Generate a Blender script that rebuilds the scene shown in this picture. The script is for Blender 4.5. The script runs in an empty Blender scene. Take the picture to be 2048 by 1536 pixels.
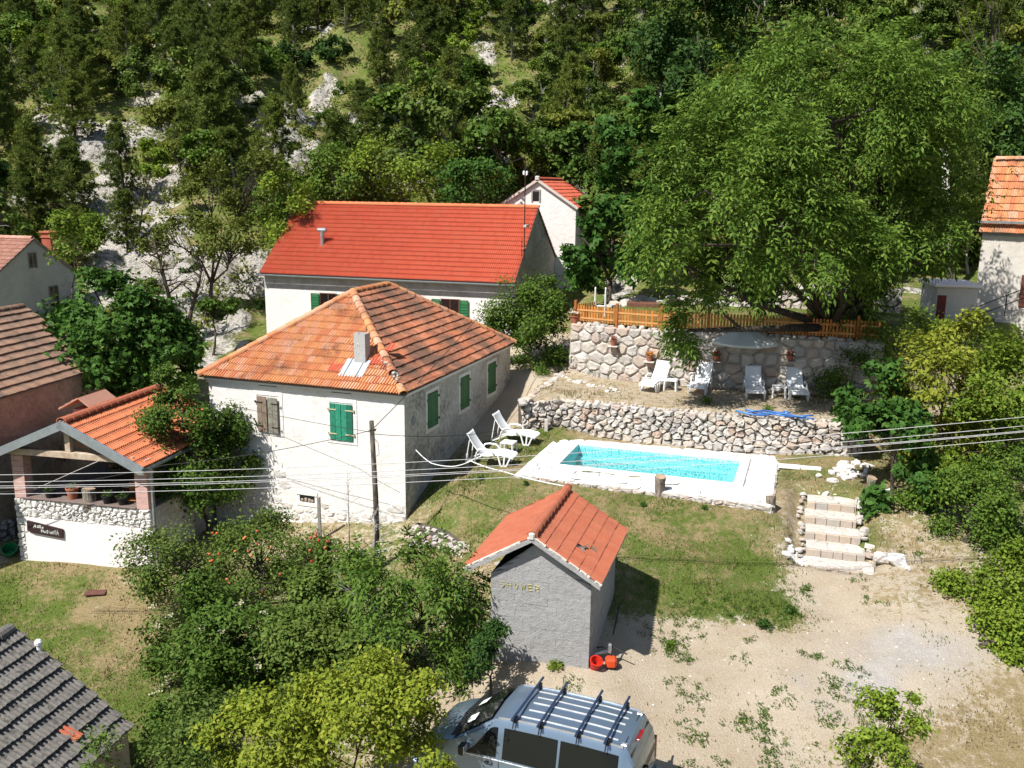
import bpy, math, random
import numpy as np
from mathutils import Matrix, Vector

# ---------------------------------------------------------------- camera, sky, sun, exposure
scene = bpy.context.scene
COL = scene.collection
FPX, PITCH, ROLL, CAMZ = 1850.0, math.radians(12.23), math.radians(0.65), 10.5

def _cam_rows():
    sp, cp = math.sin(PITCH), math.cos(PITCH)
    r0 = np.array([[1, 0, 0], [0, -sp, -cp], [0, cp, -sp]])
    c, s = math.cos(ROLL), math.sin(ROLL)
    return np.array([[c, -s, 0], [s, c, 0], [0, 0, 1]]) @ r0
CR = _cam_rows()                       # rows: right, down, forward
CAMP = np.array([0, 0, CAMZ])
cam = bpy.data.cameras.new('camera'); camo = bpy.data.objects.new('camera', cam); COL.objects.link(camo)
cam.sensor_width = 36; cam.lens = 36 * FPX / 2048; cam.clip_end = 2000; cam.clip_start = .5
camo.matrix_world = Matrix(((CR[0][0], -CR[1][0], -CR[2][0], 0), (CR[0][1], -CR[1][1], -CR[2][1], 0),
                            (CR[0][2], -CR[1][2], -CR[2][2], CAMZ), (0, 0, 0, 1)))
scene.camera = camo

SUN = Vector((-.57, -.50, 1.0)).normalized()          # towards the sun
sun_el = math.asin(SUN.z); sun_az = math.atan2(SUN.x, SUN.y)
world = bpy.data.worlds.new('World'); scene.world = world; world.use_nodes = True
wn = world.node_tree.nodes; bg = wn['Background']; sky = wn.new('ShaderNodeTexSky')
sky.sky_type = 'NISHITA'; sky.sun_disc = False; sky.sun_elevation = sun_el; sky.sun_rotation = sun_az
world.node_tree.links.new(sky.outputs[0], bg.inputs[0]); bg.inputs[1].default_value = .075
sl = bpy.data.lights.new('sun', 'SUN'); so = bpy.data.objects.new('sun', sl); COL.objects.link(so)
sl.energy = 5.0; sl.angle = math.radians(.5); sl.color = (1, .955, .89)
so.rotation_euler = (-SUN).to_track_quat('-Z', 'Y').to_euler()
vs = scene.view_settings; vs.view_transform = 'Standard'; vs.look = 'None'; vs.gamma = 1; vs.use_curve_mapping = False
vs.exposure = 0.62
scene.cycles.max_bounces = 6; scene.cycles.diffuse_bounces = 3; scene.cycles.transmission_bounces = 4
scene.cycles.transparent_max_bounces = 4; scene.cycles.use_denoising = True

# ---------------------------------------------------------------- survey helpers
def ray(px, py): return CR.T @ np.array([(px - 1024) / FPX, (py - 768) / FPX, 1.0])
def at(px, py, z):                     # ground point at height z seen at that spot of the photograph
    d = ray(px, py); return CAMP + d * ((z - CAMZ) / d[2])
def aty(px, py, y):                    # point at distance y
    d = ray(px, py); return CAMP + d * (y / d[1])
def pix(p):
    c = CR @ (np.asarray(p, float).T - CAMP[:, None] if np.ndim(p) > 1 else np.asarray(p, float) - CAMP)
    return np.array([1024 + FPX * c[0] / c[2], 768 + FPX * c[1] / c[2]])
R = math.radians
RNG = np.random.default_rng(7)
random.seed(5)

# ---------------------------------------------------------------- mesh builder
class MB:
    def __init__(self): self.v = []; self.f = []; self.mi = []; self.M = Matrix()
    def add(self, vs, fs, mi=0):
        b = len(self.v); M = self.M
        self.v += [tuple(M @ Vector(p)) for p in vs]; self.f += [tuple(b + i for i in f) for f in fs]; self.mi += [mi] * len(fs)
        return self
    def box(self, x0, y0, z0, x1, y1, z1, mi=0):
        return self.add([(x0, y0, z0), (x1, y0, z0), (x1, y1, z0), (x0, y1, z0), (x0, y0, z1), (x1, y0, z1), (x1, y1, z1), (x0, y1, z1)],
                        [(3, 2, 1, 0), (4, 5, 6, 7), (0, 1, 5, 4), (1, 2, 6, 5), (2, 3, 7, 6), (3, 0, 4, 7)], mi)
    def cbox(self, x0, y0, z0, x1, y1, z1, c=.01, mi=0):     # chamfered on all edges
        X, Y, Z = (x0, x1), (y0, y1), (z0, z1); vs = []; idx = {}
        for i in (0, 1):
            for j in (0, 1):
                for k in (0, 1):
                    sx, sy, sz = (c if i == 0 else -c), (c if j == 0 else -c), (c if k == 0 else -c)
                    for ax, p in (('x', (X[i], Y[j] + sy, Z[k] + sz)), ('y', (X[i] + sx, Y[j], Z[k] + sz)), ('z', (X[i] + sx, Y[j] + sy, Z[k]))):
                        idx[i, j, k, ax] = len(vs); vs.append(p)
        fs = []
        for i in (0, 1): fs.append([idx[i, j, k, 'x'] for j, k in ((0, 0), (1, 0), (1, 1), (0, 1))][::(1 if i else -1)])
        for j in (0, 1): fs.append([idx[i, j, k, 'y'] for i, k in ((0, 0), (0, 1), (1, 1), (1, 0))][::(1 if j else -1)])
        for k in (0, 1): fs.append([idx[i, j, k, 'z'] for i, j in ((0, 0), (1, 0), (1, 1), (0, 1))][::(1 if k else -1)])
        for i in (0, 1):
            for j in (0, 1):
                fs.append([idx[i, j, 0, 'x'], idx[i, j, 1, 'x'], idx[i, j, 1, 'y'], idx[i, j, 0, 'y']])
            for k in (0, 1):
                fs.append([idx[i, 0, k, 'x'], idx[i, 1, k, 'x'], idx[i, 1, k, 'z'], idx[i, 0, k, 'z']])
        for j in (0, 1):
            for k in (0, 1):
                fs.append([idx[0, j, k, 'y'], idx[1, j, k, 'y'], idx[1, j, k, 'z'], idx[0, j, k, 'z']])
        for i in (0, 1):
            for j in (0, 1):
                for k in (0, 1): fs.append([idx[i, j, k, a] for a in 'xyz'])
        return self.add(vs, fs, mi)
    def bar(self, a, b, w, h, up=(0, 0, 1), mi=0):            # rectangular bar from a to b
        a, b = Vector(a), Vector(b); d = (b - a); L = d.length; d = d / L; s = d.cross(Vector(up))
        s = s.normalized() if s.length > 1e-6 else Vector((1, 0, 0)); n = s.cross(d)
        q = [(-w / 2, -h / 2), (w / 2, -h / 2), (w / 2, h / 2), (-w / 2, h / 2)]
        vs = [a + s * x + n * y for x, y in q] + [b + s * x + n * y for x, y in q]
        return self.add(vs, [(3, 2, 1, 0), (4, 5, 6, 7), (0, 1, 5, 4), (1, 2, 6, 5), (2, 3, 7, 6), (3, 0, 4, 7)], mi)
    def tube(self, pts, rad, seg=8, cap=True, mi=0):
        pts = [Vector(p) for p in pts]; n = len(pts)
        if not hasattr(rad, '__len__'): rad = [rad] * n
        vs = []; s = None
        for i, p in enumerate(pts):
            d = (pts[min(i + 1, n - 1)] - pts[max(i - 1, 0)]).normalized()
            if s is None: s = d.cross(Vector((0, 0, 1)) if abs(d.z) < .9 else Vector((1, 0, 0))).normalized()
            else: s = (s - d * s.dot(d)).normalized()
            t = d.cross(s)
            for k in range(seg):
                a = 2 * math.pi * k / seg; vs.append(p + (s * math.cos(a) + t * math.sin(a)) * rad[i])
        fs = [(i * seg + k, i * seg + (k + 1) % seg, (i + 1) * seg + (k + 1) % seg, (i + 1) * seg + k) for i in range(n - 1) for k in range(seg)]
        if cap: fs += [tuple(range(seg - 1, -1, -1)), tuple((n - 1) * seg + k for k in range(seg))]
        return self.add(vs, fs, mi)
    def lathe(self, prof, seg=16, mi=0, closed=False):        # (radius, z) pairs
        vs = []; n = len(prof)
        for r, z in prof:
            for k in range(seg):
                a = 2 * math.pi * k / seg; vs.append((r * math.cos(a), r * math.sin(a), z))
        fs = [(i * seg + k, i * seg + (k + 1) % seg, (i + 1) * seg + (k + 1) % seg, (i + 1) * seg + k) for i in range(n - 1) for k in range(seg)]
        if closed: fs += [tuple(range(seg - 1, -1, -1)), tuple((n - 1) * seg + k for k in range(seg))]
        return self.add(vs, fs, mi)
    def prism(self, poly, z0, z1, mi=0):                      # xy polygon extruded
        n = len(poly)
        return self.add([(x, y, z0) for x, y in poly] + [(x, y, z1) for x, y in poly],
                        [tuple(range(n - 1, -1, -1)), tuple(range(n, 2 * n))] + [(i, (i + 1) % n, n + (i + 1) % n, n + i) for i in range(n)], mi)
    def slab(self, poly, thick, mi=0):                        # 3D planar polygon (ccw seen from outside) thickened inwards
        p = [Vector(q) for q in poly]; n = (p[1] - p[0]).cross(p[2] - p[0]).normalized(); k = len(p)
        return self.add(p + [q - n * thick for q in p], [tuple(range(k)), tuple(range(2 * k - 1, k - 1, -1))] + [((i + 1) % k, i, k + i, k + (i + 1) % k) for i in range(k)], mi)
    def mesh(self, name):
        me = bpy.data.meshes.new(name); me.from_pydata(self.v, [], self.f)
        if any(self.mi): me.polygons.foreach_set('material_index', self.mi)
        me.update(); return me

def obj(name, m, mat=None, parent=None, smooth=False, kind=None):
    me = m.mesh(name) if isinstance(m, MB) else m
    if mat is not None and not me.materials:
        for q in (mat if isinstance(mat, (list, tuple)) else [mat]): me.materials.append(q)
    if smooth:
        if smooth is True: me.polygons.foreach_set('use_smooth', [True] * len(me.polygons))
        else:
            try: me.set_sharp_from_angle(angle=math.radians(smooth))
            except Exception: pass
            me.polygons.foreach_set('use_smooth', [True] * len(me.polygons))
    o = bpy.data.objects.new(name, me); COL.objects.link(o)
    if parent is not None: o.parent = parent
    if kind: o['kind'] = kind
    return o
def tag(o, label, cat, group=None):
    o['label'] = label; o['category'] = cat
    if group: o['group'] = group
    return o
def thing(name, label, cat, loc=(0, 0, 0), yaw=0, group=None):
    o = bpy.data.objects.new(name, None); COL.objects.link(o); o.empty_display_size = .2
    o.location = tuple(loc); o.rotation_euler = (0, 0, yaw); tag(o, label, cat, group); return o
def struct(name, m, mat=None, **k):
    o = obj(name, m, mat, **k); o['kind'] = 'structure'; return o
KIDS = {}
def copy_tree(o, parent=None):
    c = o.copy(); COL.objects.link(c); c.parent = parent
    for ch in list(o.children): copy_tree(ch, c)
    return c
def dup(o, loc, yaw, label, group=None, scale=None):
    c = copy_tree(o); c.location = tuple(loc); c.rotation_euler = (0, 0, yaw); c['label'] = label
    if group: c['group'] = group
    if scale: c.scale = scale if hasattr(scale, '__len__') else (scale,) * 3
    return c
def yawmat(loc, yaw): return Matrix.Translation(Vector(loc)) @ Matrix.Rotation(yaw, 4, 'Z')

# ---------------------------------------------------------------- materials
class NT:
    def __init__(self, name):
        self.m = bpy.data.materials.new(name); self.m.use_nodes = True
        self.t = self.m.node_tree; self.n = self.t.nodes; self.b = self.n['Principled BSDF']; self.out = self.n['Material Output']
        self.pos = None
    def new(self, typ, **kw):
        x = self.n.new('ShaderNode' + typ)
        for k, v in kw.items(): setattr(x, k, v)
        return x
    def ln(self, a, b): self.t.links.new(a, b)
    def P(self):
        if self.pos is None: self.pos = self.new('NewGeometry').outputs['Position']
        return self.pos
    def noise(self, scale, detail=4, rough=.6, vec=None, dist=0):
        x = self.new('TexNoise'); x.inputs['Scale'].default_value = scale; x.inputs['Detail'].default_value = detail
        x.inputs['Roughness'].default_value = rough; x.inputs['Distortion'].default_value = dist; self.ln(vec or self.P(), x.inputs['Vector']); return x.outputs['Fac']
    def voro(self, scale, feature='F1', vec=None, out='Distance'):
        x = self.new('TexVoronoi', feature=feature); x.inputs['Scale'].default_value = scale; self.ln(vec or self.P(), x.inputs['Vector']); return x.outputs[out]
    def ramp(self, fac, stops):
        x = self.new('ValToRGB'); e = x.color_ramp.elements
        while len(e) < len(stops): e.new(.5)
        for q, (p, c) in zip(e, stops):
            q.position = p; q.color = (*(c if hasattr(c, '__len__') else (c, c, c)), 1)
        self.ln(fac, x.inputs[0]); return x.outputs[0]
    def mix(self, fac, a, b, mode='MIX'):
        x = self.new('MixRGB', blend_type=mode)
        for s, v in ((0, fac), (1, a), (2, b)):
            if hasattr(v, 'is_linked') or hasattr(v, 'links'): self.ln(v, x.inputs[s])
            elif hasattr(v, '__len__'): x.inputs[s].default_value = (*v, 1)
            else: x.inputs[s].default_value = v if s == 0 else (v, v, v, 1)
        return x.outputs[0]
    def math(self, op, a, b=0, clamp=False):
        x = self.new('Math', operation=op); x.use_clamp = clamp
        for s, v in ((0, a), (1, b)):
            if hasattr(v, 'links'): self.ln(v, x.inputs[s])
            else: x.inputs[s].default_value = v
        return x.outputs[0]
    def rnd(self):                       # one random per object and per loose piece
        a = self.new('ObjectInfo').outputs['Random']; b = self.new('NewGeometry').outputs['Random Per Island']
        return self.math('FRACT', self.math('ADD', a, b))
    def attr(self, name): x = self.new('Attribute'); x.attribute_name = name; return x.outputs['Fac']
    def bump(self, h, strength=.5, dist=.02):
        x = self.new('Bump'); x.inputs['Strength'].default_value = strength; x.inputs['Distance'].default_value = dist
        self.ln(h, x.inputs['Height']); self.ln(x.outputs[0], self.b.inputs['Normal']); return x
    def fin(self, col=None, rough=.85, spec=.3, metal=0):
        b = self.b
        if col is not None:
            if hasattr(col, 'links'): self.ln(col, b.inputs['Base Color'])
            else: b.inputs['Base Color'].default_value = (*col, 1)
        if hasattr(rough, 'links'): self.ln(rough, b.inputs['Roughness'])
        else: b.inputs['Roughness'].default_value = rough
        b.inputs['Specular IOR Level'].default_value = spec; b.inputs['Metallic'].default_value = metal
        return self.m
def plain(name, c1, c2=None, scale=6, rough=.8, bump=.3, bscale=40, spec=.3, metal=0, var=0):
    t = NT(name); c2 = c2 or tuple(x * .75 for x in c1)
    col = t.mix(t.ramp(t.noise(scale, 5), [(.35, 0), (.65, 1)]), c1, c2)
    if var: col = t.mix(1, col, t.ramp(t.rnd(), [(0, 1 - var), (1, 1 + var)]), 'MULTIPLY')
    if bump: t.bump(t.noise(bscale, 4), bump, .01)
    return t.fin(col, rough, spec, metal)
def stone_mat(name, stops, lich=.25, scale=3):
    t = NT(name); col = t.ramp(t.rnd(), stops)
    col = t.mix(t.ramp(t.noise(9, 6), [(.4, 0), (.7, .55)]), col, (.30, .28, .26), 'MIX')
    col = t.mix(t.ramp(t.noise(26, 5), [(.55, 0), (.72, lich)]), col, (.07, .07, .06))
    t.bump(t.noise(22, 6, .7), .6, .03); return t.fin(col, .92, .2)
def tile_mat(name, stops, stain=0, staincol=(.07, .05, .04), scale=.7, lo=.5, hi=.72, rough=.82):
    t = NT(name); col = t.ramp(t.rnd(), stops)
    col = t.mix(t.ramp(t.noise(14, 4), [(.3, .0), (.75, .35)]), col, tuple(x * .55 for x in stops[0][1]))
    if stain:
        n = t.math('ADD', t.math('MULTIPLY', t.noise(scale, 4), .7), t.math('MULTIPLY', t.noise(8, 5, .7), .35))
        col = t.mix(t.ramp(n, [(lo, 0), (hi, stain)]), col, staincol)
    t.bump(t.noise(60, 3), .25, .004); return t.fin(col, rough, .25)
# ---------------------------------------------------------------- terrain
def _hash(ix, iy, s):
    h = (ix.astype(np.int64) * 374761393 + iy.astype(np.int64) * 668265263 + s * 1442695041) & 0xffffffff
    h = ((h ^ (h >> 13)) * 1274126177) & 0xffffffff
    return ((h ^ (h >> 16)) & 0xffff) / 65535.0
def vnoise(x, y, s=0):
    ix, iy = np.floor(x), np.floor(y); fx, fy = x - ix, y - iy; fx = fx * fx * (3 - 2 * fx); fy = fy * fy * (3 - 2 * fy)
    a, b, c, d = _hash(ix, iy, s), _hash(ix + 1, iy, s), _hash(ix, iy + 1, s), _hash(ix + 1, iy + 1, s)
    return (a + (b - a) * fx) * (1 - fy) + (c + (d - c) * fx) * fy - .5
def fbm(x, y, s=0, o=4):
    r = 0; k = 1
    for i in range(o): r = r + k * vnoise(x * 2 ** i, y * 2 ** i, s + i); k *= .5
    return r
# px, py, z, grass, dry, chalk
_CP = [
    (1177, 1345, 0, .1, .3, 0), (1300, 1290, .02, .12, .3, 0), (1400, 1270, .08, .2, .3, 0), (1500, 1300, -.05, .05, .2, 0), (1700, 1300, 0, .05, .2, .5),
    (1820, 1300, .05, .05, .2, 1), (1900, 1290, .08, .2, .3, .7), (1650, 1180, .22, .02, .2, 0), (1640, 1215, .15, .02, .2, 0), (1790, 1190, .4, .45, .8, 0),
    (1350, 1500, -.6, .22, .2, 0), (1500, 1450, -.5, .16, .3, 0), (1600, 1500, -.65, .3, .3, 0), (1600, 1390, -.25, .1, .2, .5), (1750, 1370, -.15, .05, .2, 1), (1850, 1370, -.1, .1, .3, .6),
    (1850, 1500, -.6, .62, 1.3, 0), (1980, 1480, -.5, .7, 1.3, 0), (2040, 1400, -.25, .6, 1.2, 0), (1900, 1420, -.3, .5, 1.2, 0), (2040, 1250, .3, .5, .6, 0), (1400, 1400, -.3, .14, .3, 0),
    (1150, 1400, -.25, .1, .3, 0), (1050, 1330, -.02, .15, .4, 0), (900, 1400, -.6, .3, .4, 0), (900, 1530, -.9, .3, .4, 0), (1330, 1350, -.15, .1, .3, 0),
    (1230, 1175, .6, .75, .4, 0), (1310, 1190, .35, .8, .4, 0), (1400, 1200, .32, .9, .3, 0), (1550, 1210, .25, .9, .2, 0), (1400, 1080, .85, .85, .5, 0), (1300, 1040, 1.1, .85, .5, 0),
    (1290, 992, 1.32, .8, .5, 0), (1420, 1010, 1.3, .85, .5, 0), (1530, 1028, 1.25, .75, .6, 0), (1570, 1100, .75, .5, .7, 0), (1590, 1040, 1.05, .4, .8, 0), (1500, 1120, .6, .95, .2, 0),
    (1580, 1000, 1.35, .5, .6, 0), (1590, 930, 1.48, .7, .5, 0), (1650, 930, 1.48, .7, .6, 0), (1720, 1000, 1.35, .7, .5, 0), (1725, 1060, 1.0, .8, .3, 0), (1780, 1060, 1.0, .5, .8, 0),
    (1790, 1120, .72, .35, .9, 0), (1860, 1150, .6, .5, .8, 0), (1860, 1030, 1.3, .5, .5, 0), (1950, 1100, .9, .5, .5, 0), (2040, 1000, 1.6, .6, .4, 0), (2000, 850, 2.2, .7, .4, 0), (1880, 900, 1.8, .6, .4, 0),
    (1050, 958, 1.38, .7, .5, 0), (1150, 975, 1.35, .75, .5, 0), (1000, 935, 1.46, .75, .5, 0), (1090, 880, 1.5, .85, .3, 0), (1200, 872, 1.5, .55, .8, 0), (1400, 892, 1.5, .5, .9, 0), (1540, 905, 1.5, .6, .7, 0),
    (930, 985, 1.15, .75, .5, 0), (900, 1010, .85, .7, .6, 0), (860, 1038, .5, .8, .3, 0), (960, 1060, .75, .8, .4, 0), (1000, 1010, 1.05, .8, .4, 0), (950, 1095, .5, .8, .5, 0), (1020, 1040, .9, .8, .5, 0),
    (900, 1135, -.25, .6, .6, 0), (830, 1075, -.2, .4, .5, 0), (950, 1160, -.15, .5, .7, 0), (960, 1230, -.1, .6, .6, 0), (980, 1290, -.05, .3, .5, 0), (700, 1080, -.5, .5, .5, 0), (600, 1075, -.7, .5, .5, 0), (450, 1045, -1, .5, .4, 0),
    (290, 1138, -1.35, .6, .9, 0), (160, 1135, -1.45, .7, .8, 0), (45, 1130, -1.55, .85, .3, 0), (0, 1120, -1.5, .4, .5, .6), (0, 1180, -1.75, 1, 0, 0), (100, 1180, -1.7, .9, .6, 0), (220, 1220, -1.8, .7, 1, 0),
    (60, 1240, -1.95, 1, .15, 0), (150, 1290, -2.15, .95, .3, 0), (260, 1300, -2.05, .8, .7, 0), (250, 1400, -2.3, 1, .25, 0), (100, 1400, -2.5, .8, .3, 0), (0, 1500, -2.9, .6, .3, 0), (300, 1500, -2.5, .8, .3, 0),
    (450, 1250, -1.6, .6, .4, 0), (600, 1200, -1.1, .6, .4, 0), (600, 1400, -1.5, .6, .4, 0), (800, 1250, -.7, .6, .4, 0), (600, 1530, -1.7, .6, .4, 0),
    (1040, 870, 1.6, .7, .3, 0), (990, 850, 1.75, .1, .3, .3), (1020, 800, 2.2, .1, .3, .3), (1035, 765, 2.65, .1, .3, .3), (1060, 740, 2.95, .2, .3, .3)]
_cw = np.array([[*at(a, b, z)[:2], z, g, d, c] for a, b, z, g, d, c in _CP])
_extra = [(-13.5, 31, -.9), (-12, 36, .6), (-9, 39.5, 2.0), (-14, 41, 2.0), (-18, 36, 0), (-24, 34, -.4), (-22, 44, 2.2), (-7, 41, 2.8), (0, 40.3, 3.0), (2.2, 42, 3.9), (-15, 46, 3.0), (-9, 47, 3.4), (-3, 50, 4.2), (4, 46, 4.6),
          (-30, 30, -1.5), (-30, 40, 1), (-40, 25, -2.5), (-20, 20, -2.8), (-40, 12, -3.5), (-15, 12, -3.2), (0, 11, -1.3), (15, 11, -.9), (40, 12, -.5), (24, 18, .1), (40, 25, 1.5), (20, 28, 1.9), (20, 33, 3.2), (17, 36, 3.8), (26, 38, 4.2), (40, 40, 5.0),
          (0, -30, -3), (60, -30, -2), (-60, -30, -5), (12, 44, 5.3), (20, 46, 5.5), (30, 50, 6.2), (50, 50, 7)]
_hill = []
for x in (-110, -75, -50, -30, -12, 6, 24, 45, 75, 110):
    right = min(1, max(0, (x - 2) / 18)); left = min(1, max(0, (-x - 20) / 25))
    for y, c, r_, l_ in ((57, 7.6, 8.6, 5.6), (70, 14, 14.5, 11), (90, 23.5, 24, 19.5), (120, 38, 38, 33), (165, 58, 58, 54), (230, 78, 78, 78), (330, 92, 92, 92)):
        z = c + (r_ - c) * right + (l_ - c) * left; _hill.append((x, y, z))
_zp = np.array([(p[0], p[1], p[2]) for p in _cw] + _extra + _hill)
def _rbf_fit(P, v, sm=.02):
    n = len(P); D = np.linalg.norm(P[:, None] - P[None], axis=2); A = np.zeros((n + 3, n + 3)); A[:n, :n] = D - np.eye(n) * sm
    A[:n, n] = 1; A[:n, n + 1:] = P; A[n, :n] = 1; A[n + 1:, :n] = P.T
    return np.linalg.solve(A, np.concatenate([v, [0, 0, 0]]))
_zw = _rbf_fit(_zp[:, :2], _zp[:, 2])
def base_h(x, y):
    x = np.atleast_1d(np.asarray(x, float)); y = np.atleast_1d(np.asarray(y, float)); out = np.empty(len(x)); n = len(_zp)
    for i in range(0, len(x), 20000):
        q = np.stack([x[i:i + 20000], y[i:i + 20000]], 1); D = np.linalg.norm(q[:, None] - _zp[None, :, :2], axis=2)
        out[i:i + 20000] = D @ _zw[:n] + _zw[n] + q @ _zw[n + 1:]
    return out
def idw(x, y, col):
    out = np.zeros(len(x)); W = np.zeros(len(x))
    for p in _cw:
        w = 1 / (((x - p[0]) ** 2 + (y - p[1]) ** 2) ** 1.6 + .05); out += w * p[col]; W += w
    return out / W
def inpoly(x, y, poly):
    c = np.zeros(len(x), bool); n = len(poly)
    for i in range(n):
        (x0, y0), (x1, y1) = poly[i], poly[(i + 1) % n]
        if y0 == y1: continue
        c ^= ((y0 > y) != (y1 > y)) & (x < (x1 - x0) * (y - y0) / (y1 - y0) + x0)
    return c
POOLZ, TER1, TER2 = 1.5, 2.8, 4.95
LOW = [at(a, b, POOLZ)[:2] for a, b in ((1043, 868), (1120, 864), (1210, 874), (1300, 887), (1420, 898), (1540, 908), (1640, 915), (1722, 920))]
UPW = [at(a, b, TER1)[:2] for a, b in ((1137, 747), (1220, 757), (1300, 765), (1480, 777), (1640, 790), (1760, 797))]
def off(line, d):
    line = [np.array(p) for p in line]; out = []
    for i, p in enumerate(line):
        t = line[min(i + 1, len(line) - 1)] - line[max(i - 1, 0)]; t /= np.linalg.norm(t); out.append(p + np.array([-t[1], t[0]]) * d)
    return out
_l2 = off(LOW, .28); _u2 = off(UPW, .30); _u0 = off(UPW, -.1)
_side = [at(a, b, TER1)[:2] for a, b in ((1085, 755), (1062, 790))]
T1 = [tuple(p) for p in _l2] + [(17, 32), (18, 36)] + [tuple(p) for p in _u0[::-1]] + [tuple(at(1120, 742, TER1)[:2]), tuple(_side[0]), tuple(_side[1])]
T2 = [tuple(p) for p in _u2] + [(19, 35.8), (24, 42), (14, 44.5), (4.0, 43.0), (2.75, 39)]
def ground_h(x, y):
    x = np.atleast_1d(np.asarray(x, float)); y = np.atleast_1d(np.asarray(y, float))
    z = base_h(x, y); m1 = inpoly(x, y, T1); m2 = inpoly(x, y, T2)
    z = np.where(m1, TER1 + .06 * fbm(x * .7, y * .7, 3), z); z = np.where(m2, TER2 + .08 * fbm(x * .6, y * .6, 5), z)
    free = ~(m1 | m2)
    far = np.clip((y - 46) / 14, 0, 1)
    z = z + free * (fbm(x * .5, y * .5, 11) * .12 * (1 - far) + far * fbm(x * .09, y * .09, 21, 5) * 4.0)
    return z
_so = at(1604, 1146, .2)[:2]; _su = np.array([math.cos(R(-16.5)), math.sin(R(-16.5))]); _sv = np.array([-_su[1], _su[0]])
_gh0 = ground_h
def ground_h(x, y):
    z = _gh0(x, y); x = np.atleast_1d(np.asarray(x, float)); y = np.atleast_1d(np.asarray(y, float))
    a = (x - _so[0]) * _su[0] + (y - _so[1]) * _su[1]; b = (x - _so[0]) * _sv[0] + (y - _so[1]) * _sv[1]
    lim = .22 + .256 * np.clip(b, 0, 3.95); w = np.clip((.75 - np.abs(a - .78)) / .3, 0, 1) * np.clip((b + .1) / .2, 0, 1) * np.clip((4.0 - b) / .3, 0, 1)
    w2 = np.clip((1.25 - np.abs(a - .78)) / .25, 0, 1) * np.clip((b + .3) / .3, 0, 1) * np.clip((4.2 - b) / .3, 0, 1)
    z = np.where(w2 > 0, z * (1 - w2) + w2 * (lim + .02), z); return z - w * .30
def gz(x, y): return float(ground_h([x], [y])[0])

_ROCK = [(195, 285, 130, 50), (250, 420, 95, 120), (560, 235, 80, 62), (575, 310, 70, 45), (300, 545, 230, 100), (460, 590, 110, 80), (330, 450, 120, 45), (700, 268, 70, 40), (985, 195, 60, 70), (1000, 315, 38, 30), (110, 280, 60, 40), (640, 200, 40, 60), (20, 395, 60, 40), (1130, 15, 40, 30)]
def build_ground():
    xs = np.concatenate([np.linspace(-130, -42, 40)[:-1], np.linspace(-42, -17, 46)[:-1], np.arange(-17, 17, .17), np.linspace(17, 45, 62), np.linspace(45, 130, 40)[1:]])
    ys = np.concatenate([np.linspace(-30, 11, 12)[:-1], np.arange(11, 40.5, .17), np.linspace(40.5, 125, 190), np.linspace(125, 330, 40)[1:]])
    X, Y = np.meshgrid(xs, ys); x = X.ravel(); y = Y.ravel(); z = ground_h(x, y)
    p = pix(np.stack([x, y, z], 1)); rk = np.zeros(len(x))
    for cx, cy, rx, ry in _ROCK: rk = np.maximum(rk, 1.3 - np.hypot((p[0] - cx) / rx, (p[1] - cy) / ry))
    rk = np.where((y > 41.5) & (y < 130), np.clip(rk * 1.5 - .2 + fbm(x * .35, y * .35, 31, 4) * 1.9, 0, 1), 0)
    # ledges and broken rock where the hill is bare
    st = .95; led = z / st; fr = led - np.floor(led); led = (np.floor(led) + np.clip((fr - .72) / .28, 0, 1)) * st
    n2 = fbm(x * .55, y * .55, 41, 5)
    n3 = 1 - 2 * np.abs(fbm(x * .8 + 5, y * .8, 51, 4)); z = z + rk * (.85 * (led - z) + n2 * 1.1 + n3 * .7)
    # pool shell keeps clear of the earth
    ins = inpoly(x, y, POOL_HOLE); z = np.where(ins, POOLZ - 1.9, z)
    g = idw(x, y, 3); d = idw(x, y, 4); c = idw(x, y, 5)
    far = y > 42; m1 = inpoly(x, y, T1); m2 = inpoly(x, y, T2)
    g = np.where(far, .82, g); d = np.where(far, .38, d); c = np.where(far, 0, c)
    g = np.where(m1, .42, g); d = np.where(m1, .85, d); c = np.where(m1, 0, c); g = np.where(m2, .9, g); d = np.where(m2, .3, d); c = np.where(m2, 0, c)
    me = bpy.data.meshes.new('ground'); nx, ny = len(xs), len(ys); n = nx * ny
    i = (np.arange(ny - 1)[:, None] * nx + np.arange(nx - 1)[None]).ravel(); F = np.stack([i, i + 1, i + nx + 1, i + nx], 1)
    me.vertices.add(n); me.vertices.foreach_set('co', np.stack([x, y, z], 1).ravel()); me.loops.add(len(F) * 4); me.loops.foreach_set('vertex_index', F.ravel().astype(np.int32))
    me.polygons.add(len(F)); me.polygons.foreach_set('loop_start', np.arange(len(F), dtype=np.int32) * 4); me.polygons.foreach_set('loop_total', np.full(len(F), 4, np.int32))
    me.polygons.foreach_set('use_smooth', np.ones(len(F), bool)); me.update(calc_edges=True)
    for nm, a in (('grass', g), ('dry', d), ('chalk', c), ('rock', rk)):
        me.attributes.new(nm, 'FLOAT', 'POINT').data.foreach_set('value', a.astype(np.float32))
    struct('ground', me, ground_material())
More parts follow.
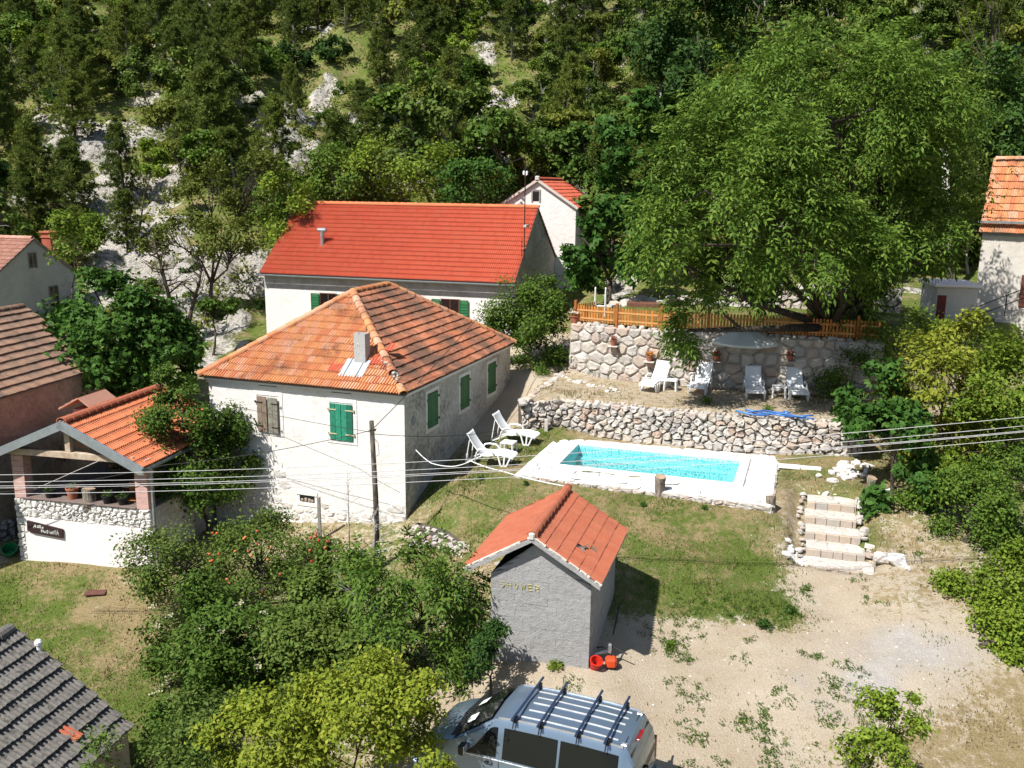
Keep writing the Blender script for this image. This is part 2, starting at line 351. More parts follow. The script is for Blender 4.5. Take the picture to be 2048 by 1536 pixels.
def ground_material():
    t = NT('ground'); g, d, c, r = (t.attr(k) for k in ('grass', 'dry', 'chalk', 'rock'))
    nb, nm, nf = t.noise(.9, 5, .65), t.noise(4.5, 6, .7), t.noise(22, 5, .7)
    dirt = t.mix(t.ramp(nb, [(.35, 0), (.65, 1)]), (.52, .45, .35), (.44, .36, .26))
    dirt = t.mix(t.ramp(nf, [(.45, 0), (.75, .55)]), dirt, (.27, .22, .16))
    dirt = t.mix(t.ramp(t.voro(14), [(.02, .8), (.12, 0)]), dirt, (.60, .56, .50))
    chalk = t.mix(t.ramp(nm, [(.4, 0), (.65, 1)]), (.50, .48, .46), (.40, .38, .36))
    cm = t.math('ADD', c, t.math('MULTIPLY', t.math('SUBTRACT', nb, .5), 1.6)); dirt = t.mix(t.ramp(cm, [(.35, 0), (.95, .8)]), dirt, chalk)
    green = t.mix(t.ramp(nf, [(.35, 0), (.65, 1)]), (.065, .10, .018), (.135, .18, .036))
    straw = t.mix(t.ramp(nf, [(.35, 0), (.7, 1)]), (.20, .155, .08), (.40, .31, .165))
    dm = t.math('ADD', d, t.math('MULTIPLY', t.math('SUBTRACT', t.math('ADD', t.math('MULTIPLY', nb, .5), t.math('MULTIPLY', nm, .5)), .5), 3.6))
    grass = t.mix(t.ramp(dm, [(.25, 0), (.8, 1)]), green, straw)
    gm = t.math('ADD', g, t.math('MULTIPLY', t.math('SUBTRACT', t.math('ADD', t.math('MULTIPLY', nm, .6), t.math('MULTIPLY', nf, .4)), .5), 2.4))
    col = t.mix(t.ramp(gm, [(.38, 0), (.56, 1)]), dirt, grass)
    rock = t.mix(t.ramp(nm, [(.35, 0), (.7, 1)]), (.68, .64, .58), (.50, .47, .42)); rock = t.mix(t.ramp(nf, [(.52, 0), (.72, .7)]), rock, (.10, .095, .085)); ck = t.noise(1.1, 8, .75, None, 1.2); rock = t.mix(t.ramp(ck, [(.42, .75), (.455, 0), (.55, 0), (.585, .4)]), rock, (.09, .085, .07))
    rock = t.mix(t.ramp(t.noise(.8, 7, .75), [(.54, 0), (.62, .9)]), rock, (.085, .095, .03))
    rm = t.math('ADD', r, t.math('MULTIPLY', t.math('SUBTRACT', nm, .5), 1.2)); col = t.mix(t.ramp(rm, [(.35, 0), (.5, 1)]), col, rock)
    h = t.math('ADD', t.math('MULTIPLY', nf, .5), t.math('ADD', t.math('MULTIPLY', t.noise(70, 3), .25), t.math('MULTIPLY', t.math('MULTIPLY', t.math('ADD', nm, t.noise(2.0, 8, .75, None, .8)), r), 3.2)))
    t.bump(h, .9, .12); return t.fin(col, .95, .12)
_pu = np.array([math.cos(R(-18.3)), math.sin(R(-18.3))]); _pv = np.array([-_pu[1], _pu[0]]); POOL_O = at(1028.8, 947.9, POOLZ)[:2]
def poolpt(u, v): return POOL_O + _pu * u + _pv * v
POOL_HOLE = [tuple(poolpt(u, v)) for u, v in ((.95, 1.35), (6.85, 1.35), (6.85, 4.2), (.95, 4.2))]
build_ground()
# ---------------------------------------------------------------- roof tiles and stones
def tile_mesh(name, w, L, mat, rib=.032, th=.018, ribs=2, lip=.03):
    """interlocking clay tile: `ribs` rolls across the width, lower end at y=0, lies along +y, thickness shown at the lower lip"""
    xs = []; zs = []
    for k in range(ribs):
        for t, h in ((0, .12), (.22, 1), (.45, 1), (.62, .1), (.8, 0)): xs.append((k + t) / ribs * w); zs.append(h * rib)
    xs.append(w); zs.append(.12 * rib); n = len(xs); m = MB()
    vs = [(x, 0, z + lip + th) for x, z in zip(xs, zs)] + [(x, L, z * .9 + th * .4) for x, z in zip(xs, zs)] + [(x, 0, z * .9 + lip - .012) for x, z in zip(xs, zs)]
    fs = [(i, i + 1, n + i + 1, n + i) for i in range(n - 1)] + [(2 * n + i, 2 * n + i + 1, i + 1, i) for i in range(n - 1)]
    fs += [(2 * n, 0, n), (3 * n - 1, 2 * n - 1, n - 1)]
    m.add(vs, fs); me = m.mesh(name); me.materials.append(mat); me['tri'] = 1; return me
def ridge_mesh(name, L, r, mat):
    m = MB(); seg = 6; vs = []
    for y, q in ((0, r * 1.28), (L, r)):
        for rr in (q, q - .03):
            for k in range(seg + 1):
                a = math.pi * (-.04 + 1.08 * k / seg); vs.append((math.cos(a) * rr, y, math.sin(a) * rr * .8))
    n = seg + 1; fs = [(i, i + 1, 2 * n + i + 1, 2 * n + i)[::-1] for i in range(seg)] + [(n + i, n + i + 1, i + 1, i)[::-1] for i in range(seg)]
    m.add(vs, fs); me = m.mesh(name); me.materials.append(mat); return me
def face_tiles(o, eu, ev, W, L, tw, ex, clip=None, jit=1.0, start=0):
    """matrices for tiles on a roof plane: o = eave corner, eu along the eave, ev up the slope"""
    o, eu, ev = Vector(o), Vector(eu).normalized(), Vector(ev).normalized(); n = eu.cross(ev); out = []
    rows = int(round(L / ex)); ex = L / rows; cols = int(round(W / tw)); tx = W / cols
    B = Matrix((eu, ev, n)).transposed().to_4x4()
    for r in range(rows):
        for c in range(cols):
            x, y = c * tx, r * ex
            if clip and not clip(x + tx / 2, y + ex / 2): continue
            p = o + eu * (x + RNG.normal() * .006 * jit) + ev * (y + RNG.normal() * .006 * jit) + n * (RNG.normal() * .003 * jit)
            out.append(Matrix.Translation(p) @ B @ Matrix.Rotation(RNG.normal() * .012 * jit, 4, 'Z') @ Matrix.Scale(tx / tw * 1.0, 4, (1, 0, 0)))
    return out
def joined(name, me, mats, parent, mat=None):
    """the pieces past the limit as one part"""
    nv = len(me.vertices); co = np.empty(nv * 3); me.vertices.foreach_get('co', co); co = np.c_[co.reshape(-1, 3), np.ones(nv)]
    F = [tuple(p.vertices) for p in me.polygons]; V = []; FF = []
    for M in mats:
        b = len(V); V += (co @ np.array(M).T)[:, :3].tolist(); FF += [tuple(b + i for i in f) for f in F]
    m2 = bpy.data.meshes.new(name); m2.from_pydata(V, [], FF); m2.materials.append(mat or me.materials[0]); m2.update()
    return obj(name, m2, None, parent, kind='stuff')
def lay(name, me, mats, parent, limit=300, hostM=None):
    H = hostM or Matrix()
    mats = sorted(mats, key=lambda M: ((H @ M).translation - Vector(CAMP)).length)
    for M in mats[:limit]:
        o = bpy.data.objects.new(name, me); COL.objects.link(o); o.parent = parent; o.matrix_local = M
    if len(mats) > limit: joined(name + '_field', me, mats[limit:], parent)

def voronoi(w, h, n, seed, relax=2, aniso=1.0, row=None):
    """relaxed cells filling w x h; returns polygons"""
    r = np.random.default_rng(seed)
    if row:                                  # loosely coursed
        pts = []; z = 0; k = 0
        while z < h:
            hh = min(row * r.uniform(.62, 1.4), h - z); hh = h - z if h - z - hh < row * .5 else hh; x = -r.uniform(0, row)
            while x < w + row: ww = row * aniso * r.uniform(.45, 1.9); pts.append((x + ww / 2, z + hh / 2 + r.normal() * row * .2)); x += ww
            z += hh
        P = np.array([p for p in pts if -.02 < p[0] < w + .02]); relax = 1
    else: P = np.c_[r.uniform(0, w, n), r.uniform(0, h, n)]
    polys = []
    for it in range(relax + 1):
        polys = []; S = P / [aniso if not row else 1.15, 1]; D = ((S[:, None] - S[None]) ** 2).sum(2)
        for i in range(len(P)):
            poly = [(0, 0), (w, 0), (w, h), (0, h)]
            for j in np.argsort(D[i])[1:22]:
                a = np.array([(aniso if not row else 1.15) ** -2, 1]); nrm = (P[j] - P[i]) * a; mid = (P[i] + P[j]) / 2; c = nrm @ mid; q = []
                for k in range(len(poly)):
                    p0, p1 = poly[k], poly[(k + 1) % len(poly)]; d0 = nrm[0] * p0[0] + nrm[1] * p0[1] - c; d1 = nrm[0] * p1[0] + nrm[1] * p1[1] - c
                    if d0 <= 0: q.append(p0)
                    if d0 * d1 < 0: t = d0 / (d0 - d1); q.append((p0[0] + t * (p1[0] - p0[0]), p0[1] + t * (p1[1] - p0[1])))
                poly = q
                if len(poly) < 3: break
            polys.append(poly)
        if it < relax:
            k = .9 if not row else .35
            P = np.array([P[i] * (1 - k) + np.mean(p, 0) * k if len(p) > 2 else P[i] for i, p in enumerate(polys)])
    return [p for p in polys if len(p) > 2]
def inset(poly, g):
    """pull a convex cell in by g, then soften its corners"""
    n = len(poly); A = sum(poly[i][0] * poly[(i + 1) % n][1] - poly[(i + 1) % n][0] * poly[i][1] for i in range(n)) / 2
    if A < 0: poly = poly[::-1]
    c = np.mean(poly, 0); out = []
    for i in range(n):
        a, b = np.array(poly[i]), np.array(poly[(i + 1) % n])
        if np.hypot(*(b - a)) < .035: continue
        out += [a * .86 + b * .14, a * .14 + b * .86]
    res = []
    for p in out:
        d = p - c; L = np.hypot(*d) + 1e-6; res.append(c + d * max(.3, (L - g) / L))
    return res
def stone_mb(poly, mapf, gap, d0, d1, r, bulge=.35, rough=.012):
    """one stone: cell outline from depth d0 to its face at d1, mapf(x, z, out) -> 3D"""
    q = inset(poly, gap)
    if len(q) < 4: return None
    c = np.mean(q, 0); n = len(q); m = MB(); vs = []
    tilt = r.normal(size=2) * .05
    for s, d, j in ((1, d0, 0), (1.0, d1 - bulge * (d1 - d0), 1), (.72, d1, 1)):
        for p in q:
            e = (p - c) * s; vs.append(mapf(*(c + e + r.normal(size=2) * rough * j), d + (tilt @ e) + r.normal() * rough * j))
    vs.append(mapf(*c, d1 + r.normal() * rough))
    fs = [(k * n + i, k * n + (i + 1) % n, (k + 1) * n + (i + 1) % n, (k + 1) * n + i) for k in (0, 1) for i in range(n)]
    fs += [(2 * n + i, 2 * n + (i + 1) % n, 3 * n) for i in range(n)]
    return m.add(vs, fs)
def stone_field(name, polys, mapf, mat, parent, gap=.012, d0=-.08, d1=.05, dv=.03, seed=1, limit=300, keep=None, **k):
    r = np.random.default_rng(seed); rest = MB(); cnt = 0
    for p in polys:
        if keep and not keep(*np.mean(p, 0)): continue
        m = stone_mb(p, mapf, gap, d0, d1 + r.uniform(-dv, dv), r, **k)
        if m is None: continue
        if cnt < limit: obj(name, m, mat, parent); cnt += 1
        else: rest.add(m.v, m.f)
    if rest.v: obj(name + '_fill', rest, mat, parent, kind='stuff')
def line_map(line, z0f, lean=0):
    """mapf along a polyline wall: x = distance along, z = height, out = towards the viewer's side"""
    L = [np.array(p, float) for p in line]; s = [0]
    for a, b in zip(L, L[1:]): s.append(s[-1] + np.linalg.norm(b - a))
    def f(x, z, o):
        x2 = min(max(x, 0), s[-1] - 1e-6); i = max(k for k in range(len(s) - 1) if s[k] <= x2); t = (L[i + 1] - L[i]) / (s[i + 1] - s[i]); nn = np.array([t[1], -t[0]])
        p = L[i] + t * (x - s[i]) + nn * (o - lean * z); return (p[0], p[1], (z0f(x) if callable(z0f) else z0f) + z)
    return f, s[-1]

# ---------------------------------------------------------------- wall materials
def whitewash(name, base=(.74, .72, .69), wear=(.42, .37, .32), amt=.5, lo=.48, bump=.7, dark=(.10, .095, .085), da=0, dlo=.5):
    t = NT(name); n1 = t.math('ADD', t.math('MULTIPLY', t.noise(1.1, 5, .7), .55), t.math('MULTIPLY', t.noise(7, 6, .7), .45))
    col = t.mix(t.ramp(n1, [(lo, 0), (lo + .16, amt)]), base, wear); col = t.mix(t.ramp(t.noise(30, 4, .7), [(.5, 0), (.72, .3)]), col, tuple(x * .6 for x in wear))
    if da:
        n2 = t.math('ADD', t.math('MULTIPLY', t.noise(.45, 4), .5), t.math('MULTIPLY', t.noise(6, 6, .75), .5)); col = t.mix(t.ramp(n2, [(dlo, 0), (dlo + .13, da)]), col, dark)
    h = t.math('ADD', t.math('MULTIPLY', t.noise(5, 5, .6), .8), t.math('MULTIPLY', t.noise(26, 5, .7), .45)); t.bump(h, bump, .045); return t.fin(col, .93, .15)
M_white = whitewash('whitewashed_stone', amt=.35, lo=.5)
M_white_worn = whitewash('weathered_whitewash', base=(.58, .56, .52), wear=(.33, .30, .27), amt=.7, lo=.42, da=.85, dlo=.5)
M_render = whitewash('grey_render', base=(.34, .34, .34), wear=(.24, .24, .24), amt=.5, lo=.45, bump=1.0)
M_oldwall = whitewash('old_plaster', base=(.42, .35, .28), wear=(.26, .20, .155), amt=.8, lo=.42, da=.7, dlo=.52)
M_greyplaster = whitewash('grey_plaster', base=(.50, .51, .52), wear=(.36, .36, .37), amt=.6, lo=.45, bump=.25, da=.5, dlo=.56)
M_concrete = whitewash('pale_concrete', base=(.56, .53, .48), wear=(.44, .40, .35), amt=.6, lo=.45, bump=.4)
M_pinkwall = whitewash('pale_pink_render', base=(.80, .74, .72), wear=(.70, .62, .60), amt=.4, lo=.5, bump=.2)
M_dark = plain('dark_void', (.012, .011, .010), bump=0, rough=.9)
M_beamgrey = plain('weathered_beam', (.30, .29, .27), (.20, .19, .17), 8, .85)
M_greenwood = plain('green_painted_wood', (.012, .135, .040), (.010, .10, .032), 9, .55, .3, var=.15)
M_metal = plain('grey_sheet_metal', (.30, .34, .37), (.24, .27, .29), 5, .42, .1, spec=.5, metal=.35)
M_galv = plain('galvanised_steel', (.42, .46, .48), (.30, .33, .34), 7, .35, .1, spec=.5, metal=.6)
M_black = plain('black_metal', (.02, .02, .022), bump=0, rough=.5)
M_iron = plain('dark_iron', (.035, .028, .024), bump=.1, rough=.7)
M_plastic = plain('white_plastic', (.80, .81, .82), (.74, .75, .76), 3, .4, 0, spec=.45)
T_old = tile_mat('old_clay', [(0, (.50, .18, .085)), (.25, (.55, .22, .10)), (.5, (.60, .29, .12)), (.72, (.56, .28, .16)), (.9, (.62, .36, .24)), (1, (.52, .19, .09))], .7, lo=.55, hi=.68)
T_olddark = tile_mat('lichen_dark_clay', [(0, (.36, .12, .06)), (.3, (.46, .17, .085)), (.6, (.40, .15, .08)), (1, (.50, .21, .12))], .85, lo=.44, hi=.60, staincol=(.085, .06, .045))
T_red = tile_mat('new_red_clay', [(0, (.48, .098, .052)), (.5, (.54, .115, .06)), (1, (.50, .125, .07))], .12, lo=.55, hi=.75, rough=.65)
T_orange = tile_mat('orange_clay', [(0, (.56, .16, .065)), (.5, (.60, .19, .08)), (1, (.58, .15, .06))], .2, lo=.6, hi=.75, rough=.65)
T_shed = tile_mat('faded_red_clay', [(0, (.40, .125, .07)), (.5, (.44, .145, .08)), (1, (.42, .12, .065))], .35, lo=.55, hi=.75)
T_grey = tile_mat('weathered_grey_tile', [(0, (.145, .135, .122)), (.5, (.175, .165, .15)), (1, (.16, .148, .135))], .85, scale=9, lo=.52, hi=.66, staincol=(.05, .047, .042))
T_brown = tile_mat('mossy_brown_tile', [(0, (.24, .14, .095)), (.5, (.30, .185, .125)), (1, (.21, .14, .10))], .8, scale=1.2, lo=.5, hi=.68, staincol=(.07, .06, .05))
T_pale = tile_mat('pale_pinkish_tile', [(0, (.50, .27, .20)), (.5, (.56, .32, .25)), (1, (.46, .24, .17))], .2)
ST_dry = stone_mat('limestone', [(0, (.40, .38, .35)), (.3, (.52, .49, .45)), (.55, (.47, .40, .33)), (.75, (.56, .53, .50)), (.9, (.44, .32, .24)), (1, (.36, .35, .34))])
ST_white = stone_mat('whitewashed_rubble', [(0, (.66, .65, .62)), (.5, (.72, .70, .67)), (1, (.60, .58, .55))], .35)
ST_pave = stone_mat('white_paving', [(0, (.80, .78, .74)), (.5, (.86, .84, .80)), (.9, (.82, .80, .76)), (1, (.70, .65, .58))], .0)
ST_step = stone_mat('pale_step_stone', [(0, (.56, .52, .46)), (.4, (.64, .60, .54)), (.7, (.50, .40, .32)), (1, (.46, .44, .43))], .15)
ST_riser = stone_mat('tan_riser_stone', [(0, (.40, .36, .31)), (.4, (.46, .36, .27)), (.7, (.36, .33, .30)), (1, (.50, .40, .31))], .3)
ST_tread = stone_mat('pale_tread_stone', [(0, (.52, .48, .42)), (.5, (.58, .54, .48)), (1, (.48, .44, .39))], .25)
ST_wash = stone_mat('whitewashed_base_stone', [(0, (.66, .63, .59)), (.5, (.72, .69, .65)), (1, (.58, .54, .49))], .25)
M_greymortar = plain('grey_mortar_joint', (.36, .34, .31), (.24, .22, .20), 5, .95)
M_joint = plain('dark_joint', (.11, .095, .08), (.07, .06, .05), 5, .95)
M_mortar = plain('lime_mortar', (.55, .53, .50), (.42, .40, .37), 5, .95)
M_soil = plain('dry_soil', (.26, .20, .14), (.18, .14, .10), 5, .95)
# ---------------------------------------------------------------- old hip-roofed house
def shutter_leaf(par, name, x0, z0, w, h, mat, axis='u', hinge=None, planks=2, hm=None, y=-.05, ang=0.0):
    """plank shutter leaf in the wall plane; axis u = front wall, v = side wall (x0 runs along v, face towards +u)"""
    lf = bpy.data.objects.new(name, None); COL.objects.link(lf); lf.parent = par
    if axis == 'u': lf.matrix_local = Matrix.Translation((x0, y, z0)) @ Matrix.Rotation(ang, 4, 'Z')
    else: lf.matrix_local = Matrix.Translation((-y, x0, z0)) @ Matrix.Rotation(math.pi / 2 + ang, 4, 'Z')
    pw = w / planks
    for k in range(planks):
        m = MB(); m.cbox(k * pw + .004, -.028 - .004 * (k % 2), RNG.uniform(0, .01), (k + 1) * pw - .004, 0, h - RNG.uniform(0, .01), .006); obj('plank', m, mat, lf)
    for zz in (.16, .82):
        m = MB(); s = hinge or 'l'; a, b = (-.05, w * .62) if s == 'l' else (w * .38, w + .05)
        m.box(a, -.045, h * zz, b, -.033, h * zz + .035); m.tube([(a if s == 'l' else b, -.035, h * zz - .02), (a if s == 'l' else b, -.035, h * zz + .06)], .022, 6); obj('hinge', m, hm or M_iron, lf)
    return lf
M_greygreen = plain('peeling_grey_green_wood', (.24, .27, .22), (.17, .13, .10), 7, .85, .6, 60, var=.2)
M_brownwood = plain('bleached_brown_wood', (.26, .20, .15), (.16, .12, .09), 9, .9, .6, 60, var=.2)
M_green2 = plain('peeling_green_wood', (.010, .15, .085), (.03, .20, .13), 10, .7, .5, 50, var=.35)
M_strap = plain('pale_strap', (.55, .50, .30), bump=0)
def window_hole(par, u0, z0, w, h, depth=.28, axis='u', frame=None, glass=True, yw=0):
    pass
def build_old_house():
    yaw = R(-19.4); O = (-3.31, 27.7, 0); H = thing('old_house', 'white stone house with old orange hipped tile roof and green shutters', 'house', O, yaw); HM = yawmat(O, yaw)
    W, D = 7.2, 9.7; zt = 4.16
    m = MB(); m.add([(-W, 0, -2), (0, 0, -1), (0, 0, zt), (-W, 0, zt)], [(0, 1, 2, 3)]); m.add([(-W, D, -2), (-W, 0, -2), (-W, 0, zt), (-W, D, zt)], [(0, 1, 2, 3)]); m.add([(0, D, 0), (-W, D, 0), (-W, D, zt), (0, D, zt)], [(0, 1, 2, 3)])
    w = obj('wall', m, M_white, H)
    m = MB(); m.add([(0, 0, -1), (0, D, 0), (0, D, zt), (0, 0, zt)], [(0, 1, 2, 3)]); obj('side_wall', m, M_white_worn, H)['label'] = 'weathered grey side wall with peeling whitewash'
    # roof planes
    oh = .25; x0, x1, y0, y1, ze, zr = -7.4, .1, -oh, D + oh, 4.17, 6.72; xm = (x0 + x1) / 2; run = (x1 - x0) / 2; rA, rB = y0 + run, y1 - run
    m = MB(); A, B, C, Dd, E_, F_ = (x0, y0, ze), (x1, y0, ze), (x1, y1, ze), (x0, y1, ze), (xm, rA, zr), (xm, rB, zr)
    for p in ((A, B, E_), (B, C, F_, E_), (C, Dd, F_), (Dd, A, E_, F_)): m.slab(p, .05)
    roof = obj('roof', m, plain('roof_boards', (.16, .12, .09), bump=0), H)
    m = MB(); m.box(x0 + .12, y0 + .1, ze - .13, x1 - .05, y1 - .1, ze - .045); obj('eave_board', m, M_white, H)
    tw, ex = .205, .33; me = tile_mesh('tile', tw, ex + .07, T_old, .042, .02, 2, .04); med = tile_mesh('tile', tw, ex + .07, T_olddark, .04, .022, 2, .06)
    sl = math.hypot(run, zr - ze); Wf = x1 - x0; ch = lambda x, y: (.10 + y / sl * Wf / 2 < x < Wf - .10 - y / sl * Wf / 2) and not (5.0 < x < 5.88 and .55 < y < 1.3)
    fr = face_tiles((x0, y0, ze), (1, 0, 0), (0, run, zr - ze), Wf, sl, tw, ex, ch)
    Ws = y1 - y0; cs = lambda x, y: .10 + y / sl * run < x < Ws - .10 - y / sl * run
    ri = face_tiles((x1, y0, ze), (0, 1, 0), (-run, 0, zr - ze), Ws, sl, tw, ex, cs)
    lay('tile', me, fr, roof, 230, HM); lay('tile', med, ri, roof, 70, HM)
    le = face_tiles((x0, y1, ze), (0, -1, 0), (run, 0, zr - ze), Ws, sl, tw, ex, cs); ba = face_tiles((x1, y1, ze), (-1, 0, 0), (0, -run, zr - ze), Wf, sl, tw, ex, lambda x, y: .1 + y / sl * Wf / 2 < x < Wf - .1 - y / sl * Wf / 2)
    joined('hidden_slope_tiles', me, le + ba, roof)
    # hip and ridge tiles
    rm = ridge_mesh('ridge_tile', .42, .12, T_old); mort = MB()
    for a, b in ((B, E_), (A, E_), (E_, F_), (C, F_), (Dd, F_)):
        a, b = Vector(a), Vector(b); d = b - a; n = int(d.length / .36); q = d.to_track_quat('Y', 'Z').to_matrix().to_4x4()
        for k in range(n):
            if a == Vector(B) and 1 <= k <= 2: continue
            o = bpy.data.objects.new('ridge_tile', rm); COL.objects.link(o); o.parent = roof; o.matrix_local = Matrix.Translation(a + d * (k / n) + Vector((0, 0, .04))) @ q @ Matrix.Rotation(RNG.normal() * .04, 4, 'Y')
    for k in range(26):                       # loose mortar lumps on the near hip
        t = RNG.uniform(.02, .42); p = Vector(B).lerp(Vector(E_), t) + Vector((RNG.normal() * .06, RNG.normal() * .06, .06 + RNG.uniform(0, .06))); s = RNG.uniform(.03, .075)
        mort.M = Matrix.Translation(p) @ Matrix.Rotation(RNG.uniform(0, 3), 4, 'Z'); mort.cbox(-s, -s * .7, -s * .5, s, s * .7, s * .5, s * .3)
    obj('hip_mortar', mort, stone_mat('grey_mortar', [(0, (.45, .42, .38)), (1, (.6, .57, .53))], .5), roof)
    # chimney with its metal apron and new tiles round it
    up = lambda x, y: Vector((x0 + x, y0 + y / sl * run, ze + y / sl * (zr - ze)))
    c = up(5.52, 1.32); m = MB(); m.M = Matrix.Translation(c)
    zb = -.35; m.add([(-.2, -.17, zb), (.2, -.17, zb), (.2, .17, zb), (-.2, .17, zb), (-.2, -.17, .88), (.2, -.17, .88), (.2, .17, .88), (-.2, .17, .88), (-.14, -.11, .88), (.14, -.11, .88), (.14, .11, .88), (-.14, .11, .88), (-.14, -.11, .6), (.14, -.11, .6), (.14, .11, .6), (-.14, .11, .6)],
          [(0, 1, 5, 4), (1, 2, 6, 5), (2, 3, 7, 6), (3, 0, 4, 7), (4, 5, 9, 8), (5, 6, 10, 9), (6, 7, 11, 10), (7, 4, 8, 11), (8, 9, 13, 12), (9, 10, 14, 13), (10, 11, 15, 14), (11, 8, 12, 15), (12, 13, 14, 15)])
    chm = obj('chimney', m, plain('cement_block', (.42, .42, .41), (.34, .34, .33), 12, .9), roof); m = MB(); m.M = Matrix.Translation(c)
    a_ = [(-.05 - .04 * math.cos(t), -.176, .48 + .085 * math.sin(t)) for t in np.linspace(0, math.pi, 7)]; m.tube(a_, .012, 5); obj('cast_mark', m, M_white, chm)
    ev = Vector((0, run, zr - ze)).normalized(); nn = Vector((1, 0, 0)).cross(ev); m = MB(); q = [up(5.02, .52), up(5.86, .52), up(5.86, 1.3), up(5.02, 1.3)]; m.slab([p + nn * .06 for p in q], .03)
    fl = obj('flashing', m, plain('pale_zinc', (.44, .50, .54), (.36, .41, .44), 4, .45, .05, spec=.4), roof); m = MB()
    for xx in (5.2, 5.64): m.bar(up(xx, .52) + nn * .07, up(xx, 1.3) + nn * .07, .025, .03, nn)
    obj('flashing_seam', m, M_metal, fl)
    newt = tile_mesh('tile', tw, ex + .07, T_red, .03)
    for x, y in ((4.58, .66), (4.79, .66), (5.9, 1.1), (6.1, 1.12), (6.02, 1.5), (6.2, 1.75)):
        o = bpy.data.objects.new('tile', newt); COL.objects.link(o); o.parent = roof; o['label'] = 'bright red replacement tile'
        o.matrix_local = Matrix.Translation(up(x, y) + nn * .045) @ Matrix((Vector((1, 0, 0)), ev, nn)).transposed().to_4x4() @ Matrix.Rotation(RNG.normal() * .12, 4, 'Z')
    # front windows: closed pairs of plank shutters in pale reveals
    for uu, ms, hm, lab in ((-5.32, (M_brownwood, M_greygreen), M_iron, 'bleached'), (-2.61, (M_green2, M_green2), M_strap, 'green')):
        wf = bpy.data.objects.new('window', None); COL.objects.link(wf); wf.parent = H; wf.matrix_local = Matrix.Translation((uu, 0, 2.44))
        m = MB(); e = .14
        for b in ((-e, -.02, -.12, .82 + e, .1, -.005), (-e, -.02, 1.225, .82 + e, .1, 1.36), (-e, -.022, -.004, -.003, .1, 1.224), (.823, -.022, -.004, .82 + e, .1, 1.224)): m.cbox(*b, .008)
        m.box(0, .02, 0, .82, .06, 1.22); obj('frame', m, M_white, wf)
        g = MB(); 
        for i, s in ((0, 'l'), (1, 'r')):
            lf = shutter_leaf(wf, 'shutter', .41 * i, .0 if lab == 'green' else -.02 * i, .405, 1.2, ms[i], 'u', s, 2, hm, -.03, ((.10, -.10)[i] if lab == 'bleached' else (.0, .02)[i]) * (-1 if i == 0 else 1) * (1 if i == 0 else 1))
    for uu in (-5.25, -2.55):
        m = MB(); m.box(uu, -.012, 3.98, uu + .7, .02, 4.03); obj('vent_slot', m, M_dark, H)
    # side windows
    for vv in (1.68, 4.46, 7.18):
        wf = bpy.data.objects.new('window', None); COL.objects.link(wf); wf.parent = H; wf.matrix_local = Matrix.Translation((0, vv, 2.6))
        m = MB(); e = .13
        for b in ((-.1, -e, -.14, .02, .8 + e, -.006), (-.1, -e, 1.18, .02, .8 + e, 1.3), (-.1, -e, -.005, .022, -.003, 1.179), (-.1, .803, -.005, .022, .8 + e, 1.179)): m.cbox(*b, .008)
        m.box(-.1, 0, 0, -.02, .8, 1.18); obj('frame', m, M_white, wf)
        for i, s in ((0, 'l'), (1, 'r')): shutter_leaf(wf, 'shutter', .4 * i, 0, .397, 1.16, M_greenwood, 'v', s, 2, M_greenwood, -.012, 0)
    # cellar slot, patched opening, exposed base stones
    m = MB(); m.box(-3.86, -.004, .19, -3.3, .02, .42); cw = obj('cellar_window', m, M_dark, H); m = MB(); m.box(-3.98, -.03, .43, -3.18, .05, .56); m.box(-3.98, -.025, .05, -3.18, .05, .185); obj('lintel', m, M_white, cw)
    m = MB()
    for k in range(4): m.M = Matrix.Translation((-3.75 + k * .13 + RNG.normal() * .02, -.02, .21)); m.cbox(-.05, -.02, 0, .05, .03, .08 + .06 * RNG.random(), .015)
    obj('rubble', m, M_oldwall, cw)
    polys = voronoi(W, 2.75, 190, 11, 2, 1.35)
    keep = lambda x, z: (z < 1.75 - .0 + .25 * math.sin(x * 2.1) or (1.6 < x < 2.9 and z < 3.0)) and not (W - 4.05 < x < W - 3.1 and 1.5 < z < 2.2)
    stone_field('stone', polys, lambda x, z, o: (-W + x, -o, -1.55 + z), ST_wash, H, .010, -.03, .022, .012, 3, 300, keep, bulge=.6, rough=.008)
    m = MB(); m.M = Matrix.Translation((.01, .62, 3.2)); m.lathe([(.16, -.01), (.13, .03), (.03, .05)], 8); m2 = MB(); m2.M = Matrix.Translation((0, .62, 3.15)) @ Matrix.Rotation(R(90), 4, 'Y'); m2.lathe([(.17, 0), (.14, .03), (.02, .04)], 9); obj('patch', m2, M_render, H)
    return H
build_old_house()

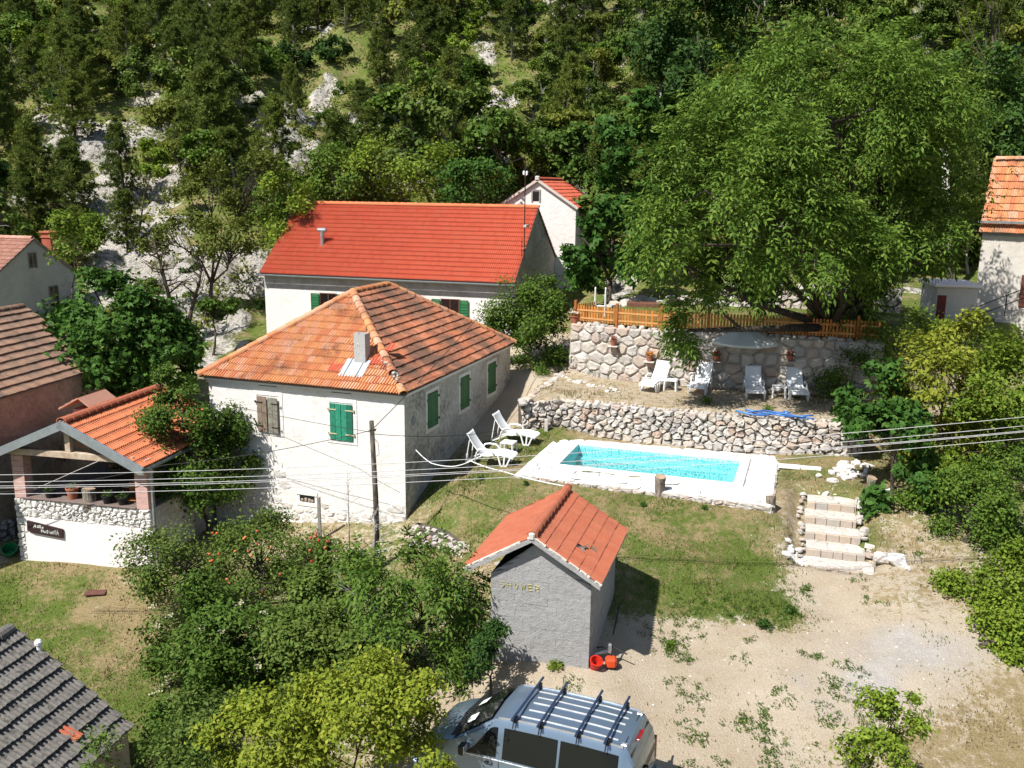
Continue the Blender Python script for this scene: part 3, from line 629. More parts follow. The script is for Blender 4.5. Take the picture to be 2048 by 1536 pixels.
# ---------------------------------------------------------------- red-roofed house behind
def louvre_shutter(par, x, z, w, h, mat):
    s = bpy.data.objects.new('shutter', None); COL.objects.link(s); s.parent = par; s.matrix_local = Matrix.Translation((x, -.05, z))
    m = MB()
    for b in ((0, -.03, 0, .05, 0, h), (w - .05, -.03, 0, w, 0, h), (.051, -.03, 0, w - .051, 0, .05), (.051, -.03, h - .05, w - .051, 0, h)): m.box(*b)
    obj('frame', m, mat, s)
    n = 7
    for k in range(n):
        z0 = .06 + (h - .12) * k / n; m = MB(); m.add([(.05, -.034, z0), (w - .05, -.034, z0), (w - .05, -.004, z0 + (h - .12) / n), (.05, -.004, z0 + (h - .12) / n), (.05, -.02, z0), (w - .05, -.02, z0)], [(0, 1, 2, 3), (4, 5, 1, 0)]); obj('slat', m, mat, s)
def build_red_house():
    yaw = R(-16); q = aty(1028.5, 567.2, 41.5); u = np.array([math.cos(yaw), math.sin(yaw)]); v = np.array([-u[1], u[0]]); o2 = q[:2] + v * .3 - u * .06; O = (o2[0], o2[1], 0)
    H = thing('red_roofed_house', 'long white house with new bright red tile roof', 'house', O, yaw); HM = yawmat(O, yaw)
    L, D, ze, zr, vr = 12.75, 8.9, 6.09, 9.36, 3.8; zb = 5.86
    m = MB(); m.add([(-L, 0, 1.8), (0, 0, 1.8), (0, 0, ze), (-L, 0, ze)], [(0, 1, 2, 3)]); m.add([(-L, D, 2), (-L, 0, 2), (-L, 0, ze), (-L, vr, zr - .05), (-L, D, zb)], [(0, 1, 2, 3, 4)]); obj('wall', m, M_white, H)
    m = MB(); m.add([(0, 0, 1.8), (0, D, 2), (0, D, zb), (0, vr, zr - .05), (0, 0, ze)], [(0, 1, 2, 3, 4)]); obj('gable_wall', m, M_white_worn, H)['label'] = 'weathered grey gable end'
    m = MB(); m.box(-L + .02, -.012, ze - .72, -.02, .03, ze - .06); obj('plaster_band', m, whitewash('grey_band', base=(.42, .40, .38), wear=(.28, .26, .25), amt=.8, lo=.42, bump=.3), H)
    a, b, c = Vector((-L - .06, -.3, ze)), Vector((.06, -.3, ze)), Vector((.06, vr, zr)); d = Vector((-L - .06, vr, zr)); m = MB(); m.slab((a, b, c, d), .06); e, f = Vector((.06, D + .37, zb - .1)), Vector((-L - .06, D + .37, zb - .1)); m.slab((d, c, e, f), .06)
    roof = obj('roof', m, plain('roof_underside', (.20, .15, .11), bump=0), H)
    ev = c - b; sl = ev.length; me = tile_mesh('tile', .2, sl / 17 + .06, T_red, .055, .018, 2, .035)
    lay('tile', me, face_tiles(a, (1, 0, 0), ev, L + .12, sl, .2, sl / 17, None, .4), roof, 300, HM)
    eb = d - f; joined('back_slope_tiles', me, face_tiles(e, (-1, 0, 0), eb, L + .12, eb.length, .2, .33, None, .4), roof)
    rm = ridge_mesh('ridge_tile', .40, .13, T_orange); n = 36
    for k in range(n):
        o = bpy.data.objects.new('ridge_tile', rm); COL.objects.link(o); o.parent = roof; o.matrix_local = Matrix.Translation((-L - .06 + (L + .12) * k / n, vr, zr + .03)) @ Matrix.Rotation(R(-90), 4, 'Z')
    m = MB()
    for x in (-L - .08, .05): m.slab([(x, -.3, ze - .03), (x + .03, -.3, ze - .03), (x + .03, vr, zr - .02), (x, vr, zr - .02)], .1)
    obj('barge_board', m, M_metal, roof)
    # gutter: half-round trough with end cap
    m = MB(); sec = [(-.07 * math.cos(t), -.07 * math.sin(t)) for t in np.linspace(0, math.pi, 7)]; xs = (-L - .1, .08)
    vs = [(x, -.37 + s, ze - .03 + z) for x in xs for s, z in sec] + [(x, -.37 + s * .8, ze - .03 + z * .8) for x in xs for s, z in sec]; k = 7
    m.add(vs, [(i, i + 1, k + i + 1, k + i) for i in range(6)] + [(2 * k + i + 1, 2 * k + i, 3 * k + i, 3 * k + i + 1) for i in range(6)] + [(0, k, 3 * k, 2 * k), (6, 2 * k + 6, 3 * k + 6, k + 6)])
    m.box(-L - .12, -.45, ze - .1, -L - .1, -.29, ze + .02); obj('gutter', m, M_metal, H)
    m = MB(); m.tube([(.03, D + .42, zb - .12), (.03, D + .2, zb - .3), (.03, D + .05, zb - .4), (.03, D + .04, 3.0)], .045, 8); m.box(-.05, D + .3, zb - .2, .12, D + .46, zb - .02); obj('downpipe', m, M_metal, H)
    # stove pipe with T cowl
    t0 = aty(588, 508, 43.2); lp = HM.inverted() @ Vector(t0); vv = 1.35; zz = ze + (vv + .3) / (vr + .3) * (zr - ze); x = lp.x
    m = MB(); m.tube([(x, vv, zz - .1), (x, vv, zz + .5)], .085, 10); fp = obj('flue_pipe', m, M_metal, roof); m = MB(); m.tube([(x, vv, zz + .45), (x, vv, zz + .74)], .1, 10); m.tube([(x - .22, vv, zz + .76), (x + .22, vv, zz + .76)], .11, 10); obj('flue_cowl', m, M_galv, fp)
    m = MB(); m.slab([(x - .25, vv - .3, zz - .18), (x + .25, vv - .3, zz - .18), (x + .2, vv + .12, zz + .15), (x - .2, vv + .12, zz + .15)], .04); obj('flue_flashing', m, T_red, fp)
    # windows with open louvred shutters
    for xw in (-9.72, -3.5):
        w = bpy.data.objects.new('window', None); COL.objects.link(w); w.parent = H; w.matrix_local = Matrix.Translation((xw, 0, 4.2)); ww, hh = .8, 1.0
        m = MB(); m.box(0, -.004, 0, ww, .02, hh); obj('pane', m, M_pane, w)
        m = MB()
        for b_ in ((-.06, -.03, -.05, -.002, .02, hh + .05), (ww + .002, -.03, -.05, ww + .06, .02, hh + .05), (0, -.03, hh + .002, ww, .02, hh + .05), (0, -.05, -.06, ww, .02, -.002), (ww / 2 - .025, -.02, 0, ww / 2 + .025, -.006, hh)): m.box(*b_)
        obj('frame', m, plain('brown_frame', (.10, .04, .025), bump=.1), w)
        louvre_shutter(w, -.50, -.02, .43, hh + .04, M_greenwood); louvre_shutter(w, ww + .08, -.02, .43, hh + .04, M_greenwood)
    # antenna mast fixed to the gable
    m = MB(); pm = HM.inverted() @ Vector(aty(1084, 480, 42.6)); x, y = .12, pm.y; m.tube([(x, y, 7.0), (x, y, 11.6)], .025, 6)
    for z in (7.5, 7.9): m.tube([(x, y, z), (x + .02, y - .55, z + .02)], .018, 5); m.tube([(x + .02, y - .5, z - .22), (x + .02, y - .5, z + .2)], .015, 5)
    m.tube([(x, y + .3, 7.7), (x, y - .3, 7.7)], .018, 5); ma = obj('antenna_mast', m, M_iron, H); m = MB(); m.cbox(x - .04, y - .06, 8.55, x + .1, y + .42, 8.66, .01); obj('mast_bracket', m, M_concrete, ma)
    for s in (-.24, .28):
        m = MB(); m.M = Matrix.Translation((x, y + s, 10.9)); m.lathe([(.03, -.02), (.055, 0), (.05, .06), (.06, .09), (.04, .15), (.001, .17)], 8); m.tube([(0, 0, 0), (0, -s, -.08)], .012, 5); obj('insulator', m, M_plastic, ma)
    return H
M_pane = plain('dark_pane', (.018, .014, .014), bump=0, rough=.12, spec=.5)
build_red_house()
# ---------------------------------------------------------------- terrace pavilion at the left
M_timber = plain('bleached_timber', (.50, .41, .32), (.34, .25, .18), 5, .85, .4, 30)
M_darktimber = plain('dark_timber', (.14, .075, .04), (.09, .05, .03), 6, .8, .3)
M_pinkblock = plain('pink_tufa_block', (.56, .36, .32), (.46, .29, .26), 5, .9, .3)
M_terracotta = plain('terracotta', (.36, .13, .075), (.28, .10, .06), 7, .85, .2)
def plantball(m, c, r, n, l, w, seed, flat=.7):
    """a small loose tuft of leaves"""
    g = np.random.default_rng(seed)
    for _ in range(n):
        d = Vector(g.normal(size=3)); d.z = abs(d.z) * flat + .1; d.normalize(); p = Vector(c) + d * r * g.uniform(.3, 1); s = d.cross(Vector(g.normal(size=3))).normalized(); t = (d + Vector(g.normal(size=3)) * .6).normalized()
        L = l * g.uniform(.6, 1.2); W = w * g.uniform(.6, 1.2); m.add([p - t * L * .5, p + s * W * .5, p + t * L * .5, p - s * W * .5], [(0, 1, 2, 3)])
    return m
def leafmat(name, a, b, trans=.25, rough=.6, objvar=.18, spec=.12):
    t = NT(name); r = t.new('NewGeometry').outputs['Random Per Island']; col = t.ramp(r, [(0, a), (.55, tuple((x + y) / 2 for x, y in zip(a, b))), (1, b)])
    o = t.new('ObjectInfo').outputs['Random']; col = t.mix(1, col, t.ramp(o, [(0, (1 - objvar, 1 - objvar * .8, 1 - objvar)), (1, (1 + objvar * 1.3, 1 + objvar, 1 - objvar * .2))]), 'MULTIPLY')
    t.fin(col, rough, spec); tr = t.new('BsdfTranslucent'); t.ln(col, tr.inputs[0]); mx = t.new('MixShader'); mx.inputs[0].default_value = trans
    t.ln(t.b.outputs[0], mx.inputs[1]); t.ln(tr.outputs[0], mx.inputs[2]); t.ln(mx.outputs[0], t.out.inputs[0]); return t.m
L_pot = leafmat('pot_plant_leaf', (.03, .075, .02), (.09, .15, .03))
F_red = leafmat('red_flower', (.45, .02, .03), (.60, .07, .09)); F_orange = leafmat('orange_flower', (.65, .14, .02), (.75, .32, .05)); F_white = leafmat('pale_flower', (.75, .62, .66), (.85, .80, .80)); F_pink = leafmat('pink_flower', (.55, .10, .14), (.65, .25, .27))
def flower_pot(name, label, loc, r=.12, h=.2, potmat=None, flmat=None, nl=60, nf=0, seed=1, R_=.2, cat='flower pot', group=None):
    t = thing(name, label, cat, loc, 0, group); m = MB(); m.lathe([(.001, .0), (r * .72, 0), (r * .98, h * .84), (r * 1.1, h * .85), (r * 1.1, h), (r * .95, h), (r * .9, h * .86), (.001, h * .86)], 14); obj('pot', m, potmat or M_terracotta, t, 35)
    if nl: obj('leaves', plantball(MB(), (0, 0, h), R_, nl, .09, .05, seed), L_pot, t, False, 'stuff')
    if nf: obj('flowers', plantball(MB(), (0, 0, h + R_ * .25), R_ * .9, nf, .075, .065, seed + 9), flmat, t, False, 'stuff')
    return t
def text_obj(name, body, size, mat, parent, M, shear=0, ext=.004):
    c = bpy.data.curves.new(name, 'FONT'); c.body = body; c.size = size; c.extrude = ext; c.shear = shear; c.align_x = 'LEFT'; tmp = bpy.data.objects.new(name, c); COL.objects.link(tmp)
    dg = bpy.context.evaluated_depsgraph_get(); me = bpy.data.meshes.new_from_object(tmp.evaluated_get(dg)); bpy.data.objects.remove(tmp); me.materials.clear(); me.materials.append(mat)
    o = bpy.data.objects.new(name, me); COL.objects.link(o); o.parent = parent; o.matrix_local = M; return o
def arcs(cx, cz, rx, rz, a0, a1, y, n=10): return [(cx + rx * math.cos(R(a0 + (a1 - a0) * k / n)), y, cz + rz * math.sin(R(a0 + (a1 - a0) * k / n))) for k in range(n + 1)]
def build_pavilion():
    yaw = R(-12.5); O = (-11.42, 26.85, 0); P = thing('pavilion', 'open gabled pavilion with orange roof, pink posts and white stone parapet', 'pavilion', O, yaw); PM = yawmat(O, yaw)
    zb, zp = -2.2, .62; Lft = -4.42; rt = .42; Dp = 5.2
    m = MB(); m.box(Lft + .3, .0, zb, rt - .3, .25, .0); obj('front_wall', m, M_pinkwall, P)
    m = MB(); m.box(Lft, .06, zb, Lft + .299, Dp, zp - .01); m.box(rt - .299, .06, zb, rt, Dp, zp - .01); m.box(Lft + .3, .06, .001, rt - .3, .3, zp - .01); m.box(Lft + .3, .26, zb, rt - .3, Dp, -.45); obj('masonry', m, M_mortar, P)
    f = lambda x, z, o: (Lft + x, .05 - o, z)
    stone_field('stone', voronoi(rt - Lft, .62, 85, 5, 2, 1.1), lambda x, z, o: (Lft + x, .05 - o, .0 + z), ST_white, P, .016, -.05, .055, .012, 5, 300, None, bulge=.3)
    for xa in (Lft, rt - .32):
        stone_field('corner_stone', voronoi(.32, 2.0, 20, 7, 2, 1.2), lambda x, z, o: (xa + x, .05 - o, -2.05 + z), ST_white, P, .012, -.05, .06, .012, 8)
    stone_field('side_stone', voronoi(2.4, 2.4, 70, 15, 2, 1.2), lambda x, z, o: (rt - .05 + o, .05 + x, -1.9 + z), ST_white, P, .016, -.05, .055, .012, 9)
    m = MB(); m.cbox(Lft + .32, -.04, zp, rt - .47, .42, zp + .05, .01); m.cbox(rt - .36, .5, zp, rt + .04, 2.4, zp + .05, .01); obj('parapet_slab', m, plain('worn_slate', (.20, .15, .13), (.14, .11, .10), 6, .8), P)
    for x in (Lft + .06, rt - .46): 
        for y0 in ((.0, 2.5, 4.8) if x > -1 else (.0, 4.8)):
            n = 9; bh = (2.2 - zp) / n
            for k in range(n):
                m = MB(); e = RNG.uniform(0, .006); m.cbox(x + e, y0 + e, zp + k * bh + .004, x + .42, y0 + .36, zp + (k + 1) * bh - .002, .006); obj('post_block', m, M_pinkblock, P)
    m = MB(); m.cbox(-2.05, 4.0, zp - .4, -1.7, 4.35, 3.0, .01); obj('inner_post', m, M_pinkblock, P)
    # roof
    xa, za, xl, zl, xr, zrr = -2.09, 3.27, -4.98, 2.02, .50, 2.05; y0, y1 = -.42, 4.9
    m = MB(); m.slab([(xl, y0, zl), (xa, y0, za), (xa, y1, za), (xl, y1, zl)][::-1], .05); m.slab([(xa, y0, za), (xr, y0, zrr), (xr, y1, zrr), (xa, y1, za)][::-1], .05)
    if (Vector((xa - xl, 0, za - zl)).cross(Vector((0, 1, 0)))).z < 0: pass
    roof = obj('roof', m, M_darktimber, P); sl = math.hypot(xr - xa, za - zrr); me = tile_mesh('tile', .205, sl / 8 + .06, T_orange, .045, .018, 2, .035)
    lay('tile', me, face_tiles((xr, y0 + .06, zrr), (0, 1, 0), (xa - xr, 0, za - zrr), y1 - y0 - .06, sl, .205, sl / 8, None, .5), roof, 300, PM)
    sl2 = math.hypot(xl - xa, za - zl); joined('left_slope_tiles', me, face_tiles((xl, y1, zl), (0, -1, 0), (xa - xl, 0, za - zl), y1 - y0 - .06, sl2, .205, sl2 / 8, None, .5), roof)
    rm = ridge_mesh('ridge_tile', .42, .14, T_shed)
    for k in range(14):
        o = bpy.data.objects.new('ridge_tile', rm); COL.objects.link(o); o.parent = roof; o.matrix_local = Matrix.Translation((xa, y0 + .02 + k * .36, za + .07)) @ Matrix.Rotation(R(2), 4, 'X')
    for a, b in (((xl, zl), (xa, za)), ((xa, za), (xr, zrr))):
        m = MB(); t = Vector((b[0] - a[0], 0, b[1] - a[1])).normalized(); n = Vector((-t.z, 0, t.x))
        A, B = Vector((a[0], y0 - .05, a[1])) - t * .08, Vector((b[0], y0 - .05, b[1])) + t * .06
        m.add([A + n * .09, B + n * .09, B - n * .16, A - n * .16, A + n * .09 + Vector((0, .09, .01)), B + n * .09 + Vector((0, .09, .01)), B - n * .16 + Vector((0, .03, 0)), A - n * .16 + Vector((0, .03, 0))], [(3, 2, 1, 0), (0, 1, 5, 4), (2, 3, 7, 6), (1, 2, 6, 5), (3, 0, 4, 7)]); obj('fascia', m, M_metal, roof)
    m = MB(); m.cbox(Lft + .1, -.24, 2.14, rt - .30, -.08, 2.34, .012); obj('tie_beam', m, M_timber, P)
    m = MB(); m.cbox(-2.19, -.23, 2.342, -2.0, -.09, 3.02, .01); kp = obj('king_post', m, M_timber, P); m = MB(); m.cbox(-2.24, -.3, 3.0, -1.95, .3, 3.16, .01); obj('ridge_beam', m, M_timber, kp)
    for y in (1.2, 2.6, 4.0):
        for a, b in (((Lft - .2, 2.2), (xa, za - .12)), ((xa, za - .12), (rt, 2.08))): m = MB(); m.bar((a[0], y, a[1]), (b[0], y, b[1]), .1, .14); obj('rafter', m, M_darktimber, P)
    m = MB(); m.tube([(rt + .18, -.12, 2.0), (rt + .2, -.05, 1.85), (rt + .12, .02, 1.75), (rt + .12, .0, -1.2), (rt + .2, -.1, -1.35)], .045, 8); obj('downpipe', m, M_galv, P)
    m = MB(); sec = [(.07 * math.cos(t), .07 * math.sin(t)) for t in np.linspace(math.pi, 2 * math.pi, 7)]; m.add([(xr + .07 + a, y, zrr - .03 + b) for y in (y0 - .1, y1) for a, b in sec], [(i, i + 1, 7 + i + 1, 7 + i) for i in range(6)]); m.box(xr - .02, y0 - .12, zrr - .12, xr + .16, y0 - .1, zrr + .0); obj('gutter', m, M_galv, P)
    # inside: back wall, floor, bread oven with its chimney
    m = MB(); m.box(Lft, Dp - .2, -.5, rt, Dp, 2.3); obj('back_wall', m, M_oldwall, P); m = MB(); m.box(Lft + .3, .3, -.5, rt - .3, Dp - .2, -.02); obj('floor_slab', m, M_soil, P)
    m = MB(); m.cbox(-1.75, 3.2, 0, -.2, 4.7, 2.4, .03); ov = obj('bread_oven', m, M_pinkblock, P); m = MB(); m.add([(x, y, z) for x, y, z in arcs(-1.0, 1.35, .42, .5, 0, 180, 3.19)] + [(-1.42, 3.19, .95), (-.58, 3.19, .95)], [tuple(range(11)) + (11, 12)]); obj('oven_mouth', m, M_dark, ov)
    m = MB(); m.cbox(-3.25, 1.6, 1.9, -2.55, 2.3, 3.2, .01); ch = obj('chimney', m, M_pinkblock, P)
    lx = -2.9; m = MB(); m.slab([(lx - .62, 1.3, 3.22), (lx + .12, 1.3, 3.62), (lx + .12, 2.65, 3.62), (lx - .62, 2.65, 3.22)][::-1], .05); m.slab([(lx + .12, 1.3, 3.62), (lx + .5, 1.3, 3.35), (lx + .5, 2.65, 3.35), (lx + .12, 2.65, 3.62)][::-1], .05)
    cp = obj('chimney_cap', m, T_pale, ch); ct = tile_mesh('cap_tile', .2, .3, T_pale, .02)
    B = Matrix((Vector((0, -1, 0)), Vector((.74, 0, .4)).normalized(), Vector((0, -1, 0)).cross(Vector((.74, 0, .4)).normalized()))).transposed().to_4x4()
    for r in range(3):
        for c in range(6):
            o = bpy.data.objects.new('cap_tile', ct); COL.objects.link(o); o.parent = cp; o.matrix_local = Matrix.Translation(Vector((lx - .64, 2.62, 3.22)) + Vector((0, -1, 0)) * c * .215 + Vector((.74, 0, .4)).normalized() * r * .27) @ B
    # the name board hangs on the wall: a thing of its own
    S = thing('name_board', 'dark wooden name board with white handwriting below the stone parapet', 'sign', PM @ Vector((-3.98, -.02, -.42)), yaw - R(3)); S.rotation_euler = (0, R(4), yaw)
    m = MB(); m.add([(0, -.05, .0), (.14, -.05, -.03), (.16, -.05, -.05), (1.28, -.05, -.06), (1.28, -.05, .24), (.0, -.05, .33), (0, 0, .0), (.14, 0, -.03), (.16, 0, -.05), (1.28, 0, -.06), (1.28, 0, .24), (0, 0, .33)], [(0, 1, 2, 3, 4, 5), (5, 4, 10, 11), (4, 3, 9, 10), (3, 2, 8, 9), (2, 1, 7, 8), (1, 0, 6, 7), (0, 5, 11, 6)]); obj('board', m, plain('dark_red_board', (.045, .022, .022), (.03, .018, .018), 4, .6), S)
    ink = plain('white_paint', (.78, .78, .76), bump=0, rough=.6)
    m = MB()
    def stroke(pts, w=.013): m.tube([(x, -.056, z) for x, z in pts], w, 5)
    for i, chs in enumerate([((0, -.02), (.04, .09), (.06, .11), (.075, .08), (.08, .0)), ((.02, .035), (.09, .04))]): stroke([(.25 + a, .15 + b) for a, b in chs])
    def word(txt, x, z, s, dx):
        G = {'G': [[(1, .9), (.5, 1), (.1, .6), (.2, .1), (.7, 0), (1, .3), (.6, .45)]], 'R': [[(.1, 0), (.2, 1), (.8, .9), (.8, .55), (.2, .5), (.9, 0)]], 'O': [[(.5, 0), (.1, .4), (.4, 1), (.9, .7), (.8, .15), (.5, 0)]], 'P': [[(.1, 0), (.2, 1), (.85, .85), (.7, .5), (.2, .45)]], 'A': [[(0, 0), (.5, 1), (1, 0)], [(.2, .4), (.8, .4)]],
             'N': [[(.1, 0), (.2, 1), (.8, 0), (.9, 1)]], 'S': [[(.9, .9), (.3, 1), (.2, .6), (.8, .4), (.7, 0), (.1, .1)]], 'T': [[(0, 1), (1, .95)], [(.5, .95), (.5, 0)]], 'I': [[(.5, 1), (.5, 0)]], 'E': [[(.9, 1), (.2, 1), (.15, 0), (.9, 0)], [(.2, .5), (.7, .5)]]}
        for k, chh in enumerate(txt):
            for st in G[chh]: stroke([(x + k * dx + a * dx * .8, z + b * s * (1 + .25 * math.sin(k * 2.3))) for a, b in st], .011)
    word('GRO', .37, .16, .075, .085); word('PANSION', .52, .03, .085, .066); word('NA', .98, .03, .15, .095)
    obj('lettering', m, ink, S)
    return PM
PAV = build_pavilion()
for i, (x, lab, pm, sd) in enumerate(((-3.2, 'low grey pot with green plant on the parapet, beside the left pink post', M_black, 3), (-2.45, 'tall clay pot on the pavilion parapet, left of the log', M_terracotta, 4), (-1.15, 'squat black pot with bushy plant on the parapet, right of the log', M_black, 5), (-.62, 'dark pot with pale leaved plant on the parapet, nearest the right pink post', M_black, 6))):
    flower_pot('flower_pot', lab, PAV @ Vector((x, .16 + .1 * (i == 1), .672)), .16 if i != 1 else .19, .24 if i != 1 else .36, pm, None, 70, 0, sd, .2)
def log_mesh(m, r, h, seed, flare=1.1, seg=14):
    g = np.random.default_rng(seed); ph = g.uniform(0, 6, 4)
    prof = [(flare * 1.12, -.25), (flare, 0), (1, .3 * h), (.97, .75 * h), (1.05, .97 * h), (.98, h)]; vs = []
    for k, (q, z) in enumerate(prof):
        for i in range(seg):
            a = 2 * math.pi * i / seg; rr = r * q * (1 + .07 * math.sin(2 * a + ph[0]) + .06 * math.sin(5 * a + ph[1] + k * .3) + g.normal() * .03); vs.append((rr * math.cos(a), rr * math.sin(a), z + (.06 * math.cos(a + ph[2]) * h if k > 3 else 0)))
    n = len(prof); m.add(vs, [(i * seg + k, i * seg + (k + 1) % seg, (i + 1) * seg + (k + 1) % seg, (i + 1) * seg + k) for i in range(n - 1) for k in range(seg)]); return vs[-seg:]
def bark_mat(name, a, b):
    t = NT(name); tc = t.new('TexCoord').outputs['Object']; mp = t.new('Mapping'); mp.inputs['Scale'].default_value = (9, 9, 1.6); t.ln(tc, mp.inputs[0]); n = t.noise(2.2, 6, .7, mp.outputs[0])
    t.bump(n, 1, .05); return t.fin(t.mix(t.ramp(n, [(.38, 0), (.62, 1)]), a, b), .95, .1)
M_bark = bark_mat('grey_bark', (.09, .075, .06), (.36, .31, .26)); M_cutwood = plain('cut_wood', (.42, .31, .21), (.28, .20, .14), 9, .9); M_darkbark = bark_mat('dark_bark', (.035, .028, .022), (.12, .10, .08)); M_palebark = bark_mat('pale_bark', (.20, .19, .17), (.45, .43, .40))
def stump(label, loc, r, h, seed, lean=0, group='old tree stumps used as stools round the pool'):
    t = thing('tree_stump', label, 'tree stump', loc, seed, group); t.rotation_euler = (lean, lean * .5, seed); m = MB(); top = log_mesh(m, r, h, seed); obj('bark', m, M_bark, t, True)
    m = MB(); c = np.mean(top, 0) + (0, 0, .006); m.add([tuple(c)] + [(p[0] * .96, p[1] * .96, p[2] + .006) for p in top], [(0, i + 1, (i + 1) % len(top) + 1) for i in range(len(top))]); obj('cut_top', m, M_cutwood, t); return t
stump('upright log standing among the pots on the pavilion parapet', PAV @ Vector((-1.8, .18, .672)), .19, .4, 21, 0, None)
for i, (x, y, z, fm, lab, n) in enumerate(((-2.75, .3, 1.98, F_orange, 'hanging basket with orange flowers under the pavilion beam', 60), (-.98, .5, 1.72, F_pink, 'small hanging basket with pinkish flowers right of the king post', 30))):
    t = thing('hanging_basket', lab, 'flower basket', PAV @ Vector((x, y, z)), 0, 'flower baskets hanging in the pavilion'); m = MB(); m.lathe([(.001, -.14), (.1, -.12), (.17, 0), (.15, 0), (.001, -.03)], 12); obj('bowl', m, M_black, t); m = MB()
    for k in range(3): a = k * 2.1; m.tube([(.15 * math.cos(a), .15 * math.sin(a), 0), (0, 0, .4)], .006, 4)
    obj('hanger', m, M_black, t); obj('leaves', plantball(MB(), (0, 0, .0), .3, 110, .1, .05, 31 + i, 1), L_pot, t, False, 'stuff'); obj('flowers', plantball(MB(), (0, 0, .03), .3, n, .08, .07, 41 + i, 1), fm, t, False, 'stuff')
def pav_chair(x, y, a, lab, mt):
    t = thing('chair', lab, 'chair', PAV @ Vector((x, y, -.02)), R(a), 'chairs inside the pavilion'); m = MB(); m.cbox(-.22, -.22, .43, .22, .22, .47, .01); obj('seat', m, mt, t); m = MB(); m.cbox(-.22, .18, .62, .22, .22, .98, .01); obj('backrest', m, mt, t)
    for sx in (-.2, .16):
        for sy in (-.2, .18): m = MB(); m.box(sx, sy, 0, sx + .04, sy + .04, .43 if sy < 0 else .62); obj('leg', m, M_darktimber, t)
pav_chair(-.95, 1.2, 0, 'orange wooden chair behind the parapet pots, left one of the pair', plain('orange_wood', (.50, .20, .06), bump=.1)); pav_chair(-.3, 1.3, 10, 'orange wooden chair behind the right pink post', plain('orange_wood', (.50, .20, .06), bump=.1))
t = thing('dining_table', 'table under a pale cloth inside the pavilion', 'table', PAV @ Vector((-.7, 1.9, -.02)), R(-12.5)); m = MB(); m.cbox(-.9, -.4, .72, .9, .4, .76, .01); obj('tabletop', m, M_concrete, t)
for sx in (-.8, .74):
    for sy in (-.34, .28): m = MB(); m.box(sx, sy, 0, sx + .06, sy + .06, .72); obj('leg', m, M_darktimber, t)

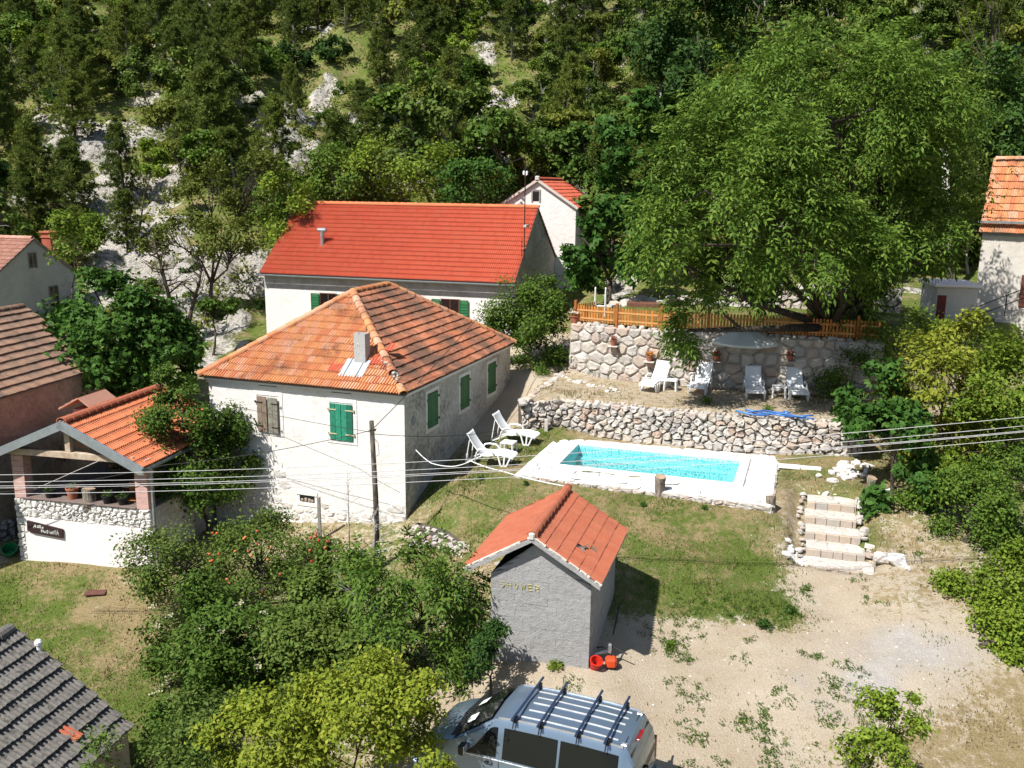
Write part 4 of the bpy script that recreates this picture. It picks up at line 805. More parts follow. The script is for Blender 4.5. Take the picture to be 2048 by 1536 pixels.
# ---------------------------------------------------------------- concrete block shed
def build_shed():
    yaw = R(-16.5); O = tuple(at(1177, 1340, 0)[:2]) + (0,); S = thing('block_shed', 'small grey concrete block shed with faded red tile roof and yellow lettering', 'shed', O, yaw); SM = yawmat(O, yaw)
    W, D, ze, xa, za = 2.28, 2.98, 2.0, -1.19, 2.86; m = MB(); zt = lambda u: ze + (za - ze) * (1 - abs(u - xa) / (abs(xa) if u > xa else W + xa)); e = .012
    m.add([(-W + e, e, -.5), (-e, e, -.5), (-e, e, ze), (xa, e, za), (-W + e, e, ze)], [(0, 1, 2, 3, 4)]); m.add([(-e, e, -.5), (-e, D, .2), (-e, D, ze), (-e, e, ze)], [(0, 1, 2, 3)]); m.add([(-W + e, D, 0), (-W + e, e, -.5), (-W + e, e, ze), (-W + e, D, ze)], [(0, 1, 2, 3)]); m.add([(-e, D, 0), (-W + e, D, 0), (-W + e, D, ze), (xa, D, za), (-e, D, ze)], [(0, 1, 2, 3, 4)])
    obj('wall', m, plain('block_joint', (.20, .20, .20), (.13, .13, .13), 8, .95), S)
    r = np.random.default_rng(4); bh, bw = .186, .38
    for k in range(17):                                    # rough blocks, each its own piece
        z0 = -.3 + k * bh; z1 = z0 + bh
        for face, span in (('f', W), ('s', D)):
            x = -r.uniform(.0, .02) - (bw / 2 if k % 2 else 0)
            while x < span:
                a, b = max(0, x), min(span, x + bw); x += bw
                if b - a < .03: continue
                g = r.choice([.0006, .0012, .003], p=[.62, .26, .12]); gz_ = r.choice([.0006, .003], p=[.75, .25]); out = r.uniform(-.003, .006)
                if face == 'f':
                    ua, ub = -W + a, -W + b; lo0 = min(zt(ua), z1); lo1 = min(zt(ub), z1)
                    if max(lo0, lo1) <= z0 + .02: continue
                    top = [(ub - g, lo1 - gz_)] + ([(xa, min(za, z1) - gz_)] if ua < xa < ub else []) + [(ua + g, lo0 - gz_)]; po = [(ua + g, min(z0 + gz_, lo0)), (ub - g, min(z0 + gz_, lo1))] + top; m = MB(); n = len(po)
                    c = np.mean(po, 0); m.add([(p[0], .014, p[1]) for p in po] + [(p[0], -out, p[1]) for p in po], [tuple(range(n, 2 * n))] + [(i, (i + 1) % n, n + (i + 1) % n, n + i) for i in range(n)])
                else:
                    if z0 > ze - .05: continue
                    m = MB(); m.box(-.014, a + g, z0 + gz_, out, b - g, min(z1, ze) - gz_)
                obj('block', m, M_render, S)
    # concrete verge beam, roof slabs
    x0, x1, y0, y1, zl, zr_, zc = -2.80, .245, -.25, 3.13, 2.13, 2.13, 3.03; xc = -1.283; t_ = .1
    m = MB()
    for (a, b) in (((x0, zl), (xc, zc)), ((xc, zc), (x1, zr_))): m.slab([(a[0], y0, a[1]), (b[0], y0, b[1]), (b[0], y1, b[1]), (a[0], y1, a[1])], .10) if False else m.add([(a[0], y0, a[1] - .1), (b[0], y0, b[1] - .1), (b[0], y0, b[1]), (a[0], y0, a[1]), (a[0], y1, a[1] - .1), (b[0], y1, b[1] - .1), (b[0], y1, b[1]), (a[0], y1, a[1])], [(0, 1, 2, 3), (3, 2, 6, 7), (5, 4, 7, 6), (1, 0, 4, 5), (0, 3, 7, 4), (2, 1, 5, 6)])
    roof = obj('roof', m, M_render, S); m = MB()
    for k in range(46):                                     # squeezed-out mortar along the verge
        tt = r.uniform(0, 1); left = r.random() < .5; a, b = ((x0, zl), (xc, zc)) if left else ((xc, zc), (x1, zr_)); px_, pz = a[0] + (b[0] - a[0]) * tt, a[1] + (b[1] - a[1]) * tt; s = r.uniform(.02, .06); m.M = Matrix.Translation((px_, y0 + .03, pz + .01)) @ Matrix.Rotation((1 if not left else -1) * .52, 4, 'Y'); m.cbox(-s * 1.6, -.03, -.02, s * 1.6, .04, .035, .012)
    obj('verge_mortar', m, M_concrete, roof)
    for a, ev, ed in (((x1, y0 + .04, zr_ + .0), (xc - x1, 0, zc - zr_), (0, 1, 0)), ((x0, y1, zl + .0), (xc - x0, 0, zc - zl), (0, -1, 0))):
        sl = math.hypot(ev[0], ev[2]); me = tile_mesh('tile', .215, sl / 6 + .06, T_shed, .058, .02, 2, .022); brk = (lambda x, y: not (.75 < x < 1.05 and .55 < y < .75)) if ed[1] > 0 else None
        lay('tile', me, face_tiles(a, ed, ev, y1 - y0 - .04, sl, .215, sl / 6, brk, .5), roof, 150, SM)
    ev = Vector((xc - x1, 0, zc - zr_)).normalized(); nn = Vector((0, 1, 0)).cross(ev); m = MB()
    for k in range(9): p = Vector((x1, y0 + .1 + r.uniform(.62, 1.25), zr_)) + ev * r.uniform(.45, .85) + nn * .06; s = r.uniform(.03, .09); m.M = Matrix.Translation(p) @ Matrix.Rotation(.5, 4, 'Y') @ Matrix.Rotation(r.uniform(0, 3), 4, 'Z'); m.cbox(-s, -s * .6, -.02, s, s * .6, .02, .012)
    obj('broken_tile_shards', m, T_brown, roof)
    rm = ridge_mesh('ridge_tile', .34, .10, T_shed)
    for k in range(11):
        o = bpy.data.objects.new('ridge_tile', rm); COL.objects.link(o); o.parent = roof; o.matrix_local = Matrix.Translation((xc, y0 + .02 + k * .308, zc + .06)) @ Matrix.Rotation(R(3), 4, 'X')
    m = MB(); m.M = Matrix.Translation((xc, y0 - .01, zc + .03)); m.cbox(-.07, -.02, -.08, .07, .12, .09, .03); obj('ridge_plug', m, M_concrete, roof)
    # painted word, brushed straight on the blocks
    yl = plain('yellow_paint', (.62, .55, .06), (.42, .40, .20), 30, .9, 0); m = MB(); G = {'S': [[(.9, .85), (.5, 1), (.1, .75), (.85, .3), (.5, 0), (.05, .15)]], 'H': [[(.1, 1), (.1, 0)], [(.9, 1), (.9, 0)], [(.1, .5), (.9, .5)]], 'O': [[(.5, 0), (.05, .4), (.4, 1), (.95, .6), (.5, 0)]], 'W': [[(0, 1), (.25, 0), (.5, .8), (.75, 0), (1, 1)]], 'E': [[(.95, 1), (.1, 1), (.1, 0), (.95, 0)], [(.1, .5), (.8, .5)]], 'R': [[(.1, 0), (.1, 1), (.85, .85), (.8, .5), (.1, .5), (.9, 0)]]}
    for k, c in enumerate('SHOWER'):
        for st in G[c]:
            q = [(-2.05 + k * .158 + a * .105, 1.70 + b * .135) for a, b in st]
            for a, b in zip(q, q[1:]): m.bar((a[0], -.009, a[1]), (b[0], -.009, b[1]), .005, .02, (0, 1, 0))
    for vv in range(0): pass
    obj('painted_word', m, yl, S)
    m = MB(); m.bar((-2.93, 1.1, 2.0), (-2.83, 2.9, 2.06), .05, .05); obj('eave_batten', m, M_beamgrey, roof)
build_shed()

# ---------------------------------------------------------------- neighbours at the left, the back and the right
def gable_house(name, label, cat, O, yaw, v0, v1, L, ze0, ze1, zr, zb, wm, tm, tw=.2, ex=.33, over=.12, vr=None, gside=True, limit=150, lip=.04, ribs=2, end=True):
    """ridge along local x from 0 to -L; gable at x=0; eaves at v0 (near) and v1"""
    H = thing(name, label, cat, O, yaw); M = yawmat(O, yaw); vr = (v0 + v1) / 2 if vr is None else vr; m = MB()
    m.add([(0, v0, zb), (0, v1, zb), (0, v1, ze1), (0, vr, zr), (0, v0, ze0)], [(0, 1, 2, 3, 4)]); m.add([(-L, v0, zb), (0, v0, zb), (0, v0, ze0), (-L, v0, ze0)], [(0, 1, 2, 3)]); m.add([(0, v1, zb), (-L, v1, zb), (-L, v1, ze1), (0, v1, ze1)], [(0, 1, 2, 3)]); m.add([(-L, v1, zb), (-L, v0, zb), (-L, v0, ze0), (-L, vr, zr), (-L, v1, ze1)], [(0, 1, 2, 3, 4)]); obj('wall', m, wm, H)
    s0 = (zr - ze0) / (vr - v0); s1 = (zr - ze1) / (v1 - vr); a0, a1 = v0 - over, v1 + over; z0, z1 = ze0 - s0 * over, ze1 - s1 * over; e = .1
    m = MB(); m.slab([(-L - e, a0, z0 + .06), (e, a0, z0 + .06), (e, vr, zr + .06), (-L - e, vr, zr + .06)], .07); m.slab([(e, a1, z1 + .06), (-L - e, a1, z1 + .06), (-L - e, vr, zr + .06), (e, vr, zr + .06)], .07); roof = obj('roof', m, M_beamgrey, H)
    ev = (0, vr - a0, zr - z0); sl = math.hypot(ev[1], ev[2]); ex0 = sl / round(sl / ex); me = tile_mesh('tile', tw, ex0 + .07, tm, .032, .02, ribs, lip)
    lay('tile', me, face_tiles((-L - e, a0, z0 + .062), (1, 0, 0), ev, L + 2 * e, sl, tw, ex0, None, 1.2), roof, limit, M)
    ev = (0, vr - a1, zr - z1); sl = math.hypot(ev[1], ev[2]); ex0 = sl / round(sl / ex); joined('far_slope_tiles', me, face_tiles((e, a1, z1 + .062), (-1, 0, 0), ev, L + 2 * e, sl, tw, ex0, None, 1.2), roof)
    rm = ridge_mesh('ridge_tile', .42, .13, tm); n = max(1, int(L / .38))
    for k in range(n):
        o = bpy.data.objects.new('ridge_tile', rm); COL.objects.link(o); o.parent = roof; o.matrix_local = Matrix.Translation((-L + k * L / n, vr, zr + .08)) @ Matrix.Rotation(R(-90), 4, 'Z') @ Matrix.Rotation(R(2), 4, 'X')
    return H, roof, M
def local(p, O, yaw): return yawmat(O, yaw).inverted() @ Vector(p)
def solve_plane(px, py, O, n):             # survey a point on a vertical plane
    d = ray(px, py); t = ((np.array(O) - CAMP) @ n) / (d @ n); return CAMP + t * d
def frame(yaw): return np.array([math.cos(yaw), math.sin(yaw), 0]), np.array([-math.sin(yaw), math.cos(yaw), 0])
def build_neighbours():
    # grey house at the left edge, gable towards the right
    yaw = R(-14); u, v = frame(yaw); A = aty(65, 480, 47); l1 = solve_plane(152, 547, A, u); l0 = solve_plane(-12, 552, A, u); O = (A[0], A[1], 0)
    H, roof, M = gable_house('grey_house', 'pale grey plastered house at the left edge with brick chimney and tiled gable roof', 'house', O, yaw, (l0 - A) @ v, (l1 - A) @ v, 7, l0[2], l1[2], A[2], 1.0, M_greyplaster, T_pale, vr=0, limit=90)
    for px_, py_, w, h in ((65, 521, .5, .72), (108, 592, .6, 1.0)):
        p = local(solve_plane(px_, py_, A, u), O, yaw); wn_ = bpy.data.objects.new('window', None); COL.objects.link(wn_); wn_.parent = H; wn_.matrix_local = Matrix.Translation((0, p.y, p.z)); m = MB(); m.box(-.02, -w / 2, -h / 2, .012, w / 2, h / 2); obj('pane', m, M_pane, wn_); m = MB(); m.box(-.02, -w / 2 - .05, -h / 2 - .05, .03, -w / 2 - .002, h / 2 + .05); m.box(-.02, w / 2 + .002, -h / 2 - .05, .03, w / 2 + .05, h / 2 + .05); m.box(-.02, -w / 2, h / 2 + .002, .03, w / 2, h / 2 + .05); m.box(-.02, -.02, -h / 2, .025, .02, h / 2); obj('frame', m, M_beamgrey, wn_)
    c = local(solve_plane(100, 495, A - u * .7, u), O, yaw); t = NT('red_brick'); br = t.new('TexBrick'); br.inputs['Scale'].default_value = 5; br.inputs['Color1'].default_value = (.36, .09, .05, 1); br.inputs['Color2'].default_value = (.30, .07, .04, 1); br.inputs['Mortar'].default_value = (.3, .2, .16, 1); t.ln(t.new('TexCoord').outputs['Object'], br.inputs[0]); bm = t.fin(br.outputs[0], .9)
    m = MB(); m.cbox(-.95, c.y - .28, A[2] - 1.6, -.4, c.y + .28, A[2] + .25, .01); ch = obj('chimney', m, bm, roof); m = MB(); m.cbox(-1.0, c.y - .33, A[2] + .0, -.35, c.y + .33, A[2] + .06, .01); m.cbox(-1.02, c.y - .35, A[2] + .251, -.33, c.y + .35, A[2] + .34, .01); obj('chimney_band', m, T_shed, ch)
    # brown tiled barn below it
    yaw = R(78); A = aty(45, 617, 35.5); u, v = frame(yaw); O = (A[0], A[1], 0); E = solve_plane(207, 735, A, u)
    H, roof, M = gable_house('old_barn', 'old barn at the left edge with mossy brown and grey tile roof', 'barn', O, yaw, -(abs((E - A) @ v)), abs((E - A) @ v), 9, E[2], E[2], A[2], -1.6, M_oldwall, T_brown, vr=0, tw=.23, ex=.36, limit=220, lip=.07, over=.1)
    # grey roof in the lower left corner
    yaw = R(77); A = aty(20, 1266, 17.6); u, v = frame(yaw); O = (A[0], A[1], 0); E = solve_plane(255, 1462, A, u); d = abs((E - A) @ v)
    H, roof, M = gable_house('grey_roofed_outhouse', 'low outhouse in the lower left corner under a weathered grey tile roof', 'outhouse', O, yaw, -d, d, 6.5, E[2], E[2], A[2], -3.3, M_oldwall, T_grey, vr=0, tw=.225, ex=.335, limit=230, lip=.075, over=.05)
    ev = Vector((0, d, A[2] - E[2])).normalized(); p = Vector((-2.0, -d + .95, E[2] + .95 * ev.z / ev.y)); nn = Vector((1, 0, 0)).cross(ev)
    tp = local(aty(142, 1484, 16.0), O, yaw); me = tile_mesh('tile', .225, .40, T_shed, .034, .02, 2, .06)
    for dx in (0, .0):
        q = CAMP; dd = ray(137, 1487); n3 = (M.to_3x3() @ nn); P0 = M @ Vector((0, 0, A[2])); tt = (np.array(P0) - CAMP) @ np.array(n3) / (dd @ np.array(n3)); hit = M.inverted() @ Vector(CAMP + dd * tt)
    o = bpy.data.objects.new('tile', me); COL.objects.link(o); o.parent = roof; o['label'] = 'single orange replacement tile'; o.matrix_local = Matrix.Translation(hit + nn * .09 - ev * .1) @ Matrix((Vector((1, 0, 0)), ev, nn)).transposed().to_4x4() @ Matrix.Rotation(.06, 4, 'Z')
    m = MB(); pv = Vector((.05, -.62, A[2] - .3)); m.M = Matrix.Translation(pv); m.tube([(0, 0, -.35), (0, 0, .12)], .05, 10); m.lathe([(.075, .1), (.08, .16), (.05, .2), (.001, .21)], 10); obj('vent_pipe', m, M_plastic, roof)
    # narrow white house peeping over the red roof
    yaw = R(-16 + 90); A = aty(1076, 362, 49.5); u, v = frame(yaw); O = (A[0], A[1], 0)
    # local x points away from the viewer here, so the gable at x=0 must face the viewer: turn it round
    yaw = R(-16 - 90); u, v = frame(yaw); E = solve_plane(1000, 413, A, u); w = abs((E - A) @ v)
    H, roof, M = gable_house('white_gable_house', 'narrow tall white gabled house half hidden behind the red roof', 'house', O, yaw, -w, w, 6, E[2], E[2], A[2], 3.2, M_white, T_red, vr=0, limit=120)
    p = local(solve_plane(1072, 393, A, u), O, yaw); wn_ = bpy.data.objects.new('window', None); COL.objects.link(wn_); wn_.parent = H; wn_.matrix_local = Matrix.Translation((0, p.y, p.z)); m = MB(); m.box(-.02, -.17, -.24, .012, .17, .24); obj('pane', m, M_dark, wn_); m = MB(); m.box(-.02, -.25, -.28, .04, -.172, .3); m.box(-.02, .172, -.28, .04, .25, .3); m.box(-.02, -.25, .301, .04, .25, .36); obj('frame', m, M_beamgrey, wn_)
    m = MB(); s = (A[2] - E[2]) / w
    for sg in (-1, 1): m.slab([(.16, 0, A[2] + .12), (.16, sg * (w + .16), A[2] + .12 - s * (w + .16)), (.02, sg * (w + .16), A[2] + .12 - s * (w + .16)), (.02, 0, A[2] + .12)][::sg], .12)
    obj('verge', m, M_concrete, roof); m = MB(); m.M = Matrix.Translation((.1, 0, A[2] + .12)); m.cbox(-.1, -.12, -.1, .1, .12, .14, .04); obj('ridge_plug', m, M_concrete, roof)
    # dark hut at the far left
    A = aty(0, 395, 56); gable_house('brown_hut', 'dark brown hut at the far left edge below the pines', 'hut', (A[0] - .3, A[1], 0), R(-10), -2, 2, 4, A[2] - 1.3, A[2] - 1.3, A[2], A[2] - 5, M_oldwall, T_brown, vr=0, limit=20)
    # concrete house at the right edge
    yaw = R(-40); c = aty(1969, 436, 41); u, v = frame(yaw); u2 = -u; O = (c[0] + 9 * u[0], c[1] + 9 * u[1], 0); v0 = 0; rr = solve_plane(1992, 322, c, u); vr = (rr - c) @ v
    H, roof, M = gable_house('concrete_house', 'unrendered pale concrete house at the right edge with orange tile roof', 'house', O, yaw, 0, 2 * vr, 9, c[2], c[2], rr[2], 3.2, M_concrete, T_old, vr=vr, limit=160, over=.22)
    m = MB(); m.box(-9.15, -.36, c[2] - .2, .2, -.24, c[2] - .1); obj('gutter', m, M_galv, H); m = MB(); m.box(-9.0, -.02, c[2] - .75, 0, .02, c[2] - .25); obj('painted_eave_shade', m, M_render, H)  # dark grey strip below the gutter stands in for the eave's shade
    g0 = c[2] - 4.1
    m = MB(); m.box(-7.25, -.03, g0 + .35, -6.5, .02, g0 + 1.75); obj('door', m, plain('brown_door', (.14, .05, .035), bump=.1), H)
    z = lambda k: g0 - .55 + k * .15
    for k in range(9): m = MB(); m.cbox(-8.7 + k * .28, -1.15, g0 - 1.6, -8.42 + k * .28, -.01, z(k), .01); obj('step', m, M_concrete, H)
    m = MB(); f = lambda x: z((x + 8.7) / .28)
    for dz in (.45, .85): m.tube([(-9.0, -1.12, f(-9.0) + dz), (-6.2, -1.12, f(-6.2) + dz)], .022, 6)
    for x in (-8.95, -7.5, -6.3): m.tube([(x, -1.12, f(x) - .1), (x, -1.12, f(x) + .85)], .022, 6)
    obj('stair_railing', m, M_iron, H)
    # low concrete outbuilding left of it
    p = aty(1915, 600, 38.5); T = thing('concrete_outbuilding', 'low flat concrete outbuilding left of the concrete house', 'outbuilding', (p[0], p[1], 0), R(-8)); g1 = gz(p[0], p[1] - 1)
    m = MB(); m.cbox(-.85, 0, g1 - .6, .75, 2.2, g1 + 1.55, .02); obj('wall', m, M_concrete, T); m = MB(); m.cbox(-1.0, -.15, g1 + 1.551, .9, 2.3, g1 + 1.68, .02); obj('roof_slab', m, M_pinkwall, T); m = MB(); m.box(-.8, -.02, g1 - .1, -.45, .02, g1 + 1.2); obj('door', m, plain('red_brown_door', (.16, .035, .03), bump=.1), T)
build_neighbours()
# ---------------------------------------------------------------- pool
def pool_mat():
    t = NT('pool_liner_painted_caustics'); v = t.voro(11, 'DISTANCE_TO_EDGE'); c = t.voro(11, 'F1', None, 'Color'); col = t.mix(t.ramp(v, [(.02, 1), (.14, 0)]), t.mix(t.ramp(c, [(.2, 0), (.9, 1)]), (.07, .42, .46), (.20, .60, .62)), (.50, .82, .82)); return t.fin(col, .5, .3)  # pale cell pattern in the liner colour imitates rippling light through the water
def water_mat():
    t = NT('pool_water'); n = t.noise(3.2, 3, .55, None, .6); t.n.remove(t.b); bp = t.new('Bump'); bp.inputs['Strength'].default_value = .25; bp.inputs['Distance'].default_value = .05; t.ln(n, bp.inputs['Height'])
    tr = t.new('BsdfTransparent'); tr.inputs[0].default_value = (.74, .94, .96, 1); gl = t.new('BsdfGlossy'); gl.inputs['Roughness'].default_value = .03; fr = t.new('Fresnel'); fr.inputs[0].default_value = 1.33; mx = t.new('MixShader')
    for q in (gl, fr): t.ln(bp.outputs[0], q.inputs['Normal'])
    t.ln(fr.outputs[0], mx.inputs[0]); t.ln(tr.outputs[0], mx.inputs[1]); t.ln(gl.outputs[0], mx.inputs[2]); t.ln(mx.outputs[0], t.out.inputs[0]); return t.m
def build_pool():
    Z = POOLZ; P = thing('swimming_pool', 'rectangular turquoise swimming pool set in a white paved deck', 'pool', (POOL_O[0], POOL_O[1], Z), R(-18.3))
    A = np.array([(0, 0), (7.9, -.2), (7.84, 5.05), (.09, 4.77)]); w0, w1, h0, h1 = 1.06, 6.66, 1.47, 4.05; c = .3
    def warp(u, v):                                      # deck rectangle to its slightly uneven plan
        a, b = u / 8, v / 5; return (1 - a) * (1 - b) * A[0] + a * (1 - b) * A[1] + a * b * A[2] + (1 - a) * b * A[3]
    m = MB(); ring = [(0, 0), (7.9, -.2), (7.84, 5.05), (.09, 4.77)]; inner = [(w0, h0), (w1, h0), (w1, h1), (w0, h1)]
    m.add([(x, y, -.03) for x, y in ring] + [(x, y, -.03) for x, y in inner] + [(x, y, -.55) for x, y in ring], [(i, (i + 1) % 4, 4 + (i + 1) % 4, 4 + i) for i in range(4)] + [(8 + i, 8 + (i + 1) % 4, (i + 1) % 4, i) for i in range(4)]); obj('deck_bed', m, plain('pale_joint', (.58, .56, .52), bump=.2), P)
    for k, (u0, u1, v0, v1, n) in enumerate(((0, 8, 0, h0 - c, 46), (0, 8, h1 + c, 5, 26), (0, w0 - c, h0 - c, h1 + c, 12), (w1 + c, 8, h0 - c, h1 + c, 16))):
        stone_field('paver', voronoi(u1 - u0, v1 - v0, n, 60 + k, 2, 1.5), lambda x, z, o: (*warp(u0 + x, v0 + z), -.02 + o), ST_pave, P, .011, -.01, .02, .003, 70 + k, 120, None, bulge=.6, rough=.0025)
    for b in ((w0 - c, h0 - c, w1 + c, h0), (w0 - c, h1, w1 + c, h1 + c), (w0 - c, h0 + .001, w0, h1 - .001), (w1, h0 + .001, w1 + c, h1 - .001)): m = MB(); m.cbox(b[0], b[1], -.06, b[2], b[3], .028, .015); obj('coping', m, plain('white_coping', (.86, .86, .84), bump=.05), P)
    m = MB(); m.box(w1 + c + .001, h0 - c + .05, -.02, w1 + c + .03, h1 + c - .05, .018); obj('drain_slot', m, M_beamgrey, P)
    stone_field('edge_stone', voronoi(5.2, .5, 46, 66, 1, 1.3), lambda x, z, o: (7.9 - x * .012 + o, -.2 + x, -.52 + z), ST_dry, P, .012, -.05, .05, .02, 77)
    stone_field('edge_stone', voronoi(7.9, .3, 60, 67, 1, 1.8), lambda x, z, o: (x, -.025 * x - o, -.32 + z), ST_dry, P, .012, -.05, .04, .02, 78)
    d, b = -1.3, .36; m = MB()
    pts = lambda z, e=0, f=0: [(w0, h0, z), (w1 - e, h0, z), (w1 - e, h1 - f, z), (w0, h1 - f, z)]
    vs = pts(-.03) + pts(-.42) + pts(-.42, b, b) + pts(d, b, b); F = lambda a, b_: [(a + i, a + (i + 1) % 4, b_ + (i + 1) % 4, b_ + i) for i in range(4)]
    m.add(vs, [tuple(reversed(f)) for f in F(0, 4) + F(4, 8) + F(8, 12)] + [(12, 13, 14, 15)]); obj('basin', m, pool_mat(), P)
    g = 70; m = MB(); xs = np.linspace(w0, w1, g); ys = np.linspace(h0, h1, 34); X, Y = np.meshgrid(xs, ys); Zw = -.13 + .012 * fbm(X.ravel() * 2.2, Y.ravel() * 2.2, 90, 3); m.v = [tuple(p) for p in np.c_[X.ravel(), Y.ravel(), Zw]]; m.f = [(j * g + i, j * g + i + 1, (j + 1) * g + i + 1, (j + 1) * g + i) for j in range(33) for i in range(g - 1)]; m.mi = [0] * len(m.f); o = obj('water', m, water_mat(), P, True)
    m = MB(); m.M = Matrix.Translation((w0 + .004, 2.0, -.32)) @ Matrix.Rotation(R(90), 4, 'Y'); m.lathe([(.07, 0), (.06, .02), (.001, .025)], 12); obj('inlet', m, M_plastic, P)
build_pool()

# ---------------------------------------------------------------- dry stone walls
def rock_mesh(seed, name='rock', mat=None, sub=2, flat=.7):
    g = np.random.default_rng(seed); n = sub + 1; V = {}; vs = []; fs = []
    def vid(p):
        k = tuple(p)
        if k not in V: V[k] = len(vs); vs.append(np.array(p, float) / sub * 2 - 1)
        return V[k]
    for ax in range(3):
        for s in (0, sub):
            for i in range(sub):
                for j in range(sub):
                    q = []
                    for a, b in ((i, j), (i + 1, j), (i + 1, j + 1), (i, j + 1)): p = [0, 0, 0]; p[ax] = s; p[(ax + 1) % 3] = a; p[(ax + 2) % 3] = b; q.append(vid(p))
                    fs.append(q if s else q[::-1])
    out = []
    pl = [(v / np.linalg.norm(v), g.uniform(.62, .95)) for v in g.normal(size=(7, 3))]
    for v in vs:
        p = v * (.55 + .45 / np.linalg.norm(v)); 
        for nn, d in pl:
            e = p @ nn - d
            if e > 0: p = p - nn * e
        out.append(tuple((p + g.normal(size=3) * .05) * (1, .85, flat)))
    me = bpy.data.meshes.new(name); me.from_pydata(out, [], fs); me.materials.append(mat or ST_dry); me.update(); return me
ROCKS = [rock_mesh(100 + i) for i in range(7)]; WROCKS = [rock_mesh(130 + i, mat=stone_mat('white_rock', [(0, (.70, .68, .65)), (.5, (.78, .76, .74)), (1, (.62, .56, .50))], .1), sub=3) for i in range(5)]
def rock(par, p, s, i, lib=None, name='stone', rot=None):
    lib = lib or ROCKS; o = bpy.data.objects.new(name, lib[i % len(lib)]); COL.objects.link(o); o.parent = par; o.matrix_local = Matrix.Translation(Vector(p)) @ Matrix.Rotation(RNG.uniform(0, 6) if rot is None else rot, 4, 'Z') @ Matrix.Diagonal((s * RNG.uniform(.8, 1.25), s * RNG.uniform(.8, 1.1), s * RNG.uniform(.75, 1.1), 1)); return o
def dry_wall(name, label, line, z0, h, row, seed, aniso=1.25, lean=.06, d1=.08, dv=.045, gap=.015, backing=None, mat=None, caps=True, thick=.5, bulge=.62, rough=.02, limit=300):
    W = thing(name, label, 'stone wall', (0, 0, 0)); f, L = line_map(line, z0, lean); hf = h if callable(h) else (lambda x: h); hm = max(hf(x) for x in np.linspace(0, L, 20))
    stone_field('stone', voronoi(L, hm, 0, seed, 1, aniso, row), f, mat or ST_dry, W, gap, -.14, d1, dv, seed, limit, lambda x, z: z < hf(x) - row * .15, bulge=bulge, rough=rough)
    m = MB(); n = 24; xs = np.linspace(0, L, n); vs = []
    for x in xs: vs += [f(x, -.4, -.03), f(x, hf(x) - .03, -.03), f(x, hf(x) - .03, -thick), f(x, -.4, -thick)]
    m.add(vs, [(4 * i + a, 4 * i + 4 + a, 4 * i + 4 + (a + 1) % 4, 4 * i + (a + 1) % 4) for i in range(n - 1) for a in range(4)] + [(0, 1, 2, 3), (4 * n - 1, 4 * n - 2, 4 * n - 3, 4 * n - 4)]); obj('core', m, backing or M_joint, W)
    if caps:
        x = .1; k = seed
        while x < L:
            s = row * RNG.uniform(.35, .6); p = f(x, hf(x) + .0, -.1 - RNG.uniform(0, .12)); rock(W, p, s, k, None, 'cap_stone'); x += s * 1.75; k += 1
    return W, f, L
lowW, lowF, lowL = dry_wall('dry_stone_wall', 'rough dry stone retaining wall directly behind the pool', LOW, POOLZ - .05, lambda x: 1.12 + .16 * min(1, x / 3) , .205, 201, 1.45, .06, .08, .05, .010, None, None, True, .5, .5)
upW, upF, upL = dry_wall('mortared_stone_wall', 'tall mortared stone wall below the wooden picket fence', UPW, TER1 - .1, 2.2, .33, 202, 1.3, .03, .055, .03, .008, M_greymortar, None, True, .5, .45, .012)
sl_ = [at(a, b, -.15)[:2] for a, b in ((816, 1092), (868, 1104), (930, 1132), (990, 1160))]
dry_wall('low_garden_wall', 'low pale dry stone wall between the old house corner and the block shed', sl_, -.35, lambda x: .80 - .05 * x, .19, 203, 1.4)
lw_ = [at(a, b, -1.5)[:2] for a, b in ((-60, 1100), (0, 1094), (36, 1088))]
dry_wall('grey_garden_wall', 'dark grey stone garden wall at the left edge beside the pavilion', lw_, -1.7, .95, .25, 204, 1.1, mat=stone_mat('dark_grey_stone', [(0, (.20, .20, .20)), (1, (.28, .27, .26))], .4))
bw_ = [at(a, b, 2.45)[:2] for a, b in ((372, 692), (440, 690), (532, 694))]
dry_wall('back_field_wall', 'old field wall of thin stones between the fig tree and the red roofed house', bw_, 2.0, .75, .16, 205, 1.9)
tw_ = [np.array(p) for p in ((9.0, 43.6), (12.5, 43.0), (17.5, 41.5))]
dry_wall('upper_field_wall', 'pale stone wall on the upper terrace behind the big walnut tree', tw_, 4.9, 1.1, .3, 206, 1.2)
E1 = thing('edging_stones', 'row of pale stones edging the left side of the lounger terrace', 'stone edging', (0, 0, 0))
for k in range(26):
    t = k / 25; p = at(1044 + 92 * t, 806 - 66 * t, TER1 + .02 - .1 * (1 - t)); rock(E1, (p[0] + RNG.normal() * .05, p[1], p[2] - .02), RNG.uniform(.1, .2), k)
for k in range(16):
    p = at(1125 + 7.5 * k, 756 + 1.9 * k + RNG.normal() * 2, TER1); rock(E1, (p[0], p[1], TER1 + .01), RNG.uniform(.06, .13), k, WROCKS)
E2 = thing('rock_border', 'border of grey boulders on the upper terrace behind the ladder', 'rock border', (0, 0, 0))
for k, (a, b, s) in enumerate(((1232, 606, .3), (1248, 604, .38), (1262, 602, .42), (1280, 598, .36), (1300, 600, .35), (1322, 604, .3), (1340, 598, .35), (1365, 596, .35), (1385, 600, .3), (1410, 598, .34), (1222, 612, .22), (1440, 600, .3), (1470, 598, .35))):
    p = at(a, b, TER2 + .15); rock(E2, (p[0], p[1], TER2 + .1), s, k)
m = MB(); q = at(1285, 613, TER2); m.M = yawmat((q[0], q[1], TER2 - .1), R(-17)); m.cbox(-.7, -.3, 0, .9, .3, .3, .02); tag(obj('planter_box', m, plain('rusty_planter', (.16, .07, .045), bump=.3)), 'long rusty brown planter on the upper terrace in front of the boulders', 'planter')

